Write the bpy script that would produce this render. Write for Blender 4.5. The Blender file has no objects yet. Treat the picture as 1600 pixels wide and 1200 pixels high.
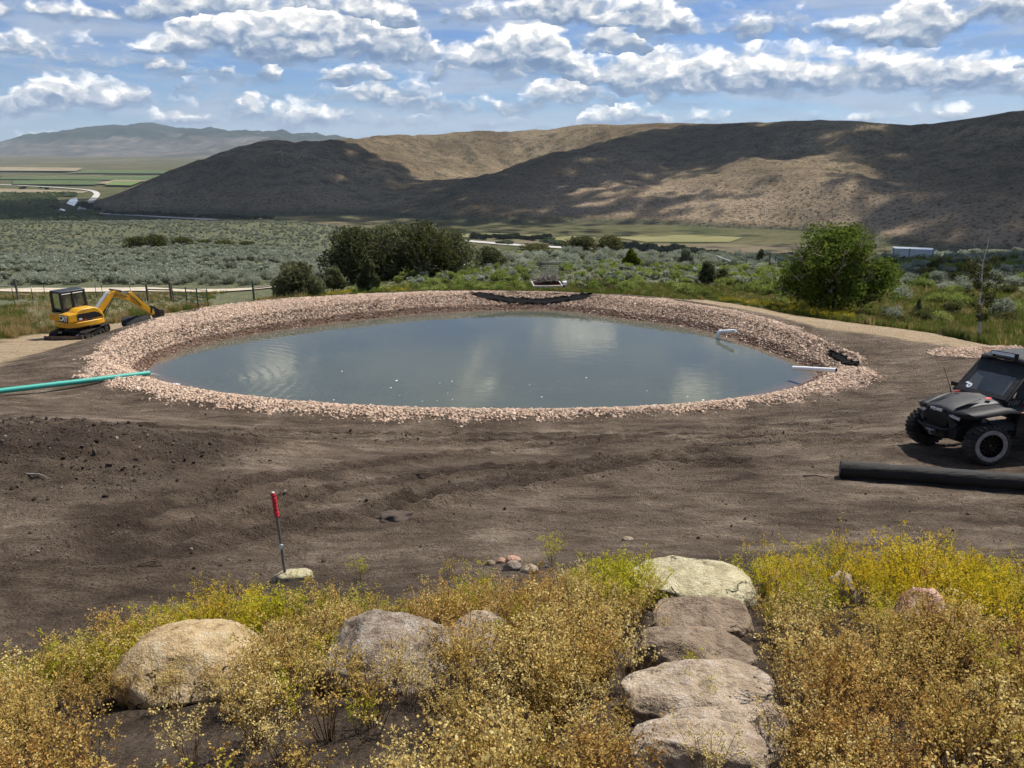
import bpy, bmesh, math, random
import numpy as np
from mathutils import Vector, Matrix, Euler

random.seed(7); np.random.seed(7)
SC = bpy.context.scene
COL = SC.collection
RAD = math.radians

# ------------------------------------------------------------------ camera
CAM_Z = 8.0; PITCH = RAD(17.1); FPX = 1209.0
cd = bpy.data.cameras.new('camera'); cam = bpy.data.objects.new('camera', cd); COL.objects.link(cam)
cd.sensor_width = 36.0; cd.lens = 36.0 * FPX / 1600.0
cd.clip_start = 0.05; cd.clip_end = 60000.0
cam.location = (0, 0, CAM_Z); cam.rotation_euler = (math.pi / 2 - PITCH, 0, 0)
SC.camera = cam
CP, SP = math.cos(PITCH), math.sin(PITCH)

def at_t(px, py, t):                      # point seen at (px,py), t metres deep
    u = (px - 800) / FPX; v = (py - 600) / FPX
    return Vector((u * t, (CP - v * SP) * t, CAM_Z - (SP + v * CP) * t))
def at_z(px, py, z):
    v = (py - 600) / FPX
    return at_t(px, py, (CAM_Z - z) / (SP + v * CP))
def at_y(px, py, Y):
    v = (py - 600) / FPX
    return at_t(px, py, Y / (CP - v * SP))

# ------------------------------------------------------------------ sun, exposure
SUN_AZ, SUN_EL = RAD(48), RAD(57)
SUN = Vector((math.cos(SUN_EL) * math.sin(SUN_AZ), math.cos(SUN_EL) * math.cos(SUN_AZ), math.sin(SUN_EL)))
ld = bpy.data.lights.new('sun', 'SUN'); lo = bpy.data.objects.new('sun', ld); COL.objects.link(lo)
ld.energy = 5.0; ld.angle = RAD(0.5); ld.color = (1.0, 0.955, 0.88)
lo.rotation_euler = SUN.to_track_quat('Z', 'Y').to_euler(); lo.location = (0, 0, 200)
vs = SC.view_settings
SC.display_settings.display_device = 'sRGB'
vs.view_transform = 'Standard'; vs.look = 'None'; vs.exposure = 0.48; vs.gamma = 1.0; vs.use_curve_mapping = False
SC.cycles.use_denoising = True
SC.cycles.use_adaptive_sampling = True; SC.cycles.adaptive_threshold = 0.03; SC.cycles.adaptive_min_samples = 10; SC.cycles.max_bounces = 5; SC.cycles.diffuse_bounces = 2; SC.cycles.glossy_bounces = 3
SC.cycles.transmission_bounces = 4; SC.cycles.transparent_max_bounces = 8; SC.cycles.volume_bounces = 0
SC.cycles.caustics_reflective = False; SC.cycles.caustics_refractive = False

# ------------------------------------------------------------------ node helper
class NT:
    def __init__(s, tree): s.t = tree; s.n = tree.nodes; s.l = tree.links
    def new(s, typ, **kw):
        n = s.n.new(typ)
        for k, v in kw.items(): setattr(n, k, v)
        return n
    def put(s, sock, v):
        if isinstance(v, bpy.types.NodeSocket): s.l.new(v, sock)
        elif isinstance(v, (tuple, list)) and len(v) == 3 and getattr(sock, 'type', '') == 'RGBA': sock.default_value = (*v, 1)
        else: sock.default_value = v
    def math(s, op, a, b=None, c=None, clamp=False):
        n = s.new('ShaderNodeMath', operation=op, use_clamp=clamp)
        s.put(n.inputs[0], a)
        if b is not None: s.put(n.inputs[1], b)
        if c is not None: s.put(n.inputs[2], c)
        return n.outputs[0]
    def vmath(s, op, a, b=None, sc=None):
        n = s.new('ShaderNodeVectorMath', operation=op)
        s.put(n.inputs[0], a)
        if b is not None: s.put(n.inputs[1], b)
        if sc is not None: s.put(n.inputs['Scale'], sc)
        return n.outputs['Value'] if op in ('LENGTH', 'DOT_PRODUCT', 'DISTANCE') else n.outputs[0]
    def mapr(s, v, a, b, c=0.0, d=1.0, interp='LINEAR'):
        n = s.new('ShaderNodeMapRange', interpolation_type=interp)
        s.put(n.inputs[0], v)
        for i, q in enumerate((a, b, c, d)): s.put(n.inputs[i + 1], q)
        return n.outputs[0]
    def mix(s, f, a, b, blend='MIX'):
        n = s.new('ShaderNodeMix', data_type='RGBA', blend_type=blend, clamp_factor=True)
        s.put(n.inputs[0], f); s.put(n.inputs[6], a); s.put(n.inputs[7], b)
        return n.outputs[2]
    def noise(s, vec, scale, detail=4, rough=0.55, dist=0.0, out=0, dims='3D'):
        n = s.new('ShaderNodeTexNoise', noise_dimensions=dims)
        if vec is not None: s.put(n.inputs['Vector'], vec)
        s.put(n.inputs['Scale'], scale); n.inputs['Detail'].default_value = detail
        n.inputs['Roughness'].default_value = rough; n.inputs['Distortion'].default_value = dist
        return n.outputs[out]
    def voro(s, vec, scale, feature='F1', detail=0.0, rough=0.5, rand=1.0, out=0):
        n = s.new('ShaderNodeTexVoronoi', feature=feature)
        if vec is not None: s.put(n.inputs['Vector'], vec)
        n.inputs['Scale'].default_value = scale
        if 'Detail' in n.inputs: n.inputs['Detail'].default_value = detail; n.inputs['Roughness'].default_value = rough
        n.inputs['Randomness'].default_value = rand
        return n.outputs[out]
    def ramp(s, f, stops, interp='LINEAR'):
        n = s.new('ShaderNodeValToRGB'); r = n.color_ramp; r.interpolation = interp
        while len(r.elements) < len(stops): r.elements.new(0.5)
        for e, (p, c) in zip(r.elements, stops): e.position = p; e.color = (*c, 1)
        s.put(n.inputs[0], f); return n.outputs[0]
    def bump(s, h, strength=0.5, dist=0.1, normal=None):
        n = s.new('ShaderNodeBump'); s.put(n.inputs['Height'], h)
        n.inputs['Strength'].default_value = strength; n.inputs['Distance'].default_value = dist
        if normal is not None: s.put(n.inputs['Normal'], normal)
        return n.outputs[0]
    def xyz(s, v):
        n = s.new('ShaderNodeSeparateXYZ'); s.put(n.inputs[0], v); return n.outputs
    def comb(s, x, y, z):
        n = s.new('ShaderNodeCombineXYZ')
        for i, q in enumerate((x, y, z)): s.put(n.inputs[i], q)
        return n.outputs[0]
    def attr(s, name, out='Color'):
        n = s.new('ShaderNodeAttribute', attribute_name=name); return n.outputs[out]

MATS = {}
def material(name):
    m = bpy.data.materials.new(name); m.use_nodes = True
    t = NT(m.node_tree); b = m.node_tree.nodes['Principled BSDF']
    MATS[name] = m
    return m, t, b
def setp(t, b, **kw):
    names = {'color': 'Base Color', 'rough': 'Roughness', 'metal': 'Metallic', 'normal': 'Normal', 'ior': 'IOR',
             'spec': 'Specular IOR Level', 'trans': 'Transmission Weight', 'coat': 'Coat Weight', 'alpha': 'Alpha',
             'emit': 'Emission Color', 'estr': 'Emission Strength', 'sss': 'Subsurface Weight'}
    for k, v in kw.items(): t.put(b.inputs[names[k]], v)

# ------------------------------------------------------------------ world: sky with cumulus
W = bpy.data.worlds.new('World'); SC.world = W; W.use_nodes = True
def build_world():
    t = NT(W.node_tree); t.n.clear()
    out = t.new('ShaderNodeOutputWorld'); bg = t.new('ShaderNodeBackground')
    sky = t.new('ShaderNodeTexSky', sky_type='NISHITA', sun_disc=False)
    sky.sun_elevation = SUN_EL; sky.sun_rotation = SUN_AZ; sky.altitude = 1800; sky.air_density = 1.0; sky.dust_density = 0.6; sky.ozone_density = 2.2
    d = t.new('ShaderNodeTexCoord').outputs['Generated']
    x, y, z = t.xyz(d)
    deg = 180 / math.pi
    az = t.math('MULTIPLY', t.math('ARCTAN2', x, y), deg)
    el = t.math('MULTIPLY', t.math('ARCSINE', z), deg)
    def noise2(vec, scale, detail, rough, dist=0.0, out=0):
        return t.noise(vec, scale, detail, rough, dist, out, '2D')
    pw = t.comb(t.math('MULTIPLY', az, 0.30), t.math('MULTIPLY', el, 0.62), 0.0)
    wx, wy, _ = t.xyz(t.vmath('SUBTRACT', noise2(pw, 1.7, 3, 0.6, 0, 1), (0.5, 0.5, 0.5)))
    azw = t.math('ADD', az, t.math('MULTIPLY', wx, 2.2))
    elw = t.math('ADD', el, t.math('MULTIPLY', wy, 0.9))
    def dirdeg(px, py):
        v = at_t(px, py, 1.0) - Vector((0, 0, CAM_Z)); v.normalize()
        return math.degrees(math.atan2(v.x, v.y)), math.degrees(math.asin(v.z))
    # rows of cumulus, each bank: pixel of the middle of its base, half width, height
    rows = [
        [(285, 196, 55, 28), (395, 196, 42, 40), (480, 192, 80, 40), (455, 214, 44, 18), (960, 200, 60, 40), (1050, 192, 80, 18), (1430, 192, 80, 24), (620, 196, 60, 18), (20, 228, 90, 16), (790, 198, 60, 14), (1250, 190, 70, 12)],
        [(108, 182, 64, 52), (213, 166, 32, 34), (8, 178, 40, 26), (620, 164, 90, 40), (530, 158, 40, 30), (700, 178, 60, 22), (800, 178, 66, 24), (890, 168, 80, 48), (310, 140, 34, 22)],
        [(1110, 152, 230, 66), (1340, 148, 190, 60), (1490, 146, 50, 34), (425, 128, 26, 30), (345, 120, 32, 26), (190, 110, 90, 30), (60, 96, 130, 34), (720, 118, 40, 42), (820, 112, 90, 78), (560, 132, 70, 30)],
        [(470, 100, 170, 82), (600, 92, 80, 62), (265, 86, 50, 22), (960, 84, 50, 44), (1500, 112, 38, 20), (1545, 112, 18, 22), (1585, 112, 24, 18)],
        [(1437, 74, 40, 74), (1362, 78, 36, 44), (880, 42, 80, 60), (1010, 62, 66, 60), (1180, 56, 120, 30), (330, 34, 100, 50), (580, 52, 60, 56), (480, 20, 60, 40), (1575, 36, 56, 50), (120, 28, 130, 24), (740, 34, 60, 24)]]
    A0, A1 = -48.0, 48.0; NP = 96
    grid = np.linspace(A0, A1, NP)
    un = t.math('MULTIPLY', t.math('PINGPONG', t.math('ADD', azw, 48.0 + 960.0), 96.0), 1 / 96.0)
    def curve(vals, lo, hi):
        n = t.new('ShaderNodeFloatCurve'); c = n.mapping.curves[0]; n.mapping.use_clip = False
        for i, (g, v) in enumerate(zip(grid, vals)):
            xx, yy = (g - A0) / (A1 - A0), (v - lo) / (hi - lo)
            if i < 2: c.points[i].location = (xx, yy)
            else: c.points.new(xx, yy)
        for p in c.points: p.handle_type = 'AUTO_CLAMPED'
        n.mapping.update(); n.inputs['Factor'].default_value = 1.0
        t.put(n.inputs['Value'], un)
        return t.math('MULTIPLY_ADD', n.outputs[0], hi - lo, lo)
    dens = hgt = None
    rng = random.Random(4)
    for ri, banks in enumerate(rows):
        T = np.full(NP, -1.6); B = np.full(NP, 0.0); Wt = np.full(NP, 1e-6)
        bs = [(*dirdeg(px, py), w / 19.0, h / 19.5) for px, py, w, h in banks]
        mb = np.mean([b[1] for b in bs])
        for a in list(np.arange(-47, -36, 5.5)) + list(np.arange(37, 48, 5.5)): bs.append((a + rng.uniform(-2, 2), mb, rng.uniform(2, 5), rng.uniform(1, 3)))
        for a, b, w, h in bs:
            q = 1 - ((grid - a) / w) ** 2
            T = np.maximum(T, np.where(q > 0, 1.12 * h * np.maximum(q, 0) ** .42, -1.6))
            ww = np.exp(-((grid - a) / (w * .8)) ** 2) + 1e-6; B += ww * b; Wt += ww
        B = (B + 1e-6 * mb) / Wt
        Tn = curve(T, -2.0, 5.0); Bn = curve(B, -2.0, 12.0)
        dy = t.math('SUBTRACT', elw, Bn)
        di = t.math('MINIMUM', t.math('SUBTRACT', Tn, dy), t.math('MULTIPLY_ADD', dy, 1.5, 0.6))
        hi_ = t.math('DIVIDE', dy, t.math('MAXIMUM', Tn, 0.9))
        if dens is None: dens, hgt = di, hi_
        else:
            f = t.math('GREATER_THAN', di, dens)
            hgt = t.math('MULTIPLY_ADD', f, t.math('SUBTRACT', hi_, hgt), hgt)
            dens = t.math('MAXIMUM', dens, di)
    # the same broken cumulus goes on overhead and behind
    ov = t.math('SUBTRACT', t.math('MULTIPLY', noise2(t.comb(t.math('MULTIPLY', az, .085), t.math('MULTIPLY', el, .15), 0.0), 1.0, 3, .5), 9.0), 4.7)
    ov = t.math('SUBTRACT', ov, .55)
    for (ba, be, bw, bh) in [(-17.5, 15.2, 3.6, 2.0), (5.2, 13.2, 4.2, 2.4), (13.8, 17.6, 3.2, 2.2), (-33, 17, 6, 2.5), (30, 14, 5, 2.4)]:   # banks the pond mirrors
        ex_ = t.math('MULTIPLY', t.math('SUBTRACT', azw, ba), 1 / bw); ey_ = t.math('MULTIPLY', t.math('SUBTRACT', elw, be), 1 / bh)
        ov = t.math('MAXIMUM', ov, t.math('MULTIPLY', t.math('SUBTRACT', 1.0, t.math('SQRT', t.math('MULTIPLY_ADD', ex_, ex_, t.math('MULTIPLY', ey_, ey_)))), 2.6))
    ovm = t.mapr(el, 9.6, 11.2)
    dens = t.math('MAXIMUM', dens, t.math('MULTIPLY_ADD', t.math('SUBTRACT', 1.0, ovm), -9.0, ov))
    hgt = t.math('MULTIPLY_ADD', ovm, t.math('SUBTRACT', t.math('MULTIPLY_ADD', ov, .3, .1), hgt), hgt)
    # cauliflower billows, and the same a little towards the light for relief
    def billow(off):
        pb = t.vmath('ADD', t.comb(t.math('MULTIPLY_ADD', az, 0.36, t.math('MULTIPLY', wx, 0.5)), t.math('MULTIPLY_ADD', el, 0.56, t.math('MULTIPLY', wy, 0.55)), 0.0), off)
        n = t.new('ShaderNodeTexVoronoi', feature='F1', voronoi_dimensions='2D'); t.put(n.inputs['Vector'], pb)
        n.inputs['Scale'].default_value = 1.0; n.inputs['Detail'].default_value = 2.0; n.inputs['Roughness'].default_value = 0.55
        return n.outputs[0], pb
    bil, pb = billow((0, 0, 0)); bil2, _ = billow((0.06, 0.24, 0))
    fine = noise2(pb, 2.2, 5, 0.56)
    fm = t.math('SUBTRACT', fine, 0.5)
    D = t.math('ADD', dens, t.math('MULTIPLY_ADD', t.math('SUBTRACT', 0.5, bil), 1.35, t.math('MULTIPLY', fm, 1.35)))
    mask = t.mapr(D, -0.16, 0.95, 0, 1, 'SMOOTHSTEP')
    relief = t.math('MULTIPLY', t.math('SUBTRACT', bil2, bil), 0.5)
    L = t.math('ADD', t.math('ADD', t.mapr(t.math('MULTIPLY_ADD', fm, 0.8, hgt), 0.02, 0.66, 0.04, 0.92), relief), t.math('MULTIPLY', fm, 0.30), clamp=True)
    ccol = t.ramp(L, [(0.0, (1.9, 3.0, 5.0)), (0.28, (3.2, 4.3, 6.1)), (0.55, (6.6, 7.3, 8.3)), (0.84, (11.6, 11.5, 11.3)), (1.0, (16.5, 16.2, 15.8))])
    pv = t.comb(t.math('MULTIPLY', az, 0.05), t.math('MULTIPLY', el, 0.34), 0.0)
    veil = t.mapr(noise2(pv, 1.6, 5, 0.6, 0.7), 0.36, 0.68, 0, 0.75, 'SMOOTHSTEP')
    streak = t.mapr(noise2(t.vmath('ADD', pv, (9, 4, 2)), 3.4, 4, 0.62, 0.4), 0.47, 0.75, 0, 0.6, 'SMOOTHSTEP')
    base = t.mix(1.0, sky.outputs[0], (0.62, 0.82, 1.14), 'MULTIPLY')
    c1 = t.mix(veil, base, (5.6, 6.5, 7.9))
    c1 = t.mix(t.math('MULTIPLY', streak, 0.8), c1, (3.3, 4.3, 6.1))
    c2 = t.mix(mask, c1, ccol)
    c3 = t.mix(t.mapr(el, -2.0, 0.0, 1, 0), c2, (2.4, 2.3, 2.1))
    t.put(bg.inputs[0], c3); bg.inputs[1].default_value = 0.062
    t.l.new(bg.outputs[0], out.inputs[0])
build_world()
W.cycles.sampling_method = 'MANUAL'; W.cycles.sample_map_resolution = 512

# ------------------------------------------------------------------ numpy noise
_perm = np.random.RandomState(3).permutation(256); _perm = np.concatenate([_perm, _perm, _perm])
_grad = np.array([(math.cos(a), math.sin(a)) for a in np.linspace(0, 2 * math.pi, 16, endpoint=False)])
def perlin(x, y):
    xi = np.floor(x).astype(int); yi = np.floor(y).astype(int); xf = x - xi; yf = y - yi
    u = xf * xf * xf * (xf * (xf * 6 - 15) + 10); v = yf * yf * yf * (yf * (yf * 6 - 15) + 10)
    def g(ix, iy, fx, fy):
        h = _perm[_perm[ix & 255] + (iy & 255)] & 15
        return _grad[h, 0] * fx + _grad[h, 1] * fy
    a = g(xi, yi, xf, yf); b = g(xi + 1, yi, xf - 1, yf); c = g(xi, yi + 1, xf, yf - 1); d = g(xi + 1, yi + 1, xf - 1, yf - 1)
    return (a + u * (b - a)) * (1 - v) + (c + u * (d - c)) * v
def fbm(x, y, oct=4, gain=0.5, seed=0.0):
    s = 0; a = 1.0; f = 1.0
    for i in range(oct):
        s = s + a * perlin(x * f + seed + i * 17.3, y * f + seed * 1.7 + i * 9.1); a *= gain; f *= 2.03
    return s
def ridged(x, y, oct=4, gain=0.5, seed=0.0):
    s = 0; a = 1.0; f = 1.0
    for i in range(oct):
        s = s + a * (1 - 2 * np.abs(perlin(x * f + seed + i * 13.7, y * f + seed + i * 7.7))); a *= gain; f *= 2.1
    return s
def sstep(e0, e1, x):
    t = np.clip((x - e0) / (e1 - e0), 0, 1); return t * t * (3 - 2 * t)

class TPS:                                # thin plate spline through control heights
    def __init__(s, pts, scale=1.0, reg=0.0):
        p = np.array(pts, float); s.c = p[:, :2] / scale; s.sc = scale; n = len(p)
        K = s.k(np.linalg.norm(s.c[:, None] - s.c[None], axis=2)) + reg * np.eye(n)
        Pm = np.hstack([np.ones((n, 1)), s.c]); A = np.zeros((n + 3, n + 3))
        A[:n, :n] = K; A[:n, n:] = Pm; A[n:, :n] = Pm.T
        s.w = np.linalg.solve(A, np.concatenate([p[:, 2], np.zeros(3)]))
    @staticmethod
    def k(r): return np.where(r > 0, r * r * np.log(np.maximum(r, 1e-9)), 0.0)
    def __call__(s, x, y):
        x = np.asarray(x, float) / s.sc; y = np.asarray(y, float) / s.sc
        out = s.w[-3] + s.w[-2] * x + s.w[-1] * y
        for (cx, cy), w in zip(s.c, s.w): out = out + w * s.k(np.hypot(x - cx, y - cy))
        return out

# ------------------------------------------------------------------ object helpers
def link(o, parent=None):
    COL.objects.link(o)
    if parent is not None: o.parent = parent
    return o
def tag(o, label=None, cat=None, group=None, kind=None):
    if label: o['label'] = label
    if cat: o['category'] = cat
    if group: o['group'] = group
    if kind: o['kind'] = kind
    return o
def empty(name, loc, rz=0.0, label=None, cat=None, group=None):
    o = bpy.data.objects.new(name, None); o.empty_display_size = 0.2
    COL.objects.link(o); o.location = loc; o.rotation_euler = (0, 0, rz)
    return tag(o, label, cat, group)
def mesh_np(name, verts, faces, mats, smooth=True):
    me = bpy.data.meshes.new(name)
    verts = np.asarray(verts, np.float32); faces = np.asarray(faces, np.int32)
    me.vertices.add(len(verts)); me.vertices.foreach_set('co', verts.ravel())
    k = faces.shape[1]
    me.loops.add(faces.size); me.loops.foreach_set('vertex_index', faces.ravel())
    me.polygons.add(len(faces))
    me.polygons.foreach_set('loop_start', np.arange(0, faces.size, k, dtype=np.int32))
    me.polygons.foreach_set('loop_total', np.full(len(faces), k, np.int32))
    me.polygons.foreach_set('use_smooth', np.full(len(faces), smooth))
    for m in (mats if isinstance(mats, (list, tuple)) else [mats]): me.materials.append(MATS[m] if isinstance(m, str) else m)
    me.update(calc_edges=True); me.validate()
    return me
def vcol(me, name, arr):
    a = me.attributes.new(name, 'FLOAT_COLOR', 'POINT')
    c = np.ones((len(me.vertices), 4), np.float32); c[:, :arr.shape[1]] = arr
    a.data.foreach_set('color', c.ravel())
def grid_mesh(name, X, Y, Z, mat, keep=None):
    ny, nx = X.shape
    i = np.arange(nx * ny).reshape(ny, nx)
    f = np.stack([i[:-1, :-1], i[:-1, 1:], i[1:, 1:], i[1:, :-1]], -1).reshape(-1, 4)
    if keep is not None: f = f[keep.ravel()]
    return mesh_np(name, np.stack([X.ravel(), Y.ravel(), Z.ravel()], -1), f, mat)
# ------------------------------------------------------------------ pond outline (polar, about its centre)
PC = np.array([-1.0, 30.8])
def polar(pts, z):
    a = []
    for (px, py) in pts:
        p = at_z(px, py, z); a.append((math.atan2(p.y - PC[1], p.x - PC[0]), math.hypot(p.x - PC[0], p.y - PC[1])))
    return a
CREST = 0.6; RUN = 1.25
_w = polar([(226, 585), (232, 572), (262, 555), (305, 541), (360, 528), (400, 521), (500, 507), (600, 496), (700, 488), (780, 484), (850, 484),
            (900, 487), (950, 494), (1000, 501), (1060, 508), (1110, 518), (1160, 534), (1200, 548), (1240, 563), (1268, 576), (1282, 584)], 0.0)
_c = polar([(1262, 602), (1220, 612), (1160, 622), (1100, 629), (1000, 636), (900, 639), (800, 640), (700, 639), (600, 636), (500, 630), (400, 621), (330, 612), (270, 601), (238, 593)], 0.5)
_wn = _w + [(a, r - RUN * 0.8) for a, r in _c]
_g = polar([(128, 580), (132, 562), (150, 545), (200, 515), (260, 495), (340, 478), (430, 468), (500, 464), (600, 459), (700, 456), (800, 457), (900, 461),
            (960, 463), (1050, 470), (1100, 478), (1170, 490), (1240, 512), (1300, 540), (1326, 560), (1366, 582), (1372, 592), (1352, 605), (1300, 617), (1240, 627), (1150, 638),
            (1050, 646), (900, 653), (800, 656), (700, 655), (550, 650), (400, 641), (300, 631), (220, 618), (160, 602), (138, 591)], CREST)
def periodic(lst, n=360):
    lst = sorted(lst); a = np.array([q[0] for q in lst]); r = np.array([q[1] for q in lst])
    a = np.concatenate([a - 2 * np.pi, a, a + 2 * np.pi]); r = np.concatenate([r, r, r])
    th = np.linspace(-np.pi, np.pi, n, endpoint=False); v = np.interp(th, a, r)
    k = np.array([1, 2, 3, 2, 1.]); k /= k.sum()
    v = np.convolve(np.concatenate([v[-2:], v, v[:2]]), k, 'valid')
    return np.append(th, np.pi), np.append(v, v[0])
TH, RWv = periodic(_wn); _, RGv = periodic(_g)
RGv = np.maximum(RGv, RWv + RUN + 0.25)
def pond_rt(x, y):
    dx = x - PC[0]; dy = y - PC[1]; th = np.arctan2(dy, dx)
    return np.hypot(dx, dy), np.interp(th, TH, RWv), np.interp(th, TH, RGv), th

# ------------------------------------------------------------------ base terrain through control heights
_an = [(-10, 4, 3.1), (0, 0, 3.1), (10, 0, 3.1), (-25, 0, 3.4), (25, 0, 3.4), (0, -30, 4.5), (-60, -20, 6), (60, -20, 6), (-10, 7, 3.1), (0, 9, 3.05), (8, 9, 3.0), (14, 9, 3.0), (-16, 9, 2.9),
       (8.5, 12.8, 2.56), (8.1, 14.1, 2.42), (9.8, 13.4, 2.52), (10.8, 14.6, 2.44), (11.2, 12.8, 2.6), (0, 13, 2.35), (-8, 13, 2.45), (-14, 13, 2.3), (20, 13, 2.6), (0, 17, 1.45), (8, 17, 1.6), (-8, 17, 1.5), (14, 17, 1.75),
       (0, 20.8, .62), (-6, 21.6, .6), (6, 21.6, .66), (14, 23, .95), (19, 20, 1.6), (-15, 20, 1.05), (-17, 26, .45), (-22, 22, .8), (13, 29, .62), (-1, 30, .2), (-8, 38, .1), (8, 38, .2),
       (0, 43, .0), (-8, 43, -.2), (8, 42, .1), (-30, 30, .2), (35, 25, 1.2)]
for px, py, t_ in [(120, 527, 38), (0, 545, 33), (20, 500, 45), (28, 470, 62), (325, 479, 60), (250, 474, 62), (200, 458, 80), (200, 450, 90), (200, 430, 120), (200, 400, 170),
                   (200, 372, 240), (200, 348, 330), (0, 350, 330), (0, 400, 170), (0, 430, 120), (0, 452, 88), (400, 452, 86), (400, 425, 120), (400, 385, 200), (400, 351, 320), (500, 354, 300), (560, 362, 280),
                   (855, 454, 52), (700, 456, 50), (600, 463, 46), (480, 468, 50), (680, 430, 70), (560, 440, 70), (850, 413, 90), (850, 398, 120), (1000, 412, 90), (1000, 400, 120), (680, 410, 100),
                   (1300, 492, 42), (1530, 536, 34), (1590, 548, 31), (1450, 444, 65), (1420, 417, 125), (1560, 405, 120), (1250, 434, 70), (1250, 405, 125), (1450, 520, 33.5), (1540, 545, 29), (1170, 487, 39), (1590, 470, 50)]:
    p = at_t(px, py, t_); _an.append(tuple(p))
for X, Y, z in [(-120, 0, 9), (120, 0, 9), (-120, 60, -3), (120, 60, -1), (-160, 120, -11), (170, 120, -7), (-260, 330, -24), (-300, 120, -12), (-380, 330, -25), (-420, 0, 5), (420, 0, 8), (420, 150, -12), (30, 200, -22), (90, 210, -22), (200, 220, -22),
                (30, 300, -45), (120, 320, -48), (300, 330, -48), (-30, 330, -42), (-80, 420, -48), (-250, 430, -46), (-400, 430, -46), (60, 450, -78), (300, 470, -80), (-150, 560, -84), (-400, 560, -84), (60, 600, -95), (400, 600, -95), (-100, 680, -98), (-430, 680, -98), (430, 420, -60)]:
    _an.append((X, Y, z))
base_tps = TPS(_an, 50.0, 1e-4)
TOE_X = [-14, -8, -5, -2.7, 0, 3, 6, 14]; TOE_Y = [1.6, 3.6, 6.0, 7.7, 8.6, 8.9, 8.9, 8.6]
LT = [tuple(at_t(*q)) for q in [(-160, 585, 27), (-60, 560, 30), (20, 541, 33.5), (120, 523, 38.5), (230, 500, 43), (330, 483, 50), (372, 472, 57), (385, 464, 68), (400, 456, 82)]]
RT = [tuple(at_t(*q)) for q in [(1120, 482, 40.5), (1180, 491, 38.6), (1300, 511, 35), (1450, 531, 32), (1600, 556, 29.2), (1800, 588, 26.5)]]
def pl_dist(x, y, pl):
    d = np.full(np.shape(x), 1e9)
    for a, b in zip(pl[:-1], pl[1:]):
        ax, ay, bx, by = a[0], a[1], b[0], b[1]; L = (bx - ax) ** 2 + (by - ay) ** 2
        s = np.clip(((x - ax) * (bx - ax) + (y - ay) * (by - ay)) / L, 0, 1)
        d = np.minimum(d, np.hypot(x - ax - s * (bx - ax), y - ay - s * (by - ay)))
    return d
RUTS = [[tuple(at_z(px, py, z)) for px, py, z in r] for r in [
    [(60, 880, 3), (230, 820, 2.8), (420, 770, 2.5), (640, 725, 2.1), (860, 700, 1.8), (1100, 690, 1.7), (1320, 690, 1.8)],
    [(150, 905, 3), (330, 840, 2.8), (520, 790, 2.5), (740, 750, 2.2), (960, 735, 2.1), (1150, 740, 2.2)],
    [(-20, 690, 2.1), (150, 672, 1.9), (340, 682, 1.8), (560, 690, 1.7), (800, 688, 1.7), (1050, 676, 1.6), (1300, 672, 1.7)],
    [(160, 652, 1.6), (330, 664, 1.5), (560, 676, 1.5), (820, 674, 1.4), (1080, 664, 1.4), (1330, 648, 1.5)],
    [(60, 960, 3), (250, 900, 2.9), (480, 845, 2.7), (700, 800, 2.5), (900, 760, 2.3), (1100, 722, 2.0)],
    [(620, 815, 2.6), (760, 778, 2.4), (900, 745, 2.2), (1080, 712, 1.9), (1260, 700, 1.9), (1420, 705, 2.0)]]]
def ground_z(x, y, fine=True):
    x = np.asarray(x, float); y = np.asarray(y, float)
    z = base_tps(x, y)
    toe = np.interp(x, TOE_X, TOE_Y)
    near = sstep(14, 10, y)
    flat = np.minimum(z, 3.12) * near + z * (1 - near); z = np.where((np.abs(x) < 30) & (y > -10), flat, z)
    s = (toe - y); bank = 0.365 * (np.log1p(np.exp(np.clip(s * 3.0, -30, 30))) / 3.0)
    bank = np.minimum(bank, 5.0)
    side = sstep(60, 22, np.abs(x)) * sstep(-60, -14, y)
    z = z + bank * side
    r, rw, rg, th = pond_rt(x, y)
    d = r - rw
    pond = np.where(d < 0, np.maximum(d * 0.42, -1.8), np.where(d < RUN, d / RUN * CREST, CREST + 0.06 * np.sin(np.clip((d - RUN) / np.maximum(rg - rw - RUN, .2), 0, 1) * np.pi)))
    w = 1 - sstep(0.0, 3.6, r - rg)
    z = pond * w + z * (1 - w)
    if fine:
        soil = sstep(0.3, 2.0, r - rg)
        m = 0.78 * np.exp(-(((x + 8.9) / 3.0) ** 2 + ((y - 13.3) / 2.2) ** 2)) + 0.16 * np.exp(-(((x + 5.0) / 1.8) ** 2 + ((y - 14.6) / 1.2) ** 2))
        rough = sstep(0.02, 0.30, m)
        z = z + m
        z = z + soil * (fbm(x * .55, y * .8, 3, .5, 2) * 0.03 + fbm(x * 2.6, y * 3.3, 4, .6, 5) * 0.022)
        z = z + rough * (fbm(x * 1.7, y * 1.9, 5, .6, 9) * 0.12 + ridged(x * 3.1, y * 3.6, 3, .6, 19) * .022)
        padm = soil * sstep(26, 20, y) * sstep(8.0, 9.8, y)
        if np.any(padm > 0):
            nz = fbm(x * .7, y * .9, 3, .5, 31) * .35
            for i, pl in enumerate(RUTS):
                dd = pl_dist(x, y, pl) + nz * .35
                amp = 0.075 + .05 * perlin(x * .6 + i * 7, y * .6)
                z = z + padm * np.exp(-((dd - .1) / .55) ** 2) * ridged(x * 2.4 + i * 3, y * 4.2, 3, .6, i) * .02
                z = z - padm * amp * np.exp(-(dd / 0.10) ** 2) + padm * amp * .85 * np.exp(-((dd - .27) / 0.10) ** 2) * (1 + 1.6 * perlin(x * 4, y * 4))
        bk = sstep(.3, 1.5, s)
        z = z + bk * (fbm(x * 1.3, y * 1.3, 4, .55, 21) * .06)
    return z

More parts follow.
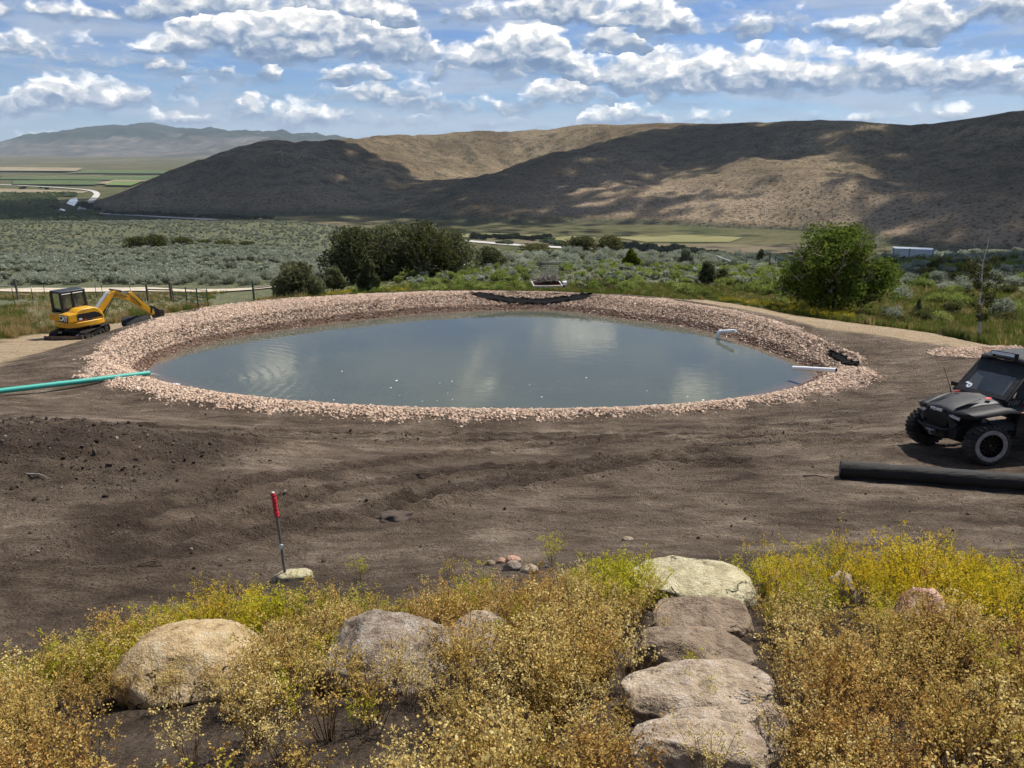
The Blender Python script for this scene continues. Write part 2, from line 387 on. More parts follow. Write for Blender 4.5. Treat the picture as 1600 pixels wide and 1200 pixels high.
# ------------------------------------------------------------------ ground materials
def mat_ground():
    m, t, b = material('soil')
    P = t.new('ShaderNodeNewGeometry').outputs['Position']
    zone = t.attr('zone'); sand, grass, damp = [o for o in t.new('ShaderNodeSeparateColor').outputs] if False else (None, None, None)
    sc = t.new('ShaderNodeSeparateColor'); t.put(sc.inputs[0], zone); sand, grass, damp = sc.outputs[0], sc.outputs[1], sc.outputs[2]
    n1 = t.noise(P, 0.42, 5, 0.6); n2 = t.noise(t.vmath('MULTIPLY', P, (1.0, 2.6, 1.0)), 0.9, 6, 0.62, 0.5); n3 = t.noise(P, 14.0, 5, 0.65); n4 = t.noise(P, 75.0, 3, 0.6)
    soil = t.ramp(t.math('ADD', t.math('MULTIPLY', n1, .5), t.math('MULTIPLY', n2, .5)), [(0.38, (0.055, 0.038, 0.026)), (0.47, (0.112, 0.081, 0.057)), (0.55, (0.170, 0.129, 0.094)), (0.64, (0.28, 0.222, 0.168))])
    soil = t.mix(t.math('MULTIPLY', damp, 0.9), soil, t.mix(n3, (0.036, 0.025, 0.018), (0.075, 0.054, 0.040)))
    sandc = t.ramp(t.math('ADD', t.math('MULTIPLY', n2, .6), t.math('MULTIPLY', n3, .4)), [(0.3, (0.30, 0.215, 0.13)), (0.55, (0.43, 0.33, 0.21)), (0.75, (0.54, 0.43, 0.29))])
    grs = t.ramp(n3, [(0.3, (0.035, 0.045, 0.014)), (0.6, (0.085, 0.095, 0.03)), (0.75, (0.15, 0.13, 0.055))])
    c = t.mix(sand, soil, sandc); c = t.mix(grass, c, grs)
    c = t.mix(t.mapr(n3, .3, .7, .75, 0), c, t.mix(1.0, c, (.52, .5, .48), 'MULTIPLY'))
    chips = t.mapr(t.voro(P, 16.0, 'F1'), 0.10, 0.05)
    keep = t.math('GREATER_THAN', t.noise(P, 9.0, 1), 0.60)
    c = t.mix(t.math('MULTIPLY', t.math('MULTIPLY', chips, keep), .75), c, (0.34, 0.28, 0.22))
    n5 = t.noise(t.vmath('MULTIPLY', P, (1.0, 1.35, 1.0)), 4.2, 8, .72, .3); vc = t.new('ShaderNodeTexVoronoi', feature='F1'); t.put(vc.inputs['Vector'], t.vmath('ADD', P, t.vmath('SCALE', t.noise(P, 6., 2, .5, out=1), sc=.16))); vc.inputs['Scale'].default_value = 9.0
    clod = t.math('MULTIPLY', t.mapr(vc.outputs[0], .1, .42, 1, 0), t.mapr(n2, .44, .56))
    c = t.mix(t.mapr(n5, .34, .52, .55, 0), c, t.mix(1.0, c, (.5, .47, .45), 'MULTIPLY'))
    h = t.math('ADD', t.math('ADD', t.math('MULTIPLY', n5, 1.5), t.math('MULTIPLY', clod, .35)), t.math('ADD', t.math('MULTIPLY', n4, .22), t.math('MULTIPLY', t.voro(P, 24.0, 'F1'), -.25)))
    setp(t, b, color=c, rough=0.95, spec=0.15, normal=t.bump(h, 1.0, 0.085))
mat_ground()
def mat_range():
    m, t, b = material('rangeland')
    P = t.new('ShaderNodeNewGeometry').outputs['Position']
    n1 = t.noise(P, 0.03, 5, .6); n2 = t.noise(P, 0.5, 5, .7); n3 = t.noise(P, 2.5, 3, .7)
    c = t.ramp(n1, [(0.3, (0.135, 0.125, 0.055)), (0.48, (0.155, 0.15, 0.085)), (0.6, (0.125, 0.13, 0.08)), (0.75, (0.20, 0.175, 0.09))])
    c = t.mix(t.mapr(n2, .45, .6), c, (0.115, 0.125, 0.085))
    c = t.mix(t.mapr(n3, .42, .62, 0, .7), c, (0.05, 0.06, 0.03))
    setp(t, b, color=c, rough=1.0, spec=0.05, normal=t.bump(n3, .8, .5))
mat_range()

# ------------------------------------------------------------------ near ground sheet
def steps(segs):
    out = []
    for a, b, d in segs: out += list(np.arange(a, b, d))
    return np.array(out)
NX0, NX1, NY0, NY1 = -36.0, 36.0, -4.0, 60.0
xs = np.append(steps([(NX0, -20, .4), (-20, -9, .16), (-9, 9, .1), (9, 14, .13), (14, 22, .2), (22, NX1, .4)]), NX1)
ys = np.append(steps([(NY0, 2, .3), (2, 14, .075), (14, 22, .1), (22, 30, .2), (30, 44, .2), (44, NY1, .4)]), NY1)
GX, GY = np.meshgrid(xs, ys); GZ = ground_z(GX, GY)
def zones(x, y):
    r, rw, rg, th = pond_rt(x, y)
    nz = fbm(x * .5, y * .5, 4, .55, 40)
    dl = pl_dist(x, y, LT); dr = pl_dist(x, y, RT)
    sand = np.maximum(sstep(2.9, 2.1, dl + nz * .9), sstep(2.6, 1.8, dr + nz * .8)) * sstep(.6, 1.4, r - rg)
    ylx = np.array([p[0] for p in LT]); yly = np.array([p[1] for p in LT])
    yl = np.interp(x, [-60, -30] + [LT[2][0], LT[3][0], LT[4][0], LT[5][0] - 0.2, -12], [10, 22, LT[2][1], LT[3][1], LT[4][1], LT[5][1], 41]) + 2.0
    yr = np.interp(x, [p[0] for p in RT], [p[1] for p in RT]) + 1.9
    far = np.where(x < -12, y - yl, np.where(x > 12.5, y - yr, (r - rg) * sstep(33, 36, y) - 1.0))
    grass = sstep(0.0, 0.7, far + nz * .9) * (1 - sand)
    toe = np.interp(x, TOE_X, TOE_Y)
    m = np.exp(-(((x + 8.2) / 3.6) ** 2 + ((y - 13.0) / 2.8) ** 2))
    damp = np.clip(sstep(.2, .7, m) * (0.75 + nz) + sstep(.1, 1.0, toe - y) * .55, 0, 1)
    for i, pl in enumerate(RUTS):
        damp = np.maximum(damp, np.exp(-((pl_dist(x, y, pl) + nz * .2) / .24) ** 2) * np.clip(.9 + 1.3 * perlin(x * .45 + i * 3, y * .45 + 5), 0, 1) * sstep(8, 10, y))
    return np.stack([sand, grass, damp], -1)
gm = grid_mesh('ground', GX, GY, GZ, 'soil')
vcol(gm, 'zone', zones(GX, GY).reshape(-1, 3).astype(np.float32))
ground = link(bpy.data.objects.new('ground', gm)); tag(ground, kind='structure')

# middle distance: sage slope falling to the valley
xs2 = np.append(steps([(-440, -160, 10), (-160, -40, 3.0), (-40, 60, 2.0), (60, 160, 4.0), (160, 440, 10)]), 440)
ys2 = np.append(steps([(-60, 0, 8), (0, 62, 2.0), (62, 160, 2.0), (160, 380, 5.0), (380, 680, 10)]), 680)
HX, HY = np.meshgrid(xs2, ys2); HZ = ground_z(HX, HY, False)
HZ = HZ + fbm(HX / 40., HY / 40., 3, .5, 4) * 1.0 * sstep(70, 140, HY) + fbm(HX / 9., HY / 9., 3, .5, 14) * .22 * sstep(56, 70, np.maximum(HY, np.abs(HX) * 1.6))
ins = (HX > NX0 + .6) & (HX < NX1 - .6) & (HY > NY0 + .6) & (HY < NY1 - .6)
full = ins[:-1, :-1] & ins[:-1, 1:] & ins[1:, 1:] & ins[1:, :-1]
HZ = np.where((HX > NX0 - 1) & (HX < NX1 + 1) & (HY > NY0 - 1) & (HY < NY1 + 1), HZ - .10, HZ)
def mid_z(x, y):
    x = np.asarray(x, float); y = np.asarray(y, float)
    return ground_z(x, y, False) + fbm(x / 40., y / 40., 3, .5, 4) * 1.0 * sstep(70, 140, y) + fbm(x / 9., y / 9., 3, .5, 14) * .22 * sstep(56, 70, np.maximum(y, np.abs(x) * 1.6))
hm = grid_mesh('hillside', HX, HY, HZ, 'rangeland', ~full)
hill_o = link(bpy.data.objects.new('sage_slope_terrain', hm)); tag(hill_o, kind='structure')
def gz(x, y):
    if NX0 + 1 < x < NX1 - 1 and NY0 + 1 < y < NY1 - 1: return float(ground_z(np.array([x]), np.array([y]))[0])
    return float(mid_z(np.array([x]), np.array([y]))[0])
def gza(x, y):
    i = (x > NX0 + 1) & (x < NX1 - 1) & (y > NY0 + 1) & (y < NY1 - 1)
    return np.where(i, ground_z(x, y), mid_z(x, y))

# ------------------------------------------------------------------ valley, ridge, mountains
VZ = -90.0
def mat_valley():
    m, t, b = material('valley')
    P = t.new('ShaderNodeNewGeometry').outputs['Position']
    Q = t.vmath('MULTIPLY', P, (1, .55, 1))
    n1 = t.noise(Q, 0.0016, 5, .55, .6); n2 = t.noise(P, 0.012, 6, .65); n3 = t.noise(P, .09, 4, .7)
    c = t.ramp(n1, [(.35, (0.135, 0.11, 0.068)), (.48, (0.085, 0.085, 0.042)), (.58, (0.155, 0.128, 0.082)), (.7, (0.10, 0.09, 0.052))])
    c = t.mix(t.mapr(n2, .5, .62, 0, .75), c, (0.05, 0.062, 0.03))
    c = t.mix(t.mapr(n3, .5, .68, 0, .55), c, (0.022, 0.03, 0.017))
    setp(t, b, color=c, rough=1, spec=0.0)
mat_valley()
vx = np.linspace(-9000, 9000, 160); vy = np.concatenate([np.linspace(380, 2400, 110), np.linspace(2450, 30000, 110)])
VX, VY = np.meshgrid(vx, vy); VZZ = VZ + fbm(VX / 900, VY / 900, 3, .5, 3) * 5 * sstep(1600, 3500, VY) + fbm(VX / 2500., VY / 2500., 3, .5, 8) * 14 * sstep(3500, 6000, VY)
vo = link(bpy.data.objects.new('valley_floor', grid_mesh('valley_floor', VX, VY, VZZ, 'valley'))); tag(vo, kind='structure')

def mat_ridge():
    m, t, b = material('ridge_slope')
    P = t.new('ShaderNodeNewGeometry').outputs['Position']
    N = t.new('ShaderNodeNewGeometry').outputs['Normal']
    zz = t.xyz(P)[2]
    n1 = t.noise(P, 0.004, 6, .6, .8); n2 = t.noise(P, 0.035, 6, .68); n3 = t.noise(P, .22, 5, .75)
    c = t.ramp(n1, [(.32, (0.125, 0.092, 0.058)), (.46, (0.17, 0.128, 0.080)), (.56, (0.215, 0.165, 0.104)), (.70, (0.265, 0.205, 0.13))])
    expo = t.attr('zone'); sc = t.new('ShaderNodeSeparateColor'); t.put(sc.inputs[0], expo)
    bare = t.math('MULTIPLY', sc.outputs[0], t.mapr(n2, .35, .62))
    c = t.mix(bare, c, t.mix(n2, (0.30, 0.215, 0.145), (0.45, 0.345, 0.24)))
    c = t.mix(t.math('MULTIPLY', t.mapr(n2, .47, .63, 0, .85), t.math('SUBTRACT', 1.0, t.math('MULTIPLY', sc.outputs[0], .6))), c, (0.072, 0.062, 0.040))
    c = t.mix(t.math('MULTIPLY', sc.outputs[1], .9), c, t.mix(t.mapr(n3, .4, .6), (0.10, 0.10, 0.062), (0.05, 0.055, 0.036)))
    c = t.mix(t.mapr(n3, .51, .60, 0, .85), c, (0.024, 0.024, 0.015))
    setp(t, b, color=c, rough=1, spec=0.0, normal=t.bump(t.math('ADD', n2, t.math('MULTIPLY', n3, .4)), 1.0, 5.5))
mat_ridge()
RP = []
def rp(px, py, Y): p = at_y(px, py, Y); RP.append((p.x, p.y, p.z)); return p
foot = [(-700, 335), (-300, 335), (60, 334), (165, 331), (300, 334), (450, 338), (560, 340), (700, 348), (900, 352), (1100, 358), (1250, 364), (1350, 378), (1450, 393), (1600, 402), (1900, 420)]
FT = []
for px, py in foot:
    p = at_z(px, py, VZ - 2); FT.append((p.x, p.y))
    if px >= 165: RP.append((p.x, p.y, p.z)); RP.append((p.x * .88, p.y * .88, VZ - 12))
for q in [(200, 313, 1270), (230, 291, 1350), (300, 263, 1470), (350, 242, 1560), (430, 229, 1640), (500, 226, 1720), (590, 216, 1950), (640, 215, 2000), (680, 216, 2060), (750, 207, 2150), (790, 208, 2150),
          (850, 204, 2150), (920, 198, 2050), (1000, 197, 1950), (1100, 196, 1780), (1200, 193, 1680), (1350, 191, 1520), (1395, 200, 1500), (1425, 202, 1480), (1480, 193, 1360), (1540, 186, 1320), (1600, 178, 1280), (1750, 160, 1250), (1950, 150, 1200)]:
    p = rp(*q); k = 1.28; RP.append((p.x * k, p.y * k, p.z - 75)); RP.append((p.x * 1.7, p.y * 1.7, VZ - 20))
for q in [(300, 300, 1300), (430, 280, 1350), (520, 262, 1470), (450, 310, 1240), (560, 300, 1330), (620, 300, 1420), (560, 318, 1250), (700, 283, 1650), (650, 245, 1800), (590, 240, 1700), (800, 262, 1850), (900, 230, 1930),
          (660, 318, 1240), (760, 275, 1420), (860, 248, 1560), (960, 222, 1700), (750, 315, 1180), (850, 300, 1270), (900, 325, 1130), (1000, 300, 1200), (1000, 262, 1420), (1080, 330, 1060), (1100, 285, 1190), (1200, 260, 1240), (1200, 320, 1010), (1300, 252, 1200), (1300, 320, 960), (1200, 225, 1480), (1330, 222, 1370),
          (1400, 340, 900), (1420, 290, 1060), (1420, 240, 1280), (1500, 320, 880), (1500, 260, 1100), (1600, 320, 850), (1600, 250, 1050), (1500, 365, 800), (1600, 375, 760), (1380, 290, 1000)]: rp(*q)
for X, Y in [(-1500, 1200), (-1500, 2500), (-900, 1500), (-900, 2600), (-700, 3300), (0, 3800), (1500, 3600), (2600, 2600), (2600, 900), (1200, 500), (-1100, 1900)]: RP.append((X, Y, VZ - 25))
rt = TPS(RP, 600.0, 2e-4)
rx = np.arange(-1000, 1900, 7.0); ry = np.concatenate([np.arange(560, 2300, 7.0), np.arange(2300, 3300, 30.)])
RX, RY = np.meshgrid(rx, ry); RZ = rt(RX, RY)
hh = np.clip((RZ - VZ) / 45.0, 0, 1)
wx = fbm(RX / 260, RY / 260, 3, .5, 61) * 70; wy = fbm(RX / 260, RY / 260, 3, .5, 71) * 70
gul = ridged((RX + wx) / 190., (RY + wy) / 420., 4, .48, 12)
gul2 = ridged((RX + wx * .6 + RY * .25) / 62., (RY + wy * .6) / 210., 3, .5, 33)
crestfade = 0.35 + 0.65 * sstep(70, 0, RZ)
RZ2 = RZ + hh * crestfade * ((gul - .9) * 11.0 + (gul2 - .8) * 4.6 + fbm(RX / 24., RY / 24., 3, .55, 17) * .8)
bare = sstep(-100, 120, RX) * sstep(700, 420, RX) * sstep(VZ + 2, VZ + 8, RZ) * sstep(VZ + 72, VZ + 34, RZ) * np.clip(.55 + gul2 * .45, 0, 1)
bare = np.maximum(bare, .35 * sstep(-760, -600, RX) * sstep(-150, -300, RX) * sstep(VZ + 50, VZ + 10, RZ) * np.clip(gul2, 0, 1))
bare = np.maximum(bare, .75 * np.exp(-(((RX - 610) / 70) ** 2 + ((RY - 850) / 60) ** 2)))
apron = sstep(VZ + 7, VZ + 1, RZ)
rm = grid_mesh('ridge', RX, RY, RZ2, 'ridge_slope')
vcol(rm, 'zone', np.stack([bare.ravel(), apron.ravel(), bare.ravel() * 0], -1).astype(np.float32))
ro = link(bpy.data.objects.new('ridge', rm)); tag(ro, kind='structure')

def mat_mtn():
    m, t, b = material('mountain')
    P = t.new('ShaderNodeNewGeometry').outputs['Position']
    n1 = t.noise(P, 0.0009, 7, .65, 1.0); n2 = t.noise(P, .006, 6, .7)
    z = t.xyz(P)[2]
    c = t.ramp(n2, [(.35, (0.055, 0.056, 0.052)), (.5, (0.10, 0.092, 0.08)), (.65, (0.16, 0.14, 0.115))])
    forest = t.mapr(t.math('ADD', t.math('MULTIPLY', n1, 700.0), z), 380, 470, 0, .92)
    c = t.mix(forest, c, (0.022, 0.032, 0.022)); c = t.mix(t.mapr(n1, .52, .6, 0, .6), c, (0.05, 0.055, 0.035))
    setp(t, b, color=c, rough=1, spec=0)
mat_mtn()
MP = []
for q in [(-300, 245, 9800), (-150, 240, 9800), (0, 233, 9800), (60, 219, 10000), (110, 209, 10200), (155, 201, 10300), (166, 199, 10300), (190, 204, 10500), (215, 197, 11000), (245, 200, 11000), (290, 206, 11000), (340, 210, 10600), (400, 211, 10000), (440, 214, 9600), (500, 221, 9300), (560, 226, 9300), (700, 232, 9500),
          (0, 246, 8200), (80, 235, 8700), (150, 225, 9000), (230, 222, 9200), (230, 243, 8000), (300, 225, 9000), (340, 235, 7700), (400, 225, 8500), (150, 246, 8000), (430, 238, 7600), (500, 240, 7600), (60, 249, 7600), (600, 240, 8000)]:
    p = at_y(*q); MP.append((p.x, p.y, p.z))
    if q[2] > 9200: MP.append((p.x * 1.3, p.y * 1.3, p.z - 160)); MP.append((p.x * 1.8, p.y * 1.8, -150))
for X in (-7500, -5000, -3000, -1000, 1500): MP.append((X, 6800, -105))
mt = TPS(MP, 3000., 1e-6)
mx = np.arange(-9000, 2500, 45.0); my = np.concatenate([np.arange(6600, 12200, 45.0), np.arange(12200, 17000, 200.)])
MX, MY = np.meshgrid(mx, my); MZ = mt(MX, MY)
mh = np.clip((MZ + 95) / 120, 0, 1)
mwx = fbm(MX / 1300, MY / 1300, 3, .5, 5) * 350
MZ = MZ + mh * (0.6 + .4 * sstep(220, 60, MZ)) * ((ridged((MX + mwx) / 1100, (MY + mwx) / 1900, 4, .5, 44) - .9) * 85 + fbm(MX / 420, MY / 420, 5, .62, 6) * 60)
mo = link(bpy.data.objects.new('mountain_range', grid_mesh('mountain_range', MX, MY, MZ, 'mountain'))); tag(mo, kind='structure')

# ------------------------------------------------------------------ cloud banks high over the ridge shade it; one added to darken right-hand brush
def mat_cloud():
    m, t, b = material('cloud')
    tr = t.new('ShaderNodeBsdfTransparent'); mx = t.new('ShaderNodeMixShader'); mx.inputs[0].default_value = .46   # thin: lets part of the sun through
    out = [n for n in t.n if n.type == 'OUTPUT_MATERIAL'][0]; setp(t, b, color=(.9, .9, .9), rough=1, spec=0); t.l.new(tr.outputs[0], mx.inputs[1]); t.l.new(b.outputs[0], mx.inputs[2]); t.l.new(mx.outputs[0], out.inputs[0])
mat_cloud()
CLOUD_H = 1150.0
def cloud(cx, cy, rx, ry, rot, n, seed):
    rng = np.random.RandomState(seed); bm = bmesh.new()
    bmesh.ops.create_icosphere(bm, subdivisions=1, radius=1.0); bv = np.array([v.co[:] for v in bm.verts]); bf = np.array([[v.index for v in f.verts] for f in bm.faces]); bm.free()
    V = []; F = []; k = 0
    ca, sa = math.cos(rot), math.sin(rot)
    for i in range(n):
        r = rng.rand() ** .55; a = rng.rand() * 2 * np.pi
        s = (1.0 - .62 * r) * rng.uniform(.5, 1.25) * min(rx, ry) * 0.30
        px, py = r * rx * 1.05 * math.cos(a), r * ry * 1.05 * math.sin(a)
        c = np.array([px * ca - py * sa, px * sa + py * ca, rng.uniform(0, .6) * s])
        V.append(bv * np.array([s, s, s * .6]) * (1 + .12 * rng.randn(len(bv), 1)) + c); F.append(bf + k); k += len(bv)
    o = bpy.data.objects.new('cloud', mesh_np('cloud', np.concatenate(V), np.concatenate(F), 'cloud')); link(o)
    off = SUN * (CLOUD_H / SUN.z); o.location = (cx + off.x, cy + off.y, CLOUD_H - 40)
    return tag(o, kind='structure')
SHADE = [  # centre x, y, half sizes, turn: what lies in cloud shade
    (-500, 1420, 360, 270, .2, 210), (-330, 1200, 430, 140, .1, 150), (-560, 1250, 240, 150, 0, 100), (-130, 1330, 260, 130, .35, 120), (60, 1130, 300, 90, -.12, 90), (150, 1520, 330, 170, .42, 150), (520, 1500, 420, 200, -.1, 180), (340, 1330, 300, 70, .1, 90),
    (830, 1130, 300, 360, .2, 210), (720, 830, 330, 150, -.25, 150), (520, 760, 300, 60, -.15, 80), (1000, 1350, 280, 280, 0, 90), (-20, 960, 330, 55, -.08, 80), (560, 1010, 150, 130, 0, 90), (62, 82, 46, 42, .2, 120), (10, 1250, 220, 110, .15, 120), (170, 1330, 210, 70, .3, 90), (-40, 1060, 160, 60, 0, 60)]
for i, q in enumerate(SHADE): cloud(*q[:5], int(q[5] * 1.8), 100 + i)
# ------------------------------------------------------------------ helpers: ray to ground, mesh builder, scatter
def hit(px, py, t0=2.0, t1=420.0):
    n = 500; ts = t0 * (t1 / t0) ** np.linspace(0, 1, n)
    u = (px - 800) / FPX; v = (py - 600) / FPX
    X = u * ts; Y = (CP - v * SP) * ts; Z = CAM_Z - (SP + v * CP) * ts
    G = gza(X, Y); below = np.nonzero(Z < G)[0]
    if len(below) == 0: return None
    i = below[0]
    if i == 0: return Vector((X[0], Y[0], G[0]))
    a = (Z[i - 1] - G[i - 1]) / ((Z[i - 1] - G[i - 1]) - (Z[i] - G[i])); t = ts[i - 1] + a * (ts[i] - ts[i - 1])
    p = at_t(px, py, t); return p
def depth(p): return p.y * CP - (p.z - CAM_Z) * SP

class MB:
    def __init__(s): s.v = []; s.f = []; s.m = []; s.cur = 0
    def add(s, vs, fs):
        k = len(s.v); s.v += [tuple(q) for q in vs]
        for f in fs: s.f.append([i + k for i in f]); s.m.append(s.cur)
        return s
    def box(s, c, d, rot=None, taper=1.0):
        hx, hy, hz = d[0] / 2, d[1] / 2, d[2] / 2
        vs = [Vector((x * hx * (taper if z > 0 else 1), y * hy * (taper if z > 0 else 1), z * hz)) for z in (-1, 1) for y in (-1, 1) for x in (-1, 1)]
        if rot is not None:
            R = Euler(rot).to_matrix(); vs = [R @ q for q in vs]
        vs = [q + Vector(c) for q in vs]
        return s.add(vs, [(0, 2, 3, 1), (4, 5, 7, 6), (0, 1, 5, 4), (2, 6, 7, 3), (0, 4, 6, 2), (1, 3, 7, 5)])
    def tube(s, pts, r, n=8, cap=True, hollow=False):
        pts = [Vector(p) for p in pts]; rs = r if isinstance(r, (list, tuple)) else [r] * len(pts)
        up = None; rings = []
        for i, p in enumerate(pts):
            d = (pts[min(i + 1, len(pts) - 1)] - pts[max(i - 1, 0)]).normalized()
            if up is None:
                up = Vector((0, 0, 1)) if abs(d.z) < .9 else Vector((1, 0, 0))
            a = d.cross(up).normalized(); b = a.cross(d).normalized(); up = b
            rings.append([p + (a * math.cos(2 * math.pi * k / n) + b * math.sin(2 * math.pi * k / n)) * rs[i] for k in range(n)])
        vs = [q for R in rings for q in R]; fs = []
        for i in range(len(pts) - 1):
            for k in range(n): fs.append((i * n + k, i * n + (k + 1) % n, (i + 1) * n + (k + 1) % n, (i + 1) * n + k))
        if cap: fs.append(tuple(range(n - 1, -1, -1))); fs.append(tuple((len(pts) - 1) * n + k for k in range(n)))
        return s.add(vs, fs)
    def prism(s, poly, axis, a, b):
        """poly = list of 2D points; extruded along axis from a to b"""
        def mk(p, w):
            return {'x': (w, p[0], p[1]), 'y': (p[0], w, p[1]), 'z': (p[0], p[1], w)}[axis]
        n = len(poly); vs = [mk(p, a) for p in poly] + [mk(p, b) for p in poly]
        fs = [tuple(range(n))[::-1], tuple(range(n, 2 * n))] + [(i, (i + 1) % n, n + (i + 1) % n, n + i) for i in range(n)]
        return s.add(vs, fs)
    def lathe(s, prof, n=24, axis='x', c=(0, 0, 0), close=False):
        """prof = list of (radius, along)"""
        vs = []; c = Vector(c)
        for r, w in prof:
            for k in range(n):
                a = 2 * math.pi * k / n; p, q = r * math.cos(a), r * math.sin(a)
                vs.append(c + Vector({'x': (w, p, q), 'y': (p, w, q), 'z': (p, q, w)}[axis]))
        fs = []
        m = len(prof)
        for i in range(m if close else m - 1):
            j = (i + 1) % m
            for k in range(n): fs.append((i * n + k, i * n + (k + 1) % n, j * n + (k + 1) % n, j * n + k))
        return s.add(vs, fs)
    def quad(s, a, b, c, d): return s.add([a, b, c, d], [(0, 1, 2, 3)])
    def build(s, name, mats, parent=None, smooth=False, bevel=0.0, sharp=35, solid=0.0, seg=2):
        me = bpy.data.meshes.new(name); me.from_pydata(s.v, [], s.f)
        mats = mats if isinstance(mats, (list, tuple)) else [mats]
        for m in mats: me.materials.append(MATS[m] if isinstance(m, str) else m)
        if len(mats) > 1: me.polygons.foreach_set('material_index', s.m)
        bm = bmesh.new(); bm.from_mesh(me); bmesh.ops.recalc_face_normals(bm, faces=bm.faces); bm.to_mesh(me); bm.free()
        if smooth:
            me.polygons.foreach_set('use_smooth', [True] * len(me.polygons)); me.set_sharp_from_angle(angle=RAD(sharp))
        o = link(bpy.data.objects.new(name, me), parent)
        if solid: m = o.modifiers.new('solid', 'SOLIDIFY'); m.thickness = solid; m.offset = 0
        if bevel:
            m = o.modifiers.new('bevel', 'BEVEL'); m.width = bevel; m.segments = seg; m.limit_method = 'ANGLE'; m.angle_limit = RAD(40); m.harden_normals = False
        return o
def copy_tree(o, parent=None):
    c = o.copy(); COL.objects.link(c); c.parent = parent
    for ch in list(o.children): copy_tree(ch, c)
    return c

_scat_n = [0]
def scatter(name, protos, P, R, S, I, kind='stuff', label=None, cat=None):
    """protos: meshes. one object whose points carry instances of them"""
    _scat_n[0] += 1
    pc = bpy.data.collections.new('proto_%02d' % _scat_n[0])
    for i, me in enumerate(protos): pc.objects.link(bpy.data.objects.new('proto_%02d_%02d' % (_scat_n[0], i), me))
    me = bpy.data.meshes.new(name); P = np.asarray(P, np.float32); n = len(P)
    me.vertices.add(n); me.vertices.foreach_set('co', P.ravel())
    a = me.attributes.new('rot', 'FLOAT_VECTOR', 'POINT'); a.data.foreach_set('vector', np.asarray(R, np.float32).ravel())
    S = np.asarray(S, np.float32); S = np.repeat(S[:, None], 3, 1) if S.ndim == 1 else S
    a = me.attributes.new('scl', 'FLOAT_VECTOR', 'POINT'); a.data.foreach_set('vector', S.ravel())
    a = me.attributes.new('pid', 'INT', 'POINT'); a.data.foreach_set('value', np.asarray(I, np.int32))
    o = link(bpy.data.objects.new(name, me))
    g = bpy.data.node_groups.new(name + '_nodes', 'GeometryNodeTree')
    g.interface.new_socket('Geometry', in_out='INPUT', socket_type='NodeSocketGeometry'); g.interface.new_socket('Geometry', in_out='OUTPUT', socket_type='NodeSocketGeometry')
    N = g.nodes; L = g.links
    gi = N.new('NodeGroupInput'); go = N.new('NodeGroupOutput'); ip = N.new('GeometryNodeInstanceOnPoints'); ci = N.new('GeometryNodeCollectionInfo')
    ci.inputs['Collection'].default_value = pc; ci.inputs['Separate Children'].default_value = True; ci.inputs['Reset Children'].default_value = True
    def na(nm, ty): q = N.new('GeometryNodeInputNamedAttribute'); q.data_type = ty; q.inputs['Name'].default_value = nm; return [s for s in q.outputs if s.enabled and s.name == 'Attribute'][0]
    er = N.new('FunctionNodeEulerToRotation')
    L.new(gi.outputs[0], ip.inputs['Points']); L.new(ci.outputs[0], ip.inputs['Instance']); ip.inputs['Pick Instance'].default_value = True
    L.new(na('pid', 'INT'), ip.inputs['Instance Index']); L.new(na('rot', 'FLOAT_VECTOR'), er.inputs[0]); L.new(er.outputs[0], ip.inputs['Rotation'])
    L.new(na('scl', 'FLOAT_VECTOR'), ip.inputs['Scale']); L.new(ip.outputs[0], go.inputs[0])
    m = o.modifiers.new('instances', 'NODES'); m.node_group = g
    return tag(o, label, cat, None, kind)

def simple(name, color, rough=.5, metal=0.0, spec=.5, var=0.0, nscale=8.0, bump=0.0, coat=0.0, dirt=None, dirt_amt=0.0):
    m, t, b = material(name)
    c = color
    if var or dirt:
        P = t.new('ShaderNodeTexCoord').outputs['Object']; n = t.noise(P, nscale, 5, .65)
        if var: c = t.mix(t.mapr(n, .3, .7), tuple(q * (1 - var) for q in color), tuple(min(1, q * (1 + var)) for q in color))
        if dirt: c = t.mix(t.mapr(t.noise(P, nscale * .45, 6, .7), .62 - dirt_amt * .35, .78 - dirt_amt * .2), c, dirt)
        if bump: setp(t, b, normal=t.bump(n, bump, .02))
    setp(t, b, color=c, rough=rough, metal=metal, spec=spec, coat=coat)
    return m

# ------------------------------------------------------------------ pond water
def mat_water():
    m, t, b = material('pond_water')
    P = t.new('ShaderNodeNewGeometry').outputs['Position']
    # ripples: wind ruffles plus rings spreading from the pipe
    n1 = t.noise(t.vmath('MULTIPLY', P, (1.0, 2.2, 1.0)), 1.6, 4, .55, .4)
    sx, sy = SPLASH.x, SPLASH.y
    dv = t.vmath('DISTANCE', P, (sx, sy, 0.0))
    ring = t.math('SINE', t.math('MULTIPLY', t.math('ADD', dv, t.math('MULTIPLY', n1, .5)), 15.0))
    ring = t.math('MULTIPLY', ring, t.mapr(dv, 0.3, 11.0, .055, 0.0))
    calm = t.mapr(t.noise(P, .16, 3, .6), .35, .62, .25, 1.0)
    h = t.math('ADD', t.math('MULTIPLY', n1, t.math('MULTIPLY', calm, .30)), ring)
    shal = t.attr('zone'); sc = t.new('ShaderNodeSeparateColor'); t.put(sc.inputs[0], shal)
    mud = t.mix(t.noise(P, .5, 4, .6), (0.060, 0.070, 0.055), (0.078, 0.086, 0.066))
    c = t.mix(t.math('MULTIPLY', sc.outputs[0], .85), mud, (0.150, 0.098, 0.066))
    setp(t, b, color=c, rough=.025, ior=1.333, spec=.5, normal=t.bump(h, .17, .10))
SPLASH = at_z(262, 602, 0.0)
mat_water()
nth, nr = 240, 40
th = np.linspace(-np.pi, np.pi, nth, endpoint=False); rwv = np.interp(th, TH, RWv) + 0.12
V = [(PC[0], PC[1], 0.0)]; depthv = [0.0]
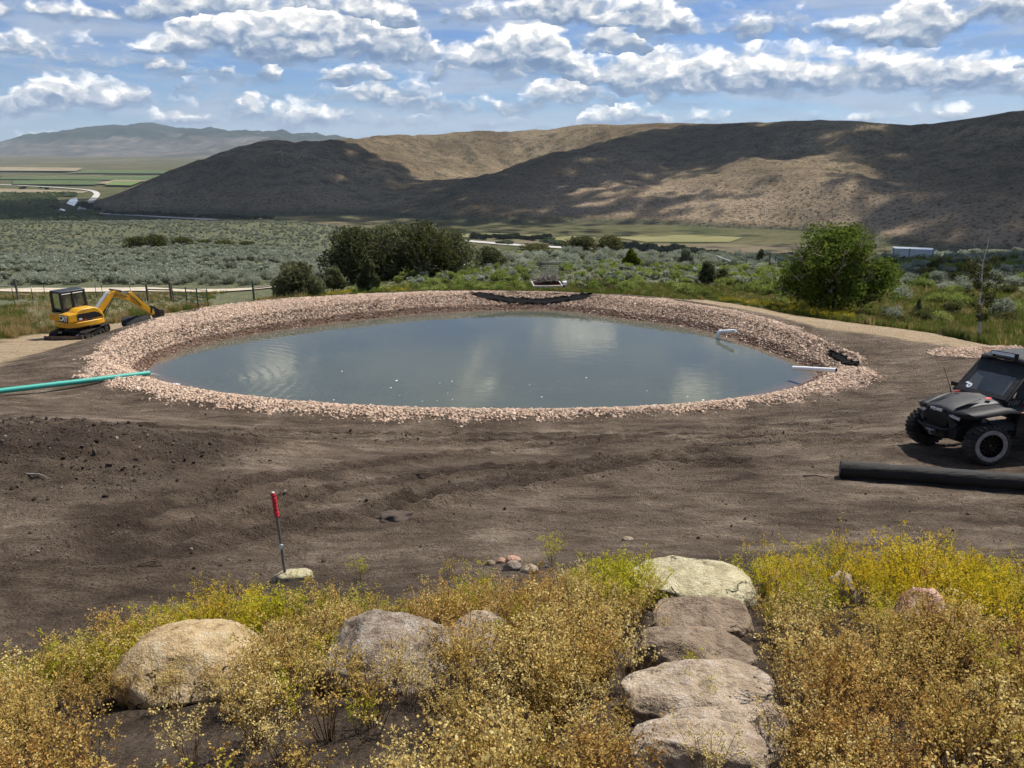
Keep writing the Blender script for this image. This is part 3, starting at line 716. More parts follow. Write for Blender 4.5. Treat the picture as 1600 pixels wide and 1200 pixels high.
for i in range(1, nr + 1):
    f = (i / nr) ** .6
    for a, r in zip(th, rwv): V.append((PC[0] + math.cos(a) * r * f, PC[1] + math.sin(a) * r * f, 0.0)); depthv.append(max(0, 1 - (r - r * f) / .9))
F = []
for i in range(1, nr):
    for k in range(nth): a = 1 + (i - 1) * nth + k; b = 1 + (i - 1) * nth + (k + 1) % nth; F.append((a, b, b + nth, a + nth))
wm = bpy.data.meshes.new('pond_water'); wm.from_pydata(V, [], [(0, 1 + k, 1 + (k + 1) % nth) for k in range(nth)] + F); wm.materials.append(MATS['pond_water'])
vcol(wm, 'zone', np.repeat(np.array(depthv, np.float32)[:, None], 3, 1))
wo = link(bpy.data.objects.new('pond_water', wm)); tag(wo, kind='structure')

# ------------------------------------------------------------------ gravel
def mat_stone(name, stops, rough=.9, spec=.3):
    m, t, b = material(name)
    r = t.new('ShaderNodeObjectInfo').outputs['Random']
    P = t.new('ShaderNodeTexCoord').outputs['Object']
    c = t.ramp(r, stops); n = t.noise(P, 3.0, 3, .6)
    c = t.mix(t.mapr(n, .35, .65, .35, 0), c, t.mix(1.0, c, (.62, .58, .55), 'MULTIPLY'))
    setp(t, b, color=c, rough=rough, spec=spec)
mat_stone('dry_gravel', [(0, (.43, .29, .205)), (.2, (.54, .39, .28)), (.45, (.61, .46, .34)), (.65, (.50, .34, .25)), (.8, (.68, .56, .44)), (.93, (.38, .27, .2)), (1, (.28, .19, .145))])
mat_stone('wet_gravel', [(0, (.155, .082, .048)), (.3, (.20, .105, .06)), (.6, (.25, .14, .085)), (1, (.13, .07, .045))], .45, .5)
def pebble(seed, flat=.7):
    rng = np.random.RandomState(seed); bm = bmesh.new(); bmesh.ops.create_icosphere(bm, subdivisions=1, radius=1.0)
    for i in range(5):
        n = Vector(rng.randn(3)).normalized(); d = rng.uniform(.55, .8)
        for v in bm.verts:
            q = v.co.dot(n) - d
            if q > 0: v.co -= n * q
    sc = rng.uniform(.7, 1.2, 3); sc[2] *= flat
    for v in bm.verts: v.co = Vector((v.co.x * sc[0], v.co.y * sc[1], v.co.z * sc[2]))
    return bm
def pebble_mesh(seed, mat, flat=.7):
    bm = pebble(seed, flat); me = bpy.data.meshes.new('stone'); bm.to_mesh(me); bm.free(); me.materials.append(MATS[mat]); return me
rng = np.random.RandomState(11)
N = 270000
ta = rng.uniform(-np.pi, np.pi, N); rw_ = np.interp(ta, TH, RWv); rg_ = np.interp(ta, TH, RGv)
edge = rg_ + fbm(np.cos(ta) * 14, np.sin(ta) * 14, 3, .6, 3) * .5 + rng.exponential(.10, N) - .1
rr = rw_ - .45 + rng.rand(N) * (edge - rw_ + .45)
keepw = rng.rand(N) < ((edge - rw_ + .45) * rr) / (4.6 * 13.5) * .62
ta, rr = ta[keepw], rr[keepw]
gx = PC[0] + np.cos(ta) * rr; gy = PC[1] + np.sin(ta) * rr
# torn places where the liner shows
LINERS = [[at_z(px, py, .62) for px, py in [(738, 459), (790, 461), (850, 462), (925, 462)]], [at_z(px, py, .62) for px, py in [(1296, 545), (1318, 556), (1332, 566), (1340, 574)]]]
dl = np.minimum(pl_dist(gx, gy, [tuple(p) for p in LINERS[0]]) / .20, pl_dist(gx, gy, [tuple(p) for p in LINERS[1]]) / .14)
ok = dl + fbm(gx * 2, gy * 2, 2, .5, 4) * .5 > 1.0
gx, gy = gx[ok], gy[ok]; gzv = ground_z(gx, gy); n = len(gx)
sc = rng.gamma(4, .0058, n) + .011
wet = gzv < (.21 + .07 * fbm(gx * .6, gy * .6, 2, .5, 8))
# keep the teal pipe's run free of buried overlap
P = np.stack([gx, gy, gzv + sc * .22], -1); R = rng.uniform(0, 6.28, (n, 3)); R[:, :2] *= .12; I = rng.randint(0, 5, n)
scatter('gravel', [pebble_mesh(i, 'dry_gravel') for i in range(5)], P[~wet], R[~wet], sc[~wet], I[~wet], label='pinkish tan crushed gravel banked round the pond rim', cat='gravel')
scatter('wet_gravel', [pebble_mesh(i + 10, 'wet_gravel') for i in range(5)], P[wet], R[wet], sc[wet], I[wet], label='wet brown gravel band along the waterline', cat='gravel')
# heap of spare gravel beside the right-hand track
hp = hit(1560, 553); hN = 9000
hx = hp.x + rng.randn(hN) * 1.55 + .6; hy = hp.y + rng.randn(hN) * .62 - (hx - hp.x) * .12
hr = np.sqrt(((hx - hp.x - .6) / 2.6) ** 2 + ((hy - hp.y + (hx - hp.x) * .12) / 1.1) ** 2)
hsel = hr < 1.15; hx, hy, hr = hx[hsel], hy[hsel], hr[hsel]
hz = ground_z(hx, hy) + np.maximum(0, 1 - hr) * .32 * rng.rand(len(hx)) ** .4; hs = rng.gamma(8, .0042, len(hx)) + .012
scatter('gravel_heap', [pebble_mesh(i + 20, 'dry_gravel') for i in range(5)], np.stack([hx, hy, hz + hs * .3], -1), rng.uniform(0, 6.28, (len(hx), 3)), hs, rng.randint(0, 5, len(hx)), label='low spread heap of tan gravel behind the off-road vehicle', cat='gravel')

# soil clods over the pad, thick on the dug heap
def mat_clod():
    m, t, b = material('clod')
    r = t.new('ShaderNodeObjectInfo').outputs['Random']
    setp(t, b, color=t.ramp(r, [(0, (.035, .026, .02)), (.5, (.062, .047, .038)), (.85, (.095, .075, .062)), (.96, (.17, .14, .115)), (1, (.3, .26, .22))]), rough=1, spec=.1)
mat_clod()
N = 80000
cx = rng.uniform(-17, 17, N); cy = 8 + rng.rand(N) ** 1.1 * 17
m_ = np.exp(-(((cx + 8.2) / 3.4) ** 2 + ((cy - 13.0) / 2.6) ** 2))
drut = np.min([pl_dist(cx, cy, pl) for pl in RUTS], axis=0)
r_, rw2, rg2, _ = pond_rt(cx, cy)
prob = .07 + .5 * sstep(.15, .6, m_) + .75 * np.exp(-((drut - .22) / .2) ** 2) * np.clip(.5 + 1.5 * perlin(cx * .4, cy * .4), 0, 1)
sel = (rng.rand(N) < prob) & (r_ > rg2 + .1) & (cy > np.interp(cx, TOE_X, TOE_Y) + .1); cx, cy, m_ = cx[sel], cy[sel], m_[sel]
cs = (rng.gamma(1.4, .0048, len(cx)) + .005) * (1 + .7 * sstep(.2, .7, m_))
scatter('soil_clods', [pebble_mesh(i + 30, 'clod', .8) for i in range(5)], np.stack([cx, cy, ground_z(cx, cy) + cs * .2], -1), rng.uniform(0, 6.28, (len(cx), 3)), cs, rng.randint(0, 5, len(cx)), label='dark brown soil clods strewn over the dug ground', cat='soil')

# torn black liner
simple('liner', (.008, .008, .0085), .9, 0, .1, .4, 6, .6)
for li, (pl, wdt, lab) in enumerate([(LINERS[0], .19, 'torn black liner showing along the far rim of the pond'), (LINERS[1], .11, 'ragged black liner flap at the right end of the pond')]):
    mb = MB(); rows = []
    K = 44
    for i in range(K + 1):
        f = i / K * (len(pl) - 1); a = min(int(f), len(pl) - 2); p = pl[a].lerp(pl[a + 1], f - a); d = (pl[a + 1] - pl[a]).normalized(); nrm = Vector((-d.y, d.x, 0))
        w0 = wdt * (1 + .5 * perlin(np.array([i * .45]), np.array([li * 9.5]))[0] * 2) * min(1, (i + 1) / 4, (K + 1 - i) / 4); row = []
        for j in range(6):
            q = p + nrm * (j / 5 - .5) * 2 * w0
            row.append((q.x, q.y, gz(q.x, q.y) + .035 + .05 * abs(perlin(np.array([i * .6 + j]), np.array([j * .9 + li]))[0]) + (.07 * random.random() if j in (0, 5) else 0)))
        rows.append(row)
    vs = [v for r in rows for v in r]; fs = [(i * 6 + j, i * 6 + j + 1, (i + 1) * 6 + j + 1, (i + 1) * 6 + j) for i in range(K) for j in range(5)]
    o = mb.add(vs, fs).build('pond_liner', 'liner', solid=.006); tag(o, lab, 'liner')

# ------------------------------------------------------------------ rocks
def mat_rock(name, cols, lichen=(.36, .34, .25), lich=.5, bands=0.0):
    m, t, b = material(name)
    P = t.new('ShaderNodeTexCoord').outputs['Object']
    n1 = t.noise(P, 2.2, 6, .62, .6); n2 = t.noise(P, 9.0, 6, .7); n3 = t.noise(P, 40., 3, .6)
    c = t.ramp(n1, [(.32, cols[0]), (.5, cols[1]), (.66, cols[2])])
    if bands:
        w = t.new('ShaderNodeTexWave', wave_type='BANDS', bands_direction='DIAGONAL'); t.put(w.inputs['Vector'], P); w.inputs['Scale'].default_value = 2.4; w.inputs['Distortion'].default_value = 9.0; w.inputs['Detail'].default_value = 4.0
        c = t.mix(t.math('MULTIPLY', w.outputs['Fac'], bands), c, cols[3])
    c = t.mix(t.mapr(n2, .5, .66, 0, lich), c, lichen)
    c = t.mix(t.mapr(n2, .46, .34, 0, .65), c, tuple(q * .35 for q in cols[0]))
    crack = t.new('ShaderNodeTexVoronoi', feature='DISTANCE_TO_EDGE'); t.put(crack.inputs['Vector'], t.vmath('ADD', P, t.vmath('SCALE', t.noise(P, 3., 4, .6, out=1), sc=.5))); crack.inputs['Scale'].default_value = 1.3
    ck = t.mapr(crack.outputs[0], 0.0, .022, 1, 0)
    ck = t.math('MULTIPLY', ck, t.math('GREATER_THAN', n1, .52))
    c = t.mix(t.math('MULTIPLY', ck, .6), c, tuple(q * .3 for q in cols[0]))
    h = t.math('ADD', t.math('MULTIPLY', n2, .8), t.math('ADD', t.math('MULTIPLY', n3, .25), t.math('MULTIPLY', ck, -.5)))
    setp(t, b, color=c, rough=.92, spec=.2, normal=t.bump(h, 1.0, .07))
mat_rock('rock_tan', [(.26, .175, .085), (.44, .32, .17), (.56, .42, .26)], (.52, .46, .34), .6)
mat_rock('rock_grey', [(.14, .10, .07), (.23, .17, .125), (.31, .235, .17), (.42, .36, .29)], (.46, .43, .37), .6, .35)
mat_rock('rock_cream', [(.28, .235, .135), (.44, .385, .24), (.55, .49, .33)], (.56, .52, .36), .5)
mat_rock('rock_brown', [(.15, .108, .075), (.24, .178, .125), (.33, .25, .18)], (.34, .27, .2), .4)
mat_rock('rock_pale', [(.25, .185, .13), (.36, .28, .20), (.47, .375, .28)], (.52, .46, .4), .5)
mat_rock('rock_pink', [(.30, .17, .11), (.43, .26, .18), (.52, .35, .26)], (.5, .4, .32), .4)
def rock(name, mat, c, size, rz, seed, label, cat='rock', group=None, box=2.0, sub=4, facets=9, tilt=0.0, lump=.12):
    rng = np.random.RandomState(seed); bm = bmesh.new(); bmesh.ops.create_icosphere(bm, subdivisions=sub, radius=1.0)
    off = Vector(rng.uniform(-50, 50, 3))
    pl = [(Vector(rng.randn(3)).normalized(), rng.uniform(.72, .95)) for _ in range(facets)]
    from mathutils import noise as mn
    for v in bm.verts:
        q = v.co.copy(); e = box
        k = (abs(q.x) ** e + abs(q.y) ** e + abs(q.z) ** e) ** (-1 / e); q *= k
        for nn, d in pl:
            w = q.dot(nn) - d
            if w > 0: q -= nn * w * .97
        q *= 1 + lump * mn.fractal(q * 1.4 + off, .8, 2.0, 4) + .022 * mn.fractal(q * 6 + off, .8, 2.0, 3)
        v.co = Vector((q.x * size[0], q.y * size[1], q.z * size[2]))
    me = bpy.data.meshes.new(name); bm.to_mesh(me); bm.free(); me.materials.append(MATS[mat]); me.polygons.foreach_set('use_smooth', [True] * len(me.polygons))
    o = link(bpy.data.objects.new(name, me)); o.location = c; o.rotation_euler = (tilt, 0, rz)
    return tag(o, label, cat, group)
def rock_at(name, mat, px0, px1, py_top, py_bot, seed, label, hgt=.6, dep=.8, **kw):
    """rock whose picture spans px0..px1 and whose foot meets the ground at py_bot"""
    f = hit((px0 + px1) / 2, py_bot); t = depth(f); w = (px1 - px0) / FPX * t / 2
    top = at_t((px0 + px1) / 2, py_top, t + w * dep * .6); h = max(.08, (top.z - f.z)) if hgt is None else hgt
    return rock(name, mat, (f.x, f.y + w * dep * .75, f.z + h * .12), (w, w * dep, h), kw.pop('rz', 0), seed, label, **kw)
rock_at('boulder', 'rock_tan', 150, 402, 992, 1100, 3, 'large rounded tan boulder in the golden weeds on the left', hgt=.29, dep=.78, facets=6, sub=5, rz=.1, lump=.08)
rock_at('boulder', 'rock_grey', 486, 736, 960, 1085, 14, 'big grey brown lichen streaked boulder among the weeds', hgt=.27, dep=.85, sub=5, facets=7, rz=-.2, lump=.10)
rock_at('boulder', 'rock_pale', 694, 800, 968, 1024, 22, 'pale wedge shaped boulder against the grey boulder', hgt=.2, dep=.85, facets=9, rz=.3)
STEP = []
for (x0, x1, yt, yb, mt_, sd, lb, h, dp) in [
    (985, 1192, 878, 958, 'rock_cream', 31, 'cream slab with a dark hollow, topmost of the stone steps', .20, .62),
    (1030, 1185, 945, 1000, 'rock_brown', 32, 'brown stone step just below the cream slab', .17, .60),
    (1000, 1192, 988, 1075, 'rock_brown', 33, 'broad brown stone step in the middle of the path', .22, .55),
    (985, 1235, 1070, 1138, 'rock_pale', 34, 'wide pale stone step with weeds growing over it', .17, .5),
    (1030, 1255, 1134, 1192, 'rock_pale', 35, 'pale rounded stone step near the bottom of the picture', .17, .5),
    (985, 1215, 1190, 1235, 'rock_pale', 36, 'lowest stone step cut by the bottom of the picture', .15, .5)]:
    f = hit((x0 + x1) / 2, yb); t = depth(f); w = (x1 - x0) / FPX * t / 2
    STEP.append(rock('stone_step', mt_, (f.x, f.y + w * dp * .95, f.z + h * .02), (w, w * dp * 1.15, h), random.uniform(-.12, .12), sd, lb, 'step', 'stone steps up the bank', box=3.2, sub=5, facets=6, lump=.08, tilt=-.04))
rock_at('boulder', 'rock_pink', 1395, 1500, 952, 1012, 41, 'pinkish boulder half hidden by weeds on the right', hgt=.32, dep=.8, facets=10)
rock_at('boulder', 'rock_pale', 1292, 1345, 920, 948, 42, 'small pale boulder top showing through the weeds', hgt=.24, dep=.8)
for i, (x0, x1, yt, yb, mt_, lb) in enumerate([
    (757, 775, 872, 884, 'rock_brown', 'brown stone at the left end of the small rock pile'), (774, 792, 868, 880, 'rock_pink', 'reddish stone at the back of the small rock pile'),
    (786, 814, 866, 880, 'rock_pink', 'flat reddish stone on top of the small rock pile'), (784, 815, 878, 892, 'rock_grey', 'dark grey stone at the front of the small rock pile'),
    (814, 842, 876, 896, 'rock_pale', 'pale rounded stone at the right end of the small rock pile'), (972, 990, 838, 846, 'rock_pale', 'pale stone lying on the dirt above the yellow weeds')]):
    rock_at('stone', mt_, x0, x1, yt, yb, 50 + i, lb, hgt=(x1 - x0) / FPX * 10 * .28, dep=.75, sub=3, facets=10, cat='stone')
rk = rock_at('stone', 'rock_cream', 418, 486, 892, 908, 60, 'flat white stone at the foot of the marker post', hgt=.07, dep=.42, facets=6, box=3.0, rz=.2, cat='stone')

# ------------------------------------------------------------------ marker post
simple('galvanised', (.23, .25, .25), .5, .75, .5, .3, 12); simple('red_plastic', (.45, .012, .02), .35, 0, .5, .25, 30); simple('white_paint', (.78, .78, .76), .5, 0, .5, .08, 10)
pb = hit(448, 905); mp = empty('marker_post', pb, 0, 'grey metal marker post with its top wrapped in red tape', 'post')
ht = (905 - 762) / FPX * depth(pb) * 1.02; lean = -.06
MB().tube([(0, 0, -.25), (lean * .5, 0, ht * .5), (lean, 0, ht)], .017, 10).build('pole', 'galvanised', mp, smooth=True)
red = MB()
for k in range(7):
    z = ht - .285 + k * .043; x = lean * z / ht
    red.lathe([(.018, z - .006), (.029 + .006 * random.random(), z + .012), (.027, z + .026), (.019, z + .042)], 10, 'z', (x, random.uniform(-.004, .004), 0))
ro_ = red.build('red_tape', 'red_plastic', mp, smooth=True)
MB().lathe([(.001, ht + .03), (.014, ht + .022), (.018, ht + .006), (.018, ht - .004)], 10, 'z', (lean, 0, 0)).build('white_cap', 'white_paint', mp, smooth=True)
MB().box((lean * .42 - .002, -.02, ht * .40), (.045, .008, .06), (0, .4, 0)).build('paper_tag', 'white_paint', mp)

# ------------------------------------------------------------------ pipes
def mat_pipe(name, col, dirt):
    m, t, b = material(name)
    P = t.new('ShaderNodeTexCoord').outputs['Object']; n = t.noise(P, 2.0, 6, .7)
    setp(t, b, color=t.mix(t.mapr(n, .52, .75, 0, .55), col, dirt), rough=.38, spec=.5)
mat_pipe('teal_pipe', (.045, .36, .29), (.10, .26, .2)); mat_pipe('white_pvc', (.80, .80, .79), (.55, .5, .43)); simple('pipe_bore', (.015, .02, .02), .9)
simple('print_ink', (.02, .06, .05), .6)
def ring_pipe(mb, pts, ro, ri, n=20):
    mb.tube(pts, ro, n, cap=False); mb.tube(pts, ri, n, cap=False)
    return mb
e = at_z(234, 583, .62); g0 = hit(-140, 652); s0 = hit(0, 619); s0.z += .16
d = (s0 - e); far_ = e + d * 1.75
far_.z = gz(far_.x, far_.y) + .09
tp = empty('outlet_pipe', (s0.x, s0.y, s0.z), 0, 'teal drain pipe running over the gravel into the pond', 'pipe')
mid_ = e.lerp(s0, .45); pts = [e - s0, mid_ - s0, Vector((0, 0, 0)), far_ - s0]
MB().tube(pts, .083, 20, cap=False).build('pipe_wall', 'teal_pipe', tp, smooth=True)
MB().tube(pts[:2], .074, 20, cap=False).build('pipe_bore', 'pipe_bore', tp, smooth=True)
q0 = pts[1].lerp(pts[2], .30); q1 = pts[1].lerp(pts[2], .36)
MB().tube([q0, q0.lerp(q1, .15), q1], [.094, .097, .085], 20, cap=False).build('bell_joint', 'teal_pipe', tp, smooth=True)
for k in range(9):
    a = pts[1].lerp(pts[0], .25 + .05 * k); b_ = pts[1].lerp(pts[0], .275 + .05 * k)
    dd = (b_ - a).normalized(); side = Vector((dd.y, -dd.x, 0)).normalized(); side = side if (side.y < 0) else -side; nrm = (side + Vector((0, 0, .6))).normalized(); tn = dd.cross(nrm).normalized() * .008
    MB().quad(*(w + nrm * .0845 for w in (a - tn, b_ - tn, b_ + tn, a + tn))).build('printed_line', 'print_ink', tp)
# the jet and its splash
def mat_jet():
    m, t, b = material('jet_water'); setp(t, b, color=(.8, .86, .88), rough=.08, trans=.75, ior=1.33)
    m, t, b = material('foam'); setp(t, b, color=(.82, .85, .85), rough=.7)
mat_jet()
js = empty('water_jet', (e.x, e.y, 0), 0, 'thin jet of water arcing from the teal pipe into the pond', 'water')
arc = []
for k in range(9):
    f = k / 8; p = e.lerp(SPLASH, f); p.z = (e.z - .05) * (1 - f * f * .98) + .015; arc.append((p.x - e.x, p.y - e.y, p.z))
MB().tube(arc, [.022 + .008 * math.sin(k * 2.1) for k in range(9)], 8).build('jet', 'jet_water', js, smooth=True)
sp = MB()
for k in range(46):
    a = random.random() * 6.28; r = random.random() ** .7 * .30; s = random.uniform(.012, .045)
    sp.lathe([(.001, s * .7), (s * .7, s * .45), (s, 0.0)], 6, 'z', (SPLASH.x - e.x + math.cos(a) * r * 1.3, SPLASH.y - e.y + math.sin(a) * r, .004))
tag(sp.build('splash', 'foam', js, smooth=True), kind='stuff')
# white pipe at the right end
a = at_z(1239, 575, .42); b_ = at_z(1306, 578.5, .70)
wp = empty('inlet_pipe', (b_.x, b_.y, b_.z), 0, 'straight white plastic pipe reaching over the water at the right end', 'pipe')
MB().tube([a - b_, Vector((0, 0, 0)), (b_ - a).normalized() * .02], [.078, .078, .078], 20, cap=False).build('pipe_wall', 'white_pvc', wp, smooth=True)
MB().tube([a - b_, (a - b_) * .5], .068, 20).build('pipe_bore', 'pipe_bore', wp, smooth=True)
MB().tube([(b_ - a).normalized() * .0, (b_ - a).normalized() * .01], .07, 20).build('pipe_end', 'pipe_bore', wp)
# white elbow pipe on the far right bank
a = at_z(1127, 518, .30); b_ = at_z(1150, 517, .46)
ep = empty('overflow_pipe', (a.x, a.y, 0), 0, 'short white plastic elbow pipe dipping into the water', 'pipe')
k_ = Vector((0, 0, 0))
MB().tube([b_ - Vector((a.x, a.y, 0)), Vector((0, 0, a.z))], .075, 18).build('pipe_wall', 'white_pvc', ep, smooth=True)
MB().tube([Vector((0.02, 0, a.z)), Vector((-.06, 0, a.z - .01)), Vector((-.11, 0, a.z - .07)), Vector((-.12, 0, a.z - .16))], .088, 18).build('elbow', 'white_pvc', ep, smooth=True)
MB().tube([Vector((-.12, 0, a.z - .14)), Vector((-.125, 0, -.1))], .088, 18).build('down_pipe', 'white_pvc', ep, smooth=True)
# bits of foam on the water
fp = []; rng = np.random.RandomState(5)
while len(fp) < 18:
    q = at_z(rng.uniform(520, 1150), 634 - abs(rng.randn()) * 24, 0); r_, rw1, _, _ = pond_rt(np.array([q.x]), np.array([q.y]))
    if r_[0] < rw1[0] - .2: fp.append((q.x, q.y, .004))
fm = MB().lathe([(.001, .5), (.7, .35), (1.0, 0)], 7, 'z'); fo = bpy.data.meshes.new('fleck'); fo.from_pydata(fm.v, [], fm.f); fo.materials.append(MATS['foam'])
scatter('foam_flecks', [fo], fp, rng.uniform(0, 6, (18, 3)) * np.array([0, 0, 1]), np.stack([rng.gamma(3, .005, 18) + .006] * 2 + [np.full(18, .01)], -1), np.zeros(18), label='small white foam flecks floating near the front shore', cat='foam')
# ------------------------------------------------------------------ foreground weeds
def mat_leaf(name, stops, trans=.45, rough=.7, posvar=None):
    m, t, b = material(name); t.n.remove(b)
    out = [n for n in t.n if n.type == 'OUTPUT_MATERIAL'][0]
    r = t.new('ShaderNodeObjectInfo').outputs['Random']
    P = t.new('ShaderNodeNewGeometry').outputs['Position']
    n = t.noise(P, 38.0, 1, .5) if posvar is None else t.noise(P, posvar, 2, .5)
    f = t.math('ADD', t.math('MULTIPLY', r, .45), t.math('MULTIPLY', t.mapr(n, .25, .75), .55))
    c = t.ramp(f, stops)
    d = t.new('ShaderNodeBsdfDiffuse'); tr = t.new('ShaderNodeBsdfTranslucent'); mx = t.new('ShaderNodeMixShader')
    t.put(d.inputs[0], c); t.put(tr.inputs[0], c); mx.inputs[0].default_value = trans
    t.l.new(d.outputs[0], mx.inputs[1]); t.l.new(tr.outputs[0], mx.inputs[2]); t.l.new(mx.outputs[0], out.inputs[0])
    return m
mat_leaf('pod_gold', [(0.1, (.280, .168, .040)), (.35, (.538, .370, .101)), (.6, (.690, .520, .180)), (.9, (.800, .700, .350))], .42)
mat_leaf('pod_brown', [(0.1, (.224, .112, .034)), (.4, (.470, .274, .078)), (.7, (.638, .420, .134)), (.95, (.806, .616, .280))], .42)
mat_leaf('pod_green', [(0.1, (.24, .24, .02)), (.4, (.46, .43, .03)), (.7, (.62, .56, .04)), (.95, (.72, .64, .12))], .5)
mat_leaf('pod_yellow', [(0.1, (.42, .28, .015)), (.4, (.66, .47, .025)), (.7, (.78, .58, .04)), (.95, (.82, .68, .14))], .5)
mat_leaf('stem_brown', [(0, (.112, .062, .028)), (.5, (.224, .134, .056)), (1, (.381, .269, .123))], .1)
mat_leaf('stem_green', [(0, (.10, .10, .025)), (.5, (.17, .16, .04)), (1, (.28, .24, .07))], .2)
def weed_mesh(seed, mats, h=.5, ns=13, twigs=6, pods=9, spread=.22, podr=.0062):
    rng = np.random.RandomState(seed); V = []; F = []; M = []
    def ribbon(a, b, w0, w1, mi):
        d = b - a; s = np.cross(d, rng.randn(3)); s /= np.linalg.norm(s) + 1e-9; k = len(V)
        V.extend([a - s * w0, a + s * w0, b + s * w1, b - s * w1]); F.append((k, k + 1, k + 2, k + 3)); M.append(mi)
    def pod(p, r):
        n = rng.randn(3); n[2] += .4; n /= np.linalg.norm(n); a = np.cross(n, rng.randn(3)); a /= np.linalg.norm(a); b = np.cross(n, a); k = len(V)
        V.extend([p - a * r, p - b * r * .85, p + a * r, p + b * r * .85]); F.append((k, k + 1, k + 2, k + 3)); M.append(0)
    for i in range(ns):
        az = rng.uniform(0, 6.28); lean = rng.uniform(0, 1) ** .7 * spread; hh = h * rng.uniform(.6, 1.08)
        base = np.array([math.cos(az), math.sin(az), 0]) * rng.uniform(0, .05)
        pts = [base + np.array([math.cos(az) * lean * f ** 1.3, math.sin(az) * lean * f ** 1.3, hh * f]) + rng.randn(3) * .008 * f for f in (0, .3, .6, .85, 1)]
        for a, b, w in zip(pts[:-1], pts[1:], (.0030, .0026, .0020, .0014)):
            ribbon(a, b, w, w * .8, 1); ribbon(a, b, w, w * .8, 1)
        for j in range(twigs):
            f = rng.uniform(.38, 1.0); k = f * 4; q = min(int(k), 3); p = pts[q] + (pts[q + 1] - pts[q]) * (k - q) if f < 1 else pts[4]
            ta = rng.uniform(0, 6.28); L = rng.uniform(.05, .13) * (1.25 - f * .5); e = p + np.array([math.cos(ta) * L * .75, math.sin(ta) * L * .75, L * .85])
            ribbon(p, e, .0013, .0009, 1)
            for n in range(pods):
                g = rng.uniform(.25, 1.08); pod(p + (e - p) * g + rng.randn(3) * .009, podr * rng.uniform(.7, 1.35))
    me = mesh_np('weed', np.array(V), np.array(F), mats, smooth=False); me.polygons.foreach_set('material_index', np.array(M, np.int32)); return me
W_GOLD = [weed_mesh(200 + i, ['pod_gold', 'stem_brown']) for i in range(4)]
W_BROWN = [weed_mesh(210 + i, ['pod_brown', 'stem_brown'], ns=15) for i in range(4)]
W_GREEN = [weed_mesh(220 + i, ['pod_green', 'stem_green'], h=.46, pods=10) for i in range(3)]
W_YEL = [weed_mesh(230 + i, ['pod_yellow', 'stem_green'], h=.5, pods=10, podr=.0058) for i in range(3)]
rng = np.random.RandomState(77)
N = 6400
bx = rng.uniform(-7.5, 10.5, N); by = rng.uniform(1.6, 9.6, N)
toe = np.interp(bx, TOE_X, TOE_Y); s_ = toe - by
bz = ground_z(bx, by)
# pixel of each plant's foot, to follow the drifts of colour along the bank
tt = by * CP - (bz - CAM_Z) * SP; ppx = 800 + FPX * bx / tt; ppy = 600 + FPX * (-(bz - CAM_Z) * CP - by * SP) / tt
nz = fbm(bx * .9, by * .9, 3, .55, 55); nz2 = fbm(bx * 2.2, by * 2.2, 2, .5, 66)
FEET = np.interp(ppx, [-300, 0, 250, 330, 450, 520, 600, 700, 800, 850, 900, 1000, 1200, 1400, 1600, 1900], [1170, 1092, 1002, 972, 972, 978, 978, 976, 972, 948, 915, 916, 905, 900, 925, 960])
fd = ppy - FEET
keep = (fd > nz * 30) & (tt > 1.6) & ~((ppx > 406) & (ppx < 496) & (ppy < 980)) & ~((ppx > 735) & (ppx < 862) & (ppy < 952))
bare = np.exp(-(((ppx - 270) / 140) ** 4 + ((ppy - 1205) / 105) ** 4)) + .9 * np.exp(-(((ppx - 530) / 70) ** 2 + ((ppy - 1220) / 80) ** 2)) + nz * .25
keep &= bare < .55
path = (ppx > 1000 - (ppy - 900) * .04) & (ppx < 1180 + (ppy - 900) * .12) & (ppy > 872)
keep &= ~path | (rng.rand(N) < .03)
for o in [q for q in bpy.data.objects if q.name.startswith('boulder')]:
    w, d_ = max(abs(v.co.x) for v in o.data.vertices), max(abs(v.co.y) for v in o.data.vertices)
    keep &= (((bx - o.location.x) / (w * .92)) ** 2 + ((by - o.location.y) / (d_ * .95)) ** 2) > 1.0
    keep &= ~((np.abs(bx - o.location.x) < w * .8) & (by < o.location.y) & (by > o.location.y - d_ - .42) & (rng.rand(N) < .72))
keep &= rng.rand(N) < np.clip(.84 + nz * 1.3, .3, 1) * np.where(ppy > 1000, .9, 1.0) + .5 * ((ppx > 490) & (ppx < 890) & (fd < 60))
bx, by, bz, s_, ppx, ppy, nz, nz2, fd = [q[keep] for q in (bx, by, bz, s_, ppx, ppy, nz, nz2, fd)]; n = len(bx)
u_ = rng.rand(n)
edge_ = np.interp(ppx, [-200, 0, 180, 250, 330, 480, 520, 850, 900, 1000, 1200, 1400, 1700], [45, 45, 40, 52, 62, 45, 6, 6, 45, 60, 82, 110, 115])
gy_ = fd + nz2 * 26 < edge_
kind = np.where(gy_, np.where((ppx > 1180) & (u_ < .62) | ((ppx > 180) & (ppx < 420) & (u_ < .3)), 3, 2), np.where((ppx > 420) & (ppx < 880) & (ppy < 1010) | (nz > .12), 1, 0))
kind = np.where(~gy_ & (u_ < .05), 2, kind); kind = np.where(~gy_ & (u_ > .62) & (kind == 1), 0, kind); kind = np.where(gy_ & (u_ > .86), 0, kind)
scl = .88 * rng.uniform(.6, 1.15, n) * (1 + nz2 * .55) * np.where(fd < 12, .8, 1.0)
rot = np.stack([rng.randn(n) * .08, rng.randn(n) * .08, rng.uniform(0, 6.28, n)], -1)
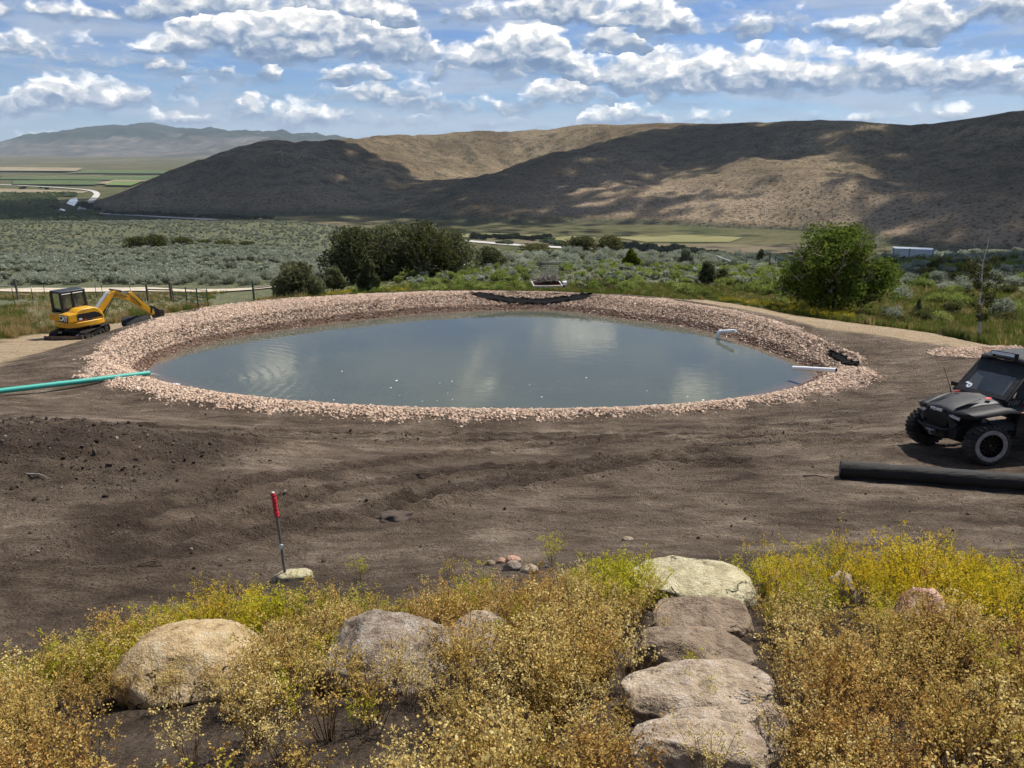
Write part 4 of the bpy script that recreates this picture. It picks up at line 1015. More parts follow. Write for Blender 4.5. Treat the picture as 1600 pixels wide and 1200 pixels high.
for kd, pr, nm, lb in [(0, W_GOLD, 'golden_weeds', 'pale gold seeding weeds covering the near bank'), (1, W_BROWN, 'russet_weeds', 'russet brown dry weeds in a drift behind the boulders'),
                       (2, W_GREEN, 'yellow_green_weeds', 'yellow green weeds along the upper edge of the bank'), (3, W_YEL, 'yellow_weeds', 'bright yellow weeds on the right of the bank')]:
    q = kind == kd
    scatter(nm, pr, np.stack([bx[q], by[q], bz[q] - .02], -1), rot[q], scl[q], rng.randint(0, len(pr), q.sum()), label=lb, cat='weeds')
# plants that stand apart from the mass
def lone(px, py, me, sc, label, name='weed_plant', group=None):
    p = hit(px, py); o = link(bpy.data.objects.new(name, me)); o.location = (p.x, p.y, p.z - .02); o.scale = (sc,) * 3; o.rotation_euler = (0, 0, random.uniform(0, 6)); return tag(o, label, 'weed', group)
for px, py, me, sc, lb in [(563, 905, W_GREEN[0], .62, 'small yellow green weed alone at the edge of the dirt left of centre'), (702, 900, W_GOLD[1], .5, 'thin dry weed on the dirt in front of the small rock pile'),
                           (862, 880, W_GREEN[1], .85, 'green weed right beside the pale stone of the rock pile'), (1100, 1120, W_GREEN[2], .55, 'green sprig growing on the wide pale stone step'),
                           (1085, 1076, W_GREEN[1], .6, 'leafy sprig in front of the broad brown step'), (265, 1098, W_GOLD[2], .62, 'golden weed standing in front of the tan boulder'),
                           (205, 1105, W_GOLD[0], .7, 'golden weed at the left foot of the tan boulder'), (345, 1092, W_GOLD[3], .6, 'golden weed at the right foot of the tan boulder'),
                           (300, 1196, W_GOLD[1], .85, 'pale golden weed at the bottom edge beside the bare soil'), (610, 1090, W_GOLD[0], .8, 'golden weed in front of the grey boulder')]:
    lone(px, py, me, sc, lb)
# ------------------------------------------------------------------ foliage
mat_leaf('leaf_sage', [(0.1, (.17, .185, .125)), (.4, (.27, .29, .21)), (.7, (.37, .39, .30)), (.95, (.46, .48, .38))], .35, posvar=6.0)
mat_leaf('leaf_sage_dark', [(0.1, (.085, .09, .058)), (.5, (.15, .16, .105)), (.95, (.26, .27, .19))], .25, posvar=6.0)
mat_leaf('leaf_brush', [(0.1, (.13, .17, .035)), (.4, (.21, .26, .06)), (.7, (.30, .34, .095)), (.95, (.40, .42, .17))], .35, posvar=4.0)
mat_leaf('leaf_bright', [(0.1, (.036, .060, .010)), (.4, (.078, .115, .019)), (.7, (.125, .165, .03)), (.95, (.20, .225, .06))], .4, posvar=2.5)
mat_leaf('leaf_dark', [(0.1, (.05, .057, .024)), (.4, (.108, .115, .052)), (.7, (.165, .17, .082)), (.95, (.25, .245, .14))], .3, posvar=2.5)
mat_leaf('leaf_olive', [(0.1, (.05, .056, .02)), (.5, (.10, .105, .038)), (.95, (.17, .16, .07))], .3, posvar=2.5)
mat_leaf('leaf_lime', [(0.1, (.06, .085, .008)), (.5, (.125, .155, .015)), (.95, (.22, .23, .035))], .35, posvar=2.5)
mat_leaf('grass_green', [(0.05, (.065, .09, .017)), (.4, (.13, .16, .032)), (.75, (.21, .215, .055)), (.95, (.34, .29, .10))], .35, posvar=1.2)
mat_leaf('grass_straw', [(0.05, (.22, .15, .06)), (.5, (.36, .27, .11)), (.95, (.48, .38, .19))], .35, posvar=1.2)
mat_leaf('flower_yellow', [(0, (.70, .48, .01)), (1, (.85, .66, .03))], .3); mat_leaf('flower_white', [(0, (.6, .58, .42)), (1, (.78, .76, .6))], .3)
simple('bark', (.075, .058, .045), .95, 0, .1, .5, 12, .8); simple('bark_pale', (.30, .27, .23), .95, 0, .1, .35, 14, .6)
def mat_birch():
    m, t, b = material('bark_birch'); P = t.new('ShaderNodeTexCoord').outputs['Object']
    n = t.noise(t.vmath('MULTIPLY', P, (6, 6, 14)), 1.3, 5, .7); setp(t, b, color=t.mix(t.mapr(n, .52, .6), (.62, .60, .55), (.05, .045, .04)), rough=.9, spec=.1)
mat_birch()
class Leafs:
    def __init__(s, seed): s.r = np.random.RandomState(seed); s.P = []; s.M = []
    def cloud(s, c, rad, n, size, mi=0, shell=.45, up=.3, aspect=.55, flat_bottom=None, outward=0.0):
        """n leaf quads through an ellipsoid, thicker towards its surface"""
        r = s.r; d = r.randn(n, 3); d /= np.linalg.norm(d, axis=1)[:, None]
        rr = (shell + (1 - shell) * r.rand(n) ** .8)[:, None]; rr = np.where(r.rand(n, 1) < .18, rr * r.rand(n, 1), rr)
        p = np.asarray(c) + d * rr * np.asarray(rad)
        if flat_bottom is not None: p[:, 2] = np.maximum(p[:, 2], flat_bottom + r.rand(n) * .1)
        s.quads(p, d, size, mi, up, aspect, outward); return s
    def quads(s, p, d, size, mi=0, up=.3, aspect=.55, outward=0.0):
        r = s.r; n = len(p)
        a = r.randn(n, 3) + d * outward; a[:, 2] += up; a /= np.linalg.norm(a, axis=1)[:, None]
        b = np.cross(a, r.randn(n, 3)); b /= np.linalg.norm(b, axis=1)[:, None] + 1e-9
        L = (size * r.uniform(.6, 1.4, n))[:, None]; a = a * L; b = b * L * aspect
        s.P.append(np.stack([p - a, p - b * 1.0 + a * .1, p + a, p + b], 1)); s.M.append(np.full(n, mi, np.int32))
    def mesh(s, name, mats):
        P = np.concatenate(s.P); n = len(P); me = mesh_np(name, P.reshape(-1, 3), np.arange(n * 4).reshape(n, 4), mats, smooth=False)
        me.polygons.foreach_set('material_index', np.concatenate(s.M)); return me
def branches(seed, h, n, spread, r0, levels=3, up=.7, base_n=3, curve=.25):
    """tapered trunks forking into limbs; returns tube lists and tip points"""
    rng = random.Random(seed); tubes = []; tips = []
    def grow(p, d, L, r, lv):
        pts = [p]; k = 4
        for i in range(k):
            d = (d + Vector((rng.gauss(0, curve), rng.gauss(0, curve), rng.gauss(0, curve * .6) + .05))).normalized(); pts.append(pts[-1] + d * L / k)
        tubes.append((pts, [r * (1 - .6 * i / k) for i in range(k + 1)])); tips.append((pts[-1], lv)); tips.append((pts[-2], lv))
        if lv < levels:
            for j in range(n):
                q = pts[rng.choice((2, 3, 4, 4))]; a = rng.uniform(0, 6.28)
                nd = (d * up + Vector((math.cos(a), math.sin(a), rng.uniform(-.1, .6))) * spread).normalized(); grow(q, nd, L * rng.uniform(.55, .8), r * .5, lv + 1)
    for i in range(base_n):
        a = 6.28 * i / base_n + rng.uniform(-.5, .5); dd = Vector((math.cos(a) * spread * .7, math.sin(a) * spread * .7, 1)).normalized() if base_n > 1 else Vector((.02, 0, 1))
        grow(Vector((math.cos(a) * .08 * (base_n > 1), math.sin(a) * .08 * (base_n > 1), -.15)), dd, h * .42, r0, 1)
    return tubes, tips
def tube_mb(tubes, n=5):
    mb = MB()
    for pts, rs in tubes: mb.tube(pts, rs, n, cap=False)
    return mb
def tree(name, px, py, t, wpx, top, leafmat, label, cat='shrub', group=None, seed=1, nl=7000, leaf=.10, lobes=11, twigs=0, bark='bark', base_n=4, tall=1.0, gap=.5, skirt=True, deep=1.0, twig_mat='bark_pale', lr=(.30, .50), tw=1.0, full=1.0):
    p = at_t(px, py, t); z = gz(p.x, p.y); p.z = min(p.z, z) if abs(p.z - z) < 1.5 else z
    w = wpx / FPX * t / 2; top_p = at_t(px, top, t); h = max(.4, top_p.z - p.z)
    root = empty(name, p, 0, label, cat, group); rng = random.Random(seed * 13 + 5)
    tubes, tips = branches(seed, h, 3, .6, h * .018, 3, .7, base_n)
    sx = max(max(abs(q.x) for q, _ in tips), .1); sz = max(max(q.z for q, _ in tips), .1)
    kx, kz = w * .8 / sx, h * .86 / sz
    tubes = [([Vector((q.x * kx, q.y * kx * deep, q.z * kz if q.z > 0 else q.z)) for q in pts], rs) for pts, rs in tubes]
    tube_mb(tubes).build('trunk', bark, root, smooth=True)
    L = Leafs(seed + 900); V = []
    for i in range(lobes):
        a = rng.uniform(0, 6.28); f = rng.random() ** .6; zz = h * rng.uniform(.22 if skirt else .4, .84); prof = math.sqrt(max(.03, 1 - ((zz / h - .38) / .56) ** 2))
        r_ = w * rng.uniform(*lr); k_ = .98 - r_ / w; c = (math.cos(a) * f * w * k_ * prof, math.sin(a) * f * w * k_ * prof * deep, zz)
        V.append((c, r_))
    V.append(((0, 0, h * .52), w * .55)); V.append(((rng.uniform(-.2, .2) * w, 0, h * .82), w * .34)); V.append(((-w * .58, 0, h * .38), w * .36)); V.append(((w * .58, 0, h * .38), w * .36))
    tot = sum(r * r for _, r in V)
    for c, r_ in V:
        rz = min(r_ * tall, (h - c[2]) * 1.02, max(c[2], .15))
        rz = max(rz, .12 * h)
        L.cloud(c, (r_, r_ * deep, rz), int(nl * r_ * r_ / tot), leaf, 0, gap, .35)
    o = link(bpy.data.objects.new('crown', L.mesh('crown', [leafmat])), root)
    if twigs:
        mb = MB()
        for k in range(twigs):
            c, r_ = rng.choice(V); a = rng.uniform(3.4, 6.0) if rng.random() < .7 else rng.uniform(0, 6.28); e = Vector((c[0] + math.cos(a) * r_ * 1.05, c[1] + math.sin(a) * r_ * deep * 1.05, c[2] + r_ * rng.uniform(-.3, 1.15))); s = Vector((c[0] * .5, c[1] * .5, c[2] * .55))
            e.z = min(e.z, h * 1.04)
            m_ = s.lerp(e, .55) + Vector((rng.gauss(0, .1) * w * .5, 0, rng.gauss(0, .06) * h)); mb.tube([s, m_, e], [.03 * tw, .02 * tw, .008 * tw], 4, cap=False)
            for q in range(3):
                f = rng.uniform(.45, .9); b0 = m_.lerp(e, f); mb.tube([b0, b0 + Vector((rng.gauss(0, .22), rng.gauss(0, .1), rng.uniform(-.05, .35))) * w * .35], [.011 * tw, .005 * tw], 3, cap=False)
        mb.build('bare_twigs', twig_mat, root)
    return root
tree('willow_bush', 1300, 492, 42.0, 206, 343, 'leaf_bright', 'large round bright green bush with bare twigs right of the pond', 'bush', seed=4, nl=30000, leaf=.085, lobes=46, twigs=70, tall=1.0, gap=.3, lr=(.18, .34), tw=1.3, full=1.25)
tree('dark_bush', 552, 424, 68, 120, 352, 'leaf_dark', 'dark olive bush at the left end of the thicket behind the pond', 'bush', 'bushes of the thicket', seed=7, nl=10000, leaf=.12, twigs=10)
tree('dark_bush', 606, 424, 70, 150, 348, 'leaf_dark', 'wide dark bush in the left middle of the thicket', 'bush', 'bushes of the thicket', seed=8, nl=13000, leaf=.12, twigs=12)
tree('dark_bush', 662, 426, 69, 120, 340, 'leaf_olive', 'tallest bush of the thicket with bleached bare branches', 'bush', 'bushes of the thicket', seed=9, nl=7000, leaf=.12, twigs=40, lobes=9)
tree('dark_bush', 704, 424, 72, 112, 356, 'leaf_dark', 'twiggy dark bush at the right of the thicket', 'bush', 'bushes of the thicket', seed=10, nl=8000, leaf=.12, twigs=26)
tree('dark_bush', 768, 414, 80, 54, 384, 'leaf_dark', 'low dark bush just right of the thicket', 'bush', seed=11, nl=3000, leaf=.12, twigs=8)
tree('dark_bush', 838, 400, 120, 70, 380, 'leaf_olive', 'low brownish bush above the silver sagebrush row', 'bush', seed=12, nl=2600, leaf=.15, twigs=14)
tree('dark_bush', 468, 470, 50, 92, 406, 'leaf_dark', 'dark spreading bush at the left edge of the pond bank', 'bush', seed=13, nl=9500, leaf=.085, twigs=14, twig_mat='bark')
tree('dark_bush', 522, 452, 58, 46, 412, 'leaf_dark', 'small dark bush right behind the spreading bush on the pond bank', 'bush', seed=14, nl=3200, leaf=.09, twigs=6)
tree('oval_bush', 576, 459, 48, 40, 401, 'leaf_dark', 'dense dark oval bush standing alone behind the gravel rim', 'bush', seed=15, nl=8000, leaf=.065, lobes=7, gap=.6, tall=1.6)
tree('round_tree', 986, 416, 80, 31, 388, 'leaf_lime', 'small round yellow green tree behind the sagebrush', 'tree', seed=16, nl=4200, leaf=.09, lobes=6, gap=.65, base_n=1)
tree('willow_clump', 905, 402, 125, 62, 368, 'leaf_olive', 'left half of the olive willow clump beyond the sagebrush', 'bush', 'olive willow clump', seed=17, nl=4600, leaf=.16, twigs=30, tall=1.4)
tree('willow_clump', 948, 402, 128, 60, 366, 'leaf_olive', 'right half of the olive willow clump beyond the sagebrush', 'bush', 'olive willow clump', seed=18, nl=4600, leaf=.16, twigs=30, tall=1.4)
tree('shrub', 1070, 416, 85, 30, 386, 'leaf_sage_dark', 'upright grey green shrub right of the round yellow green tree', 'shrub', seed=19, nl=2600, leaf=.10, base_n=2, twigs=5)
tree('shrub', 1104, 446, 60, 34, 406, 'leaf_dark', 'dark upright shrub in the green brush behind the pond', 'shrub', seed=20, nl=3400, leaf=.08, twigs=6, tall=1.3)
tree('shrub', 1128, 446, 61, 30, 418, 'leaf_olive', 'olive shrub right beside the dark upright shrub', 'shrub', seed=21, nl=2400, leaf=.08, twigs=4)
tree('shrub', 1188, 410, 95, 18, 388, 'leaf_dark', 'thin dark shrub beside the fence right of centre', 'shrub', seed=22, nl=1200, leaf=.09, twigs=8)
for i, (px, w, tp, lb) in enumerate([(214, 50, 368, 'leftmost olive shrub in the line across the sage field'), (248, 58, 365, 'second olive shrub from the left across the sage field'), (286, 40, 369, 'third olive shrub from the left across the sage field'), (322, 42, 374, 'fourth olive shrub from the left across the sage field'), (352, 48, 374, 'fifth olive shrub from the left across the sage field'), (386, 38, 377, 'rightmost olive shrub in the line across the sage field')]):
    tree('willow_shrub', px, 390, 205, w, tp, 'leaf_olive', lb, 'shrub', 'olive shrubs across the sage field', seed=30 + i, nl=2000, leaf=.22, twigs=26, tall=1.5, base_n=5, twig_mat='leaf_olive')
# little spruce
p = at_t(1432, 500, 42); p.z = gz(p.x, p.y); sp_ = empty('spruce', p, 0, 'small dark spruce right of the big green bush', 'tree')
MB().tube([(0, 0, -.1), (0, 0, 1.25)], [.035, .008], 6).build('trunk', 'bark', sp_)
L = Leafs(5)
for k in range(26):
    f = k / 25; L.cloud((0, 0, .12 + 1.05 * f), (.40 * (1 - f) + .05, .40 * (1 - f) + .05, .07), int(110 * (1 - f) + 24), .05, 0, .3, -.2, .35)
link(bpy.data.objects.new('crown', L.mesh('crown', ['leaf_dark'])), sp_)
# aspen sapling with a bare forked top
p = at_t(1530, 531, 34.5); p.z = gz(p.x, p.y); as_ = empty('aspen_sapling', p, 0, 'slim white barked aspen with a bare forked top', 'tree'); as_.rotation_euler = (0, RAD(-9), 0)
hA = 4.95; rngA = random.Random(3)
tk = [Vector((0, 0, -.2)), Vector((.02, 0, .5)), Vector((.06, .02, 1.1)), Vector((.0, 0, 1.7)), Vector((.06, 0, 2.4)), Vector((.09, 0, 3.2)), Vector((.12, 0, 3.6))]
mb = MB().tube(tk, [.065, .058, .05, .042, .034, .026, .02], 8, cap=False)
mb.tube([tk[-1], Vector((.28, 0, 4.2)), Vector((.40, 0, hA))], [.018, .012, .005], 5, cap=False); mb.tube([tk[-1], Vector((-.12, 0, 4.0)), Vector((-.28, .05, 4.5))], [.016, .011, .004], 5, cap=False)
L = Leafs(8)
for k in range(34):
    z = rngA.uniform(.9, 3.5); a = rngA.uniform(0, 6.28); l = rngA.uniform(.25, .75) * (1.1 - abs(z - 2.2) * .3); s = Vector((.05, 0, z)); e = s + Vector((math.cos(a) * l, math.sin(a) * l, l * .7)); mb.tube([s, e], [.009, .003], 4, cap=False)
    L.cloud(tuple(e), (.2, .2, .18), 60, .042, 0, .2); L.cloud(tuple(s.lerp(e, .55)), (.2, .2, .16), 34, .042, 0, .2)
mb.build('trunk', 'bark_birch', as_, smooth=True); link(bpy.data.objects.new('crown', L.mesh('crown', ['leaf_olive'])), as_)

# ---------------- sagebrush and rabbitbrush prototypes
def bush_mesh(seed, mats, n, leaf, lob=7, w=.6, h=.75, dark=.25):
    L = Leafs(seed); r = np.random.RandomState(seed)
    for i in range(lob):
        a = r.uniform(0, 6.28); f = r.rand() ** .6; c = (math.cos(a) * f * w * .6, math.sin(a) * f * w * .6, h * r.uniform(.4, .68)); R_ = w * r.uniform(.3, .48)
        L.cloud(c, (R_, R_, R_ * .9), int(n / lob * (1 - dark)), leaf, 0, .55, .5, .38, outward=1.0)
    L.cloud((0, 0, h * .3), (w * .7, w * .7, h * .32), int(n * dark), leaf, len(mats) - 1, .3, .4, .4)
    return L.mesh('bush', mats)
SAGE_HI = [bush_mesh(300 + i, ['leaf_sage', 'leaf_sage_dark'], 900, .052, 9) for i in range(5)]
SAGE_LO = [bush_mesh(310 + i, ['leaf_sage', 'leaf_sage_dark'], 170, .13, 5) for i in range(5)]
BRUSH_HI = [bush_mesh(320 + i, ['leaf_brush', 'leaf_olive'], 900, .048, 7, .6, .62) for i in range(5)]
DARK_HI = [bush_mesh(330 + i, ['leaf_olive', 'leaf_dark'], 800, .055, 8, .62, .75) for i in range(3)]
def px_of(x, y, z):
    t = y * CP - (z - CAM_Z) * SP; return 800 + FPX * x / t, 600 + FPX * (-(z - CAM_Z) * CP - y * SP) / t, t
def things(name, protos, P, S, label, cat, group, seed=0):
    r = random.Random(seed)
    for p, s in zip(P, S):
        lab, grp = label, group
        if isinstance(label, list):
            pxv = px_of(p[0], p[1], p[2])[0]
            for lim, l_, g_ in label:
                if pxv < lim: lab, grp = l_, g_; break
        o = link(bpy.data.objects.new(name, r.choice(protos))); o.location = p; o.rotation_euler = (0, 0, r.uniform(0, 6.28)); o.scale = (s * r.uniform(.85, 1.2), s * r.uniform(.85, 1.2), s * r.uniform(.8, 1.2)); tag(o, lab, cat, grp)
rng = np.random.RandomState(123)
def field(n, x0, x1, y0, y1):
    x = rng.uniform(x0, x1, n); y = y0 + (y1 - y0) * rng.rand(n); z = gza(x, y); a, b, t = px_of(x, y, z); return x, y, z, a, b, t
# road corridor and bare tracks stay clear
ROAD = [tuple(at_t(*q)) for q in [(-500, 466, 76), (-200, 462, 79), (0, 456, 83), (200, 453.5, 85), (400, 453, 85), (560, 448, 86), (700, 440, 92), (800, 428, 110)]]
x, y, z, a, b, t = field(52000, -260, 20, 86, 345)
dr = pl_dist(x, y, ROAD); nzf = fbm(x / 14, y / 14, 3, .5, 3)
ok = (dr > 6) & (a < 760) & (a > -120) & (b < 446) & (x < 10 - (y - 90) * .10) & (rng.rand(len(x)) < np.clip(.62 + nzf * .9, .12, 1) * np.where(t < 190, 1.0, .6))
x, y, z, t, a, b = x[ok], y[ok], z[ok], t[ok], a[ok], b[ok]; s = rng.uniform(.55, 1.7, len(x)) * np.where(t < 175, 1.15, .72)
vis = (a > 5) & (a < 520); order = np.argsort(np.where(vis, t, 9e9))
near_i = order[:210]; mask = np.ones(len(x), bool); mask[near_i] = False
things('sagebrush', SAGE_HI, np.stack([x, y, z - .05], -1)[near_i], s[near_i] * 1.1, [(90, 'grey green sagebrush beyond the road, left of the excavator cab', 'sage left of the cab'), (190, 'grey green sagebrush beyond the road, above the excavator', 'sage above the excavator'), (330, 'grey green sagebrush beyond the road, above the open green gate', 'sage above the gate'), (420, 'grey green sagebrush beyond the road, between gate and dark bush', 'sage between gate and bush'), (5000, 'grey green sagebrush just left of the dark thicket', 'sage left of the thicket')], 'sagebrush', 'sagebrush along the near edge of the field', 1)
nfar = mask.sum()
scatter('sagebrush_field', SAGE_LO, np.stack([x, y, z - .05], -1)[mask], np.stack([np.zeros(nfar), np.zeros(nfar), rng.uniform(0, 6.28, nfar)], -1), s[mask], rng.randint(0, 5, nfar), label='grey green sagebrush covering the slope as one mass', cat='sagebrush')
# silver row behind the pond
x, y, z, a, b, t = field(4000, -14, 62, 78, 118); ok = (a > 650) & (a < 1215) & (b < 424 + 8 * fbm(a / 60, a * 0, 2)) & (b > 398); idx = np.nonzero(ok)[0][:150]
things('silver_sagebrush', SAGE_HI, np.stack([x, y, z - .05], -1)[idx], rng.uniform(1.1, 1.9, len(idx)), [(760, 'silvery sagebrush below the right end of the thicket', 'silver sage by the thicket'), (890, 'silvery sagebrush in the row above the white trailer', 'silver sage above the trailer'), (1000, 'silvery sagebrush near the round yellow green tree', 'silver sage by the round tree'), (1100, 'silvery sagebrush around the upright grey green shrub', 'silver sage by the upright shrub'), (5000, 'silvery sagebrush by the fence left of the big green bush', 'silver sage left of the big bush')], 'sagebrush', 'silver sagebrush row behind the pond', 2)
# green rabbitbrush between pond and sage
x, y, z, a, b, t = field(9000, -22, 40, 43, 88)
r_, rw1, rg1, _ = pond_rt(x, y); gzone = zones(x, y)[:, 1]
nzb = fbm(x / 3.0, y / 3.0, 3, .5, 13)
ok = (r_ > rg1 + 2.0) & (a > 560) & (a < 1230) & (b > 412) & (b < 480) & (gzone > .5) & (nzb > -.1) & ~((a > 815) & (a < 895) & (t < 58)); idx = np.nonzero(ok)[0][:285]
things('rabbitbrush', BRUSH_HI, np.stack([x, y, z - .04], -1)[idx], rng.uniform(.7, 1.35, len(idx)), [(700, 'rounded bright green brush in front of the thicket', 'green brush before the thicket'), (815, 'rounded bright green brush left of the white trailer', 'green brush left of the trailer'), (900, 'rounded bright green brush round the white trailer', 'green brush round the trailer'), (1000, 'rounded bright green brush right of the dead branch pile', 'green brush by the branch pile'), (1090, 'rounded bright green brush left of the dark upright shrub', 'green brush left of the dark shrub'), (1170, 'rounded bright green brush right of the dark upright shrub', 'green brush right of the dark shrub'), (5000, 'rounded bright green brush at the left foot of the big bush', 'green brush by the big bush')], 'brush', 'green brush behind the pond', 3)
# brush on the shaded right side
x, y, z, a, b, t = field(5000, 18, 75, 36, 118)
gzone = zones(x, y)[:, 1]; ok = (a > 1385) & (a < 1640) & (b > 402) & (b < 515) & (gzone > .5); q = np.nonzero(ok)[0]; i1, i2, i3 = q[:110], q[110:190], q[190:250]
things('green_brush', BRUSH_HI, np.stack([x, y, z - .04], -1)[i1], rng.uniform(.8, 1.6, len(i1)), [(1440, 'rounded green brush between the big bush and the little spruce', 'green brush by the spruce'), (1520, 'rounded green brush between the little spruce and the aspen', 'green brush left of the aspen'), (5000, 'rounded green brush right of the aspen', 'green brush right of the aspen')], 'brush', 'green brush on the right', 4)
things('grey_sagebrush', SAGE_HI, np.stack([x, y, z - .04], -1)[i2], rng.uniform(.9, 1.7, len(i2)), [(1460, 'greyish sagebrush below the white container', 'grey sage below the container'), (1530, 'greyish sagebrush just left of the aspen', 'grey sage left of the aspen'), (5000, 'greyish sagebrush right of the aspen', 'grey sage right of the aspen')], 'sagebrush', 'grey sagebrush on the right', 5)
things('dark_shrub', DARK_HI, np.stack([x, y, z - .04], -1)[i3], rng.uniform(.8, 1.5, len(i3)), [(1500, 'dark low shrub between the big bush and the aspen', 'dark shrubs left of the aspen'), (5000, 'dark low shrub near the right edge beyond the aspen', 'dark shrubs right of the aspen')], 'shrub', 'dark low shrubs on the right', 6)
x, y, z, a, b, t = field(5000, -20, 90, 60, 128); ok = (a > 640) & (a < 1400) & (fbm(x / 5, y / 5, 2, .5, 9) > -.35); q = np.nonzero(ok)[0]
scatter('mixed_brush', SAGE_LO + [bush_mesh(340 + i, ['leaf_brush', 'leaf_olive'], 170, .11, 5) for i in range(3)], np.stack([x, y, z - .05], -1)[q], np.stack([np.zeros(len(q)), np.zeros(len(q)), rng.uniform(0, 6, len(q))], -1), rng.uniform(.45, 1.0, len(q)), rng.randint(0, 8, len(q)), label='low mixed brush filling the ground between the larger bushes', cat='brush')
x, y, z, a, b, t = field(1800, 55, 200, 95, 230); ok = (a > 1180) & (a < 1680); q = np.nonzero(ok)[0]
scatter('far_right_brush', SAGE_LO, np.stack([x, y, z - .05], -1)[q], np.stack([np.zeros(len(q)), np.zeros(len(q)), rng.uniform(0, 6, len(q))], -1), rng.uniform(1.0, 2.0, len(q)), rng.randint(0, 5, len(q)), label='grey green brush along the skyline of the right slope', cat='brush')

# ---------------- grass
def tuft_mesh(seed, mats, n=46, h=.4, w=.22, blade=.012, heads=0):
    r = np.random.RandomState(seed); V = []; F = []; M = []
    for i in range(n):
        a = r.uniform(0, 6.28); b0 = np.array([r.randn() * w * .5, r.randn() * w * .5, 0]); hh = h * r.uniform(.5, 1.15); ln = r.uniform(.05, .45) * hh; tip = b0 + np.array([math.cos(a) * ln, math.sin(a) * ln, hh]); mid_p = b0 * .5 + tip * .5 + np.array([0, 0, hh * .10]); sd = np.array([-math.sin(a + r.randn()), math.cos(a + r.randn()), 0]) * blade
        k = len(V); V += [b0 - sd, b0 + sd, mid_p + sd * .8, mid_p - sd * .8, tip]; F += [(k, k + 1, k + 2, k + 3), (k + 3, k + 2, k + 4, k + 4)]; M += [0, 0]
        if i < heads:
            k = len(V); q = tip; e = .022; V += [q + np.array([-e, 0, 0]), q + np.array([0, -e, .01]), q + np.array([e, 0, 0]), q + np.array([0, e, .012])]; F.append((k, k + 1, k + 2, k + 3)); M.append(1)
    me = bpy.data.meshes.new('tuft'); me.from_pydata([tuple(v) for v in V], [], [tuple(dict.fromkeys(f)) for f in F])
    for m in mats: me.materials.append(MATS[m])
    me.polygons.foreach_set('material_index', M); return me
T_G = [tuft_mesh(400 + i, ['grass_green'], 50, .42) for i in range(3)]; T_S = [tuft_mesh(410 + i, ['grass_straw'], 46, .45) for i in range(2)]
T_Y = [tuft_mesh(420 + i, ['grass_green', 'flower_yellow'], 46, .40, heads=26) for i in range(2)]; T_W = [tuft_mesh(430 + i, ['grass_straw', 'flower_white'], 44, .5, heads=20) for i in range(2)]
x = np.concatenate([rng.uniform(-35, 35, 26000), rng.uniform(-95, 10, 7000)]); y = np.concatenate([rng.uniform(26, 60, 26000), rng.uniform(60, 84, 7000)])
gzone = zones(x, y)[:, 1]; z = gza(x, y); a, b, t = px_of(x, y, z); dr = pl_dist(x, y, ROAD); dlt = pl_dist(x, y, LT)
ok = (gzone > .45 + .3 * rng.rand(len(x))) & (a > -60) & (a < 1660) & (dr > 6.5) & (b > 428) & ((y < 60) | (dlt > 2.2))
x, y, z, a, b, t = [q[ok] for q in (x, y, z, a, b, t)]; n = len(x); u_ = rng.rand(n); nzg = fbm(x / 4, y / 4, 3, .5, 23)
edge_r = (a > 1120) & (a < 1330) & (b > 470) & (t < 44)
kind = np.full(n, 0); kind[(nzg > .18) & (a < 460)] = 1; kind[u_ < .10] = 1; kind[(a > 40) & (a < 300) & (u_ > .86)] = 3; kind[edge_r & (u_ < .7)] = 2; kind[(a > 480) & (a < 640) & (b > 445) & (u_ > .7)] = 2; kind[(a > 1120) & (u_ > .93) & (kind == 0)] = 1
kind[(a > 700) & (a < 960) & (b < 437) & (nzg > 0.0)] = 1
sg = rng.uniform(.6, 1.2, n) * np.where((a > 480) & (a < 1230), .62, 1.0) * np.where(t > 58, .7, 1.0)
for kd, pr, nm, lb in [(0, T_G, 'grass', 'green grass round the sandy tracks and behind the pond'), (1, T_S, 'dry_grass', 'straw coloured dry grass between the green'), (2, T_Y, 'yellow_flowers', 'grass with yellow flowers edging the sandy track'), (3, T_W, 'white_flowers', 'pale flowering weeds behind the excavator')]:
    q = kind == kd; k = q.sum()
    scatter(nm, pr, np.stack([x[q], y[q], z[q] - .02], -1), np.stack([np.zeros(k), np.zeros(k), rng.uniform(0, 6.28, k)], -1), sg[q], rng.randint(0, len(pr), k), label=lb, cat='grass')
# ------------------------------------------------------------------ valley: roads, fields, river, tree lines
def strip(name, pts, w, mat, zoff, zf, label=None, cat=None, kind='structure', sub=6):
    P = [Vector((p[0], p[1], 0)) for p in pts]; Q = []
    for i in range(len(P) - 1):
        p0, p1, p2, p3 = P[max(i - 1, 0)], P[i], P[i + 1], P[min(i + 2, len(P) - 1)]
        for k in range(sub):
            f = k / sub; Q.append(.5 * ((2 * p1) + (p2 - p0) * f + (2 * p0 - 5 * p1 + 4 * p2 - p3) * f * f + (3 * p1 - p0 - 3 * p2 + p3) * f ** 3))
    Q.append(P[-1]); V = []; NJ = 5
    for i, q in enumerate(Q):
        d = (Q[min(i + 1, len(Q) - 1)] - Q[max(i - 1, 0)]).normalized(); n = Vector((-d.y, d.x, 0))
        for j in range(NJ): r = q + n * w * (j / (NJ - 1) - .5); V.append((r.x, r.y, zf(r.x, r.y) + zoff))
    F = [(i * NJ + j, i * NJ + j + 1, (i + 1) * NJ + j + 1, (i + 1) * NJ + j) for i in range(len(Q) - 1) for j in range(NJ - 1)]
    me = bpy.data.meshes.new(name); me.from_pydata(V, [], F); me.materials.append(MATS[mat]); o = link(bpy.data.objects.new(name, me)); return tag(o, label, cat, None, kind)
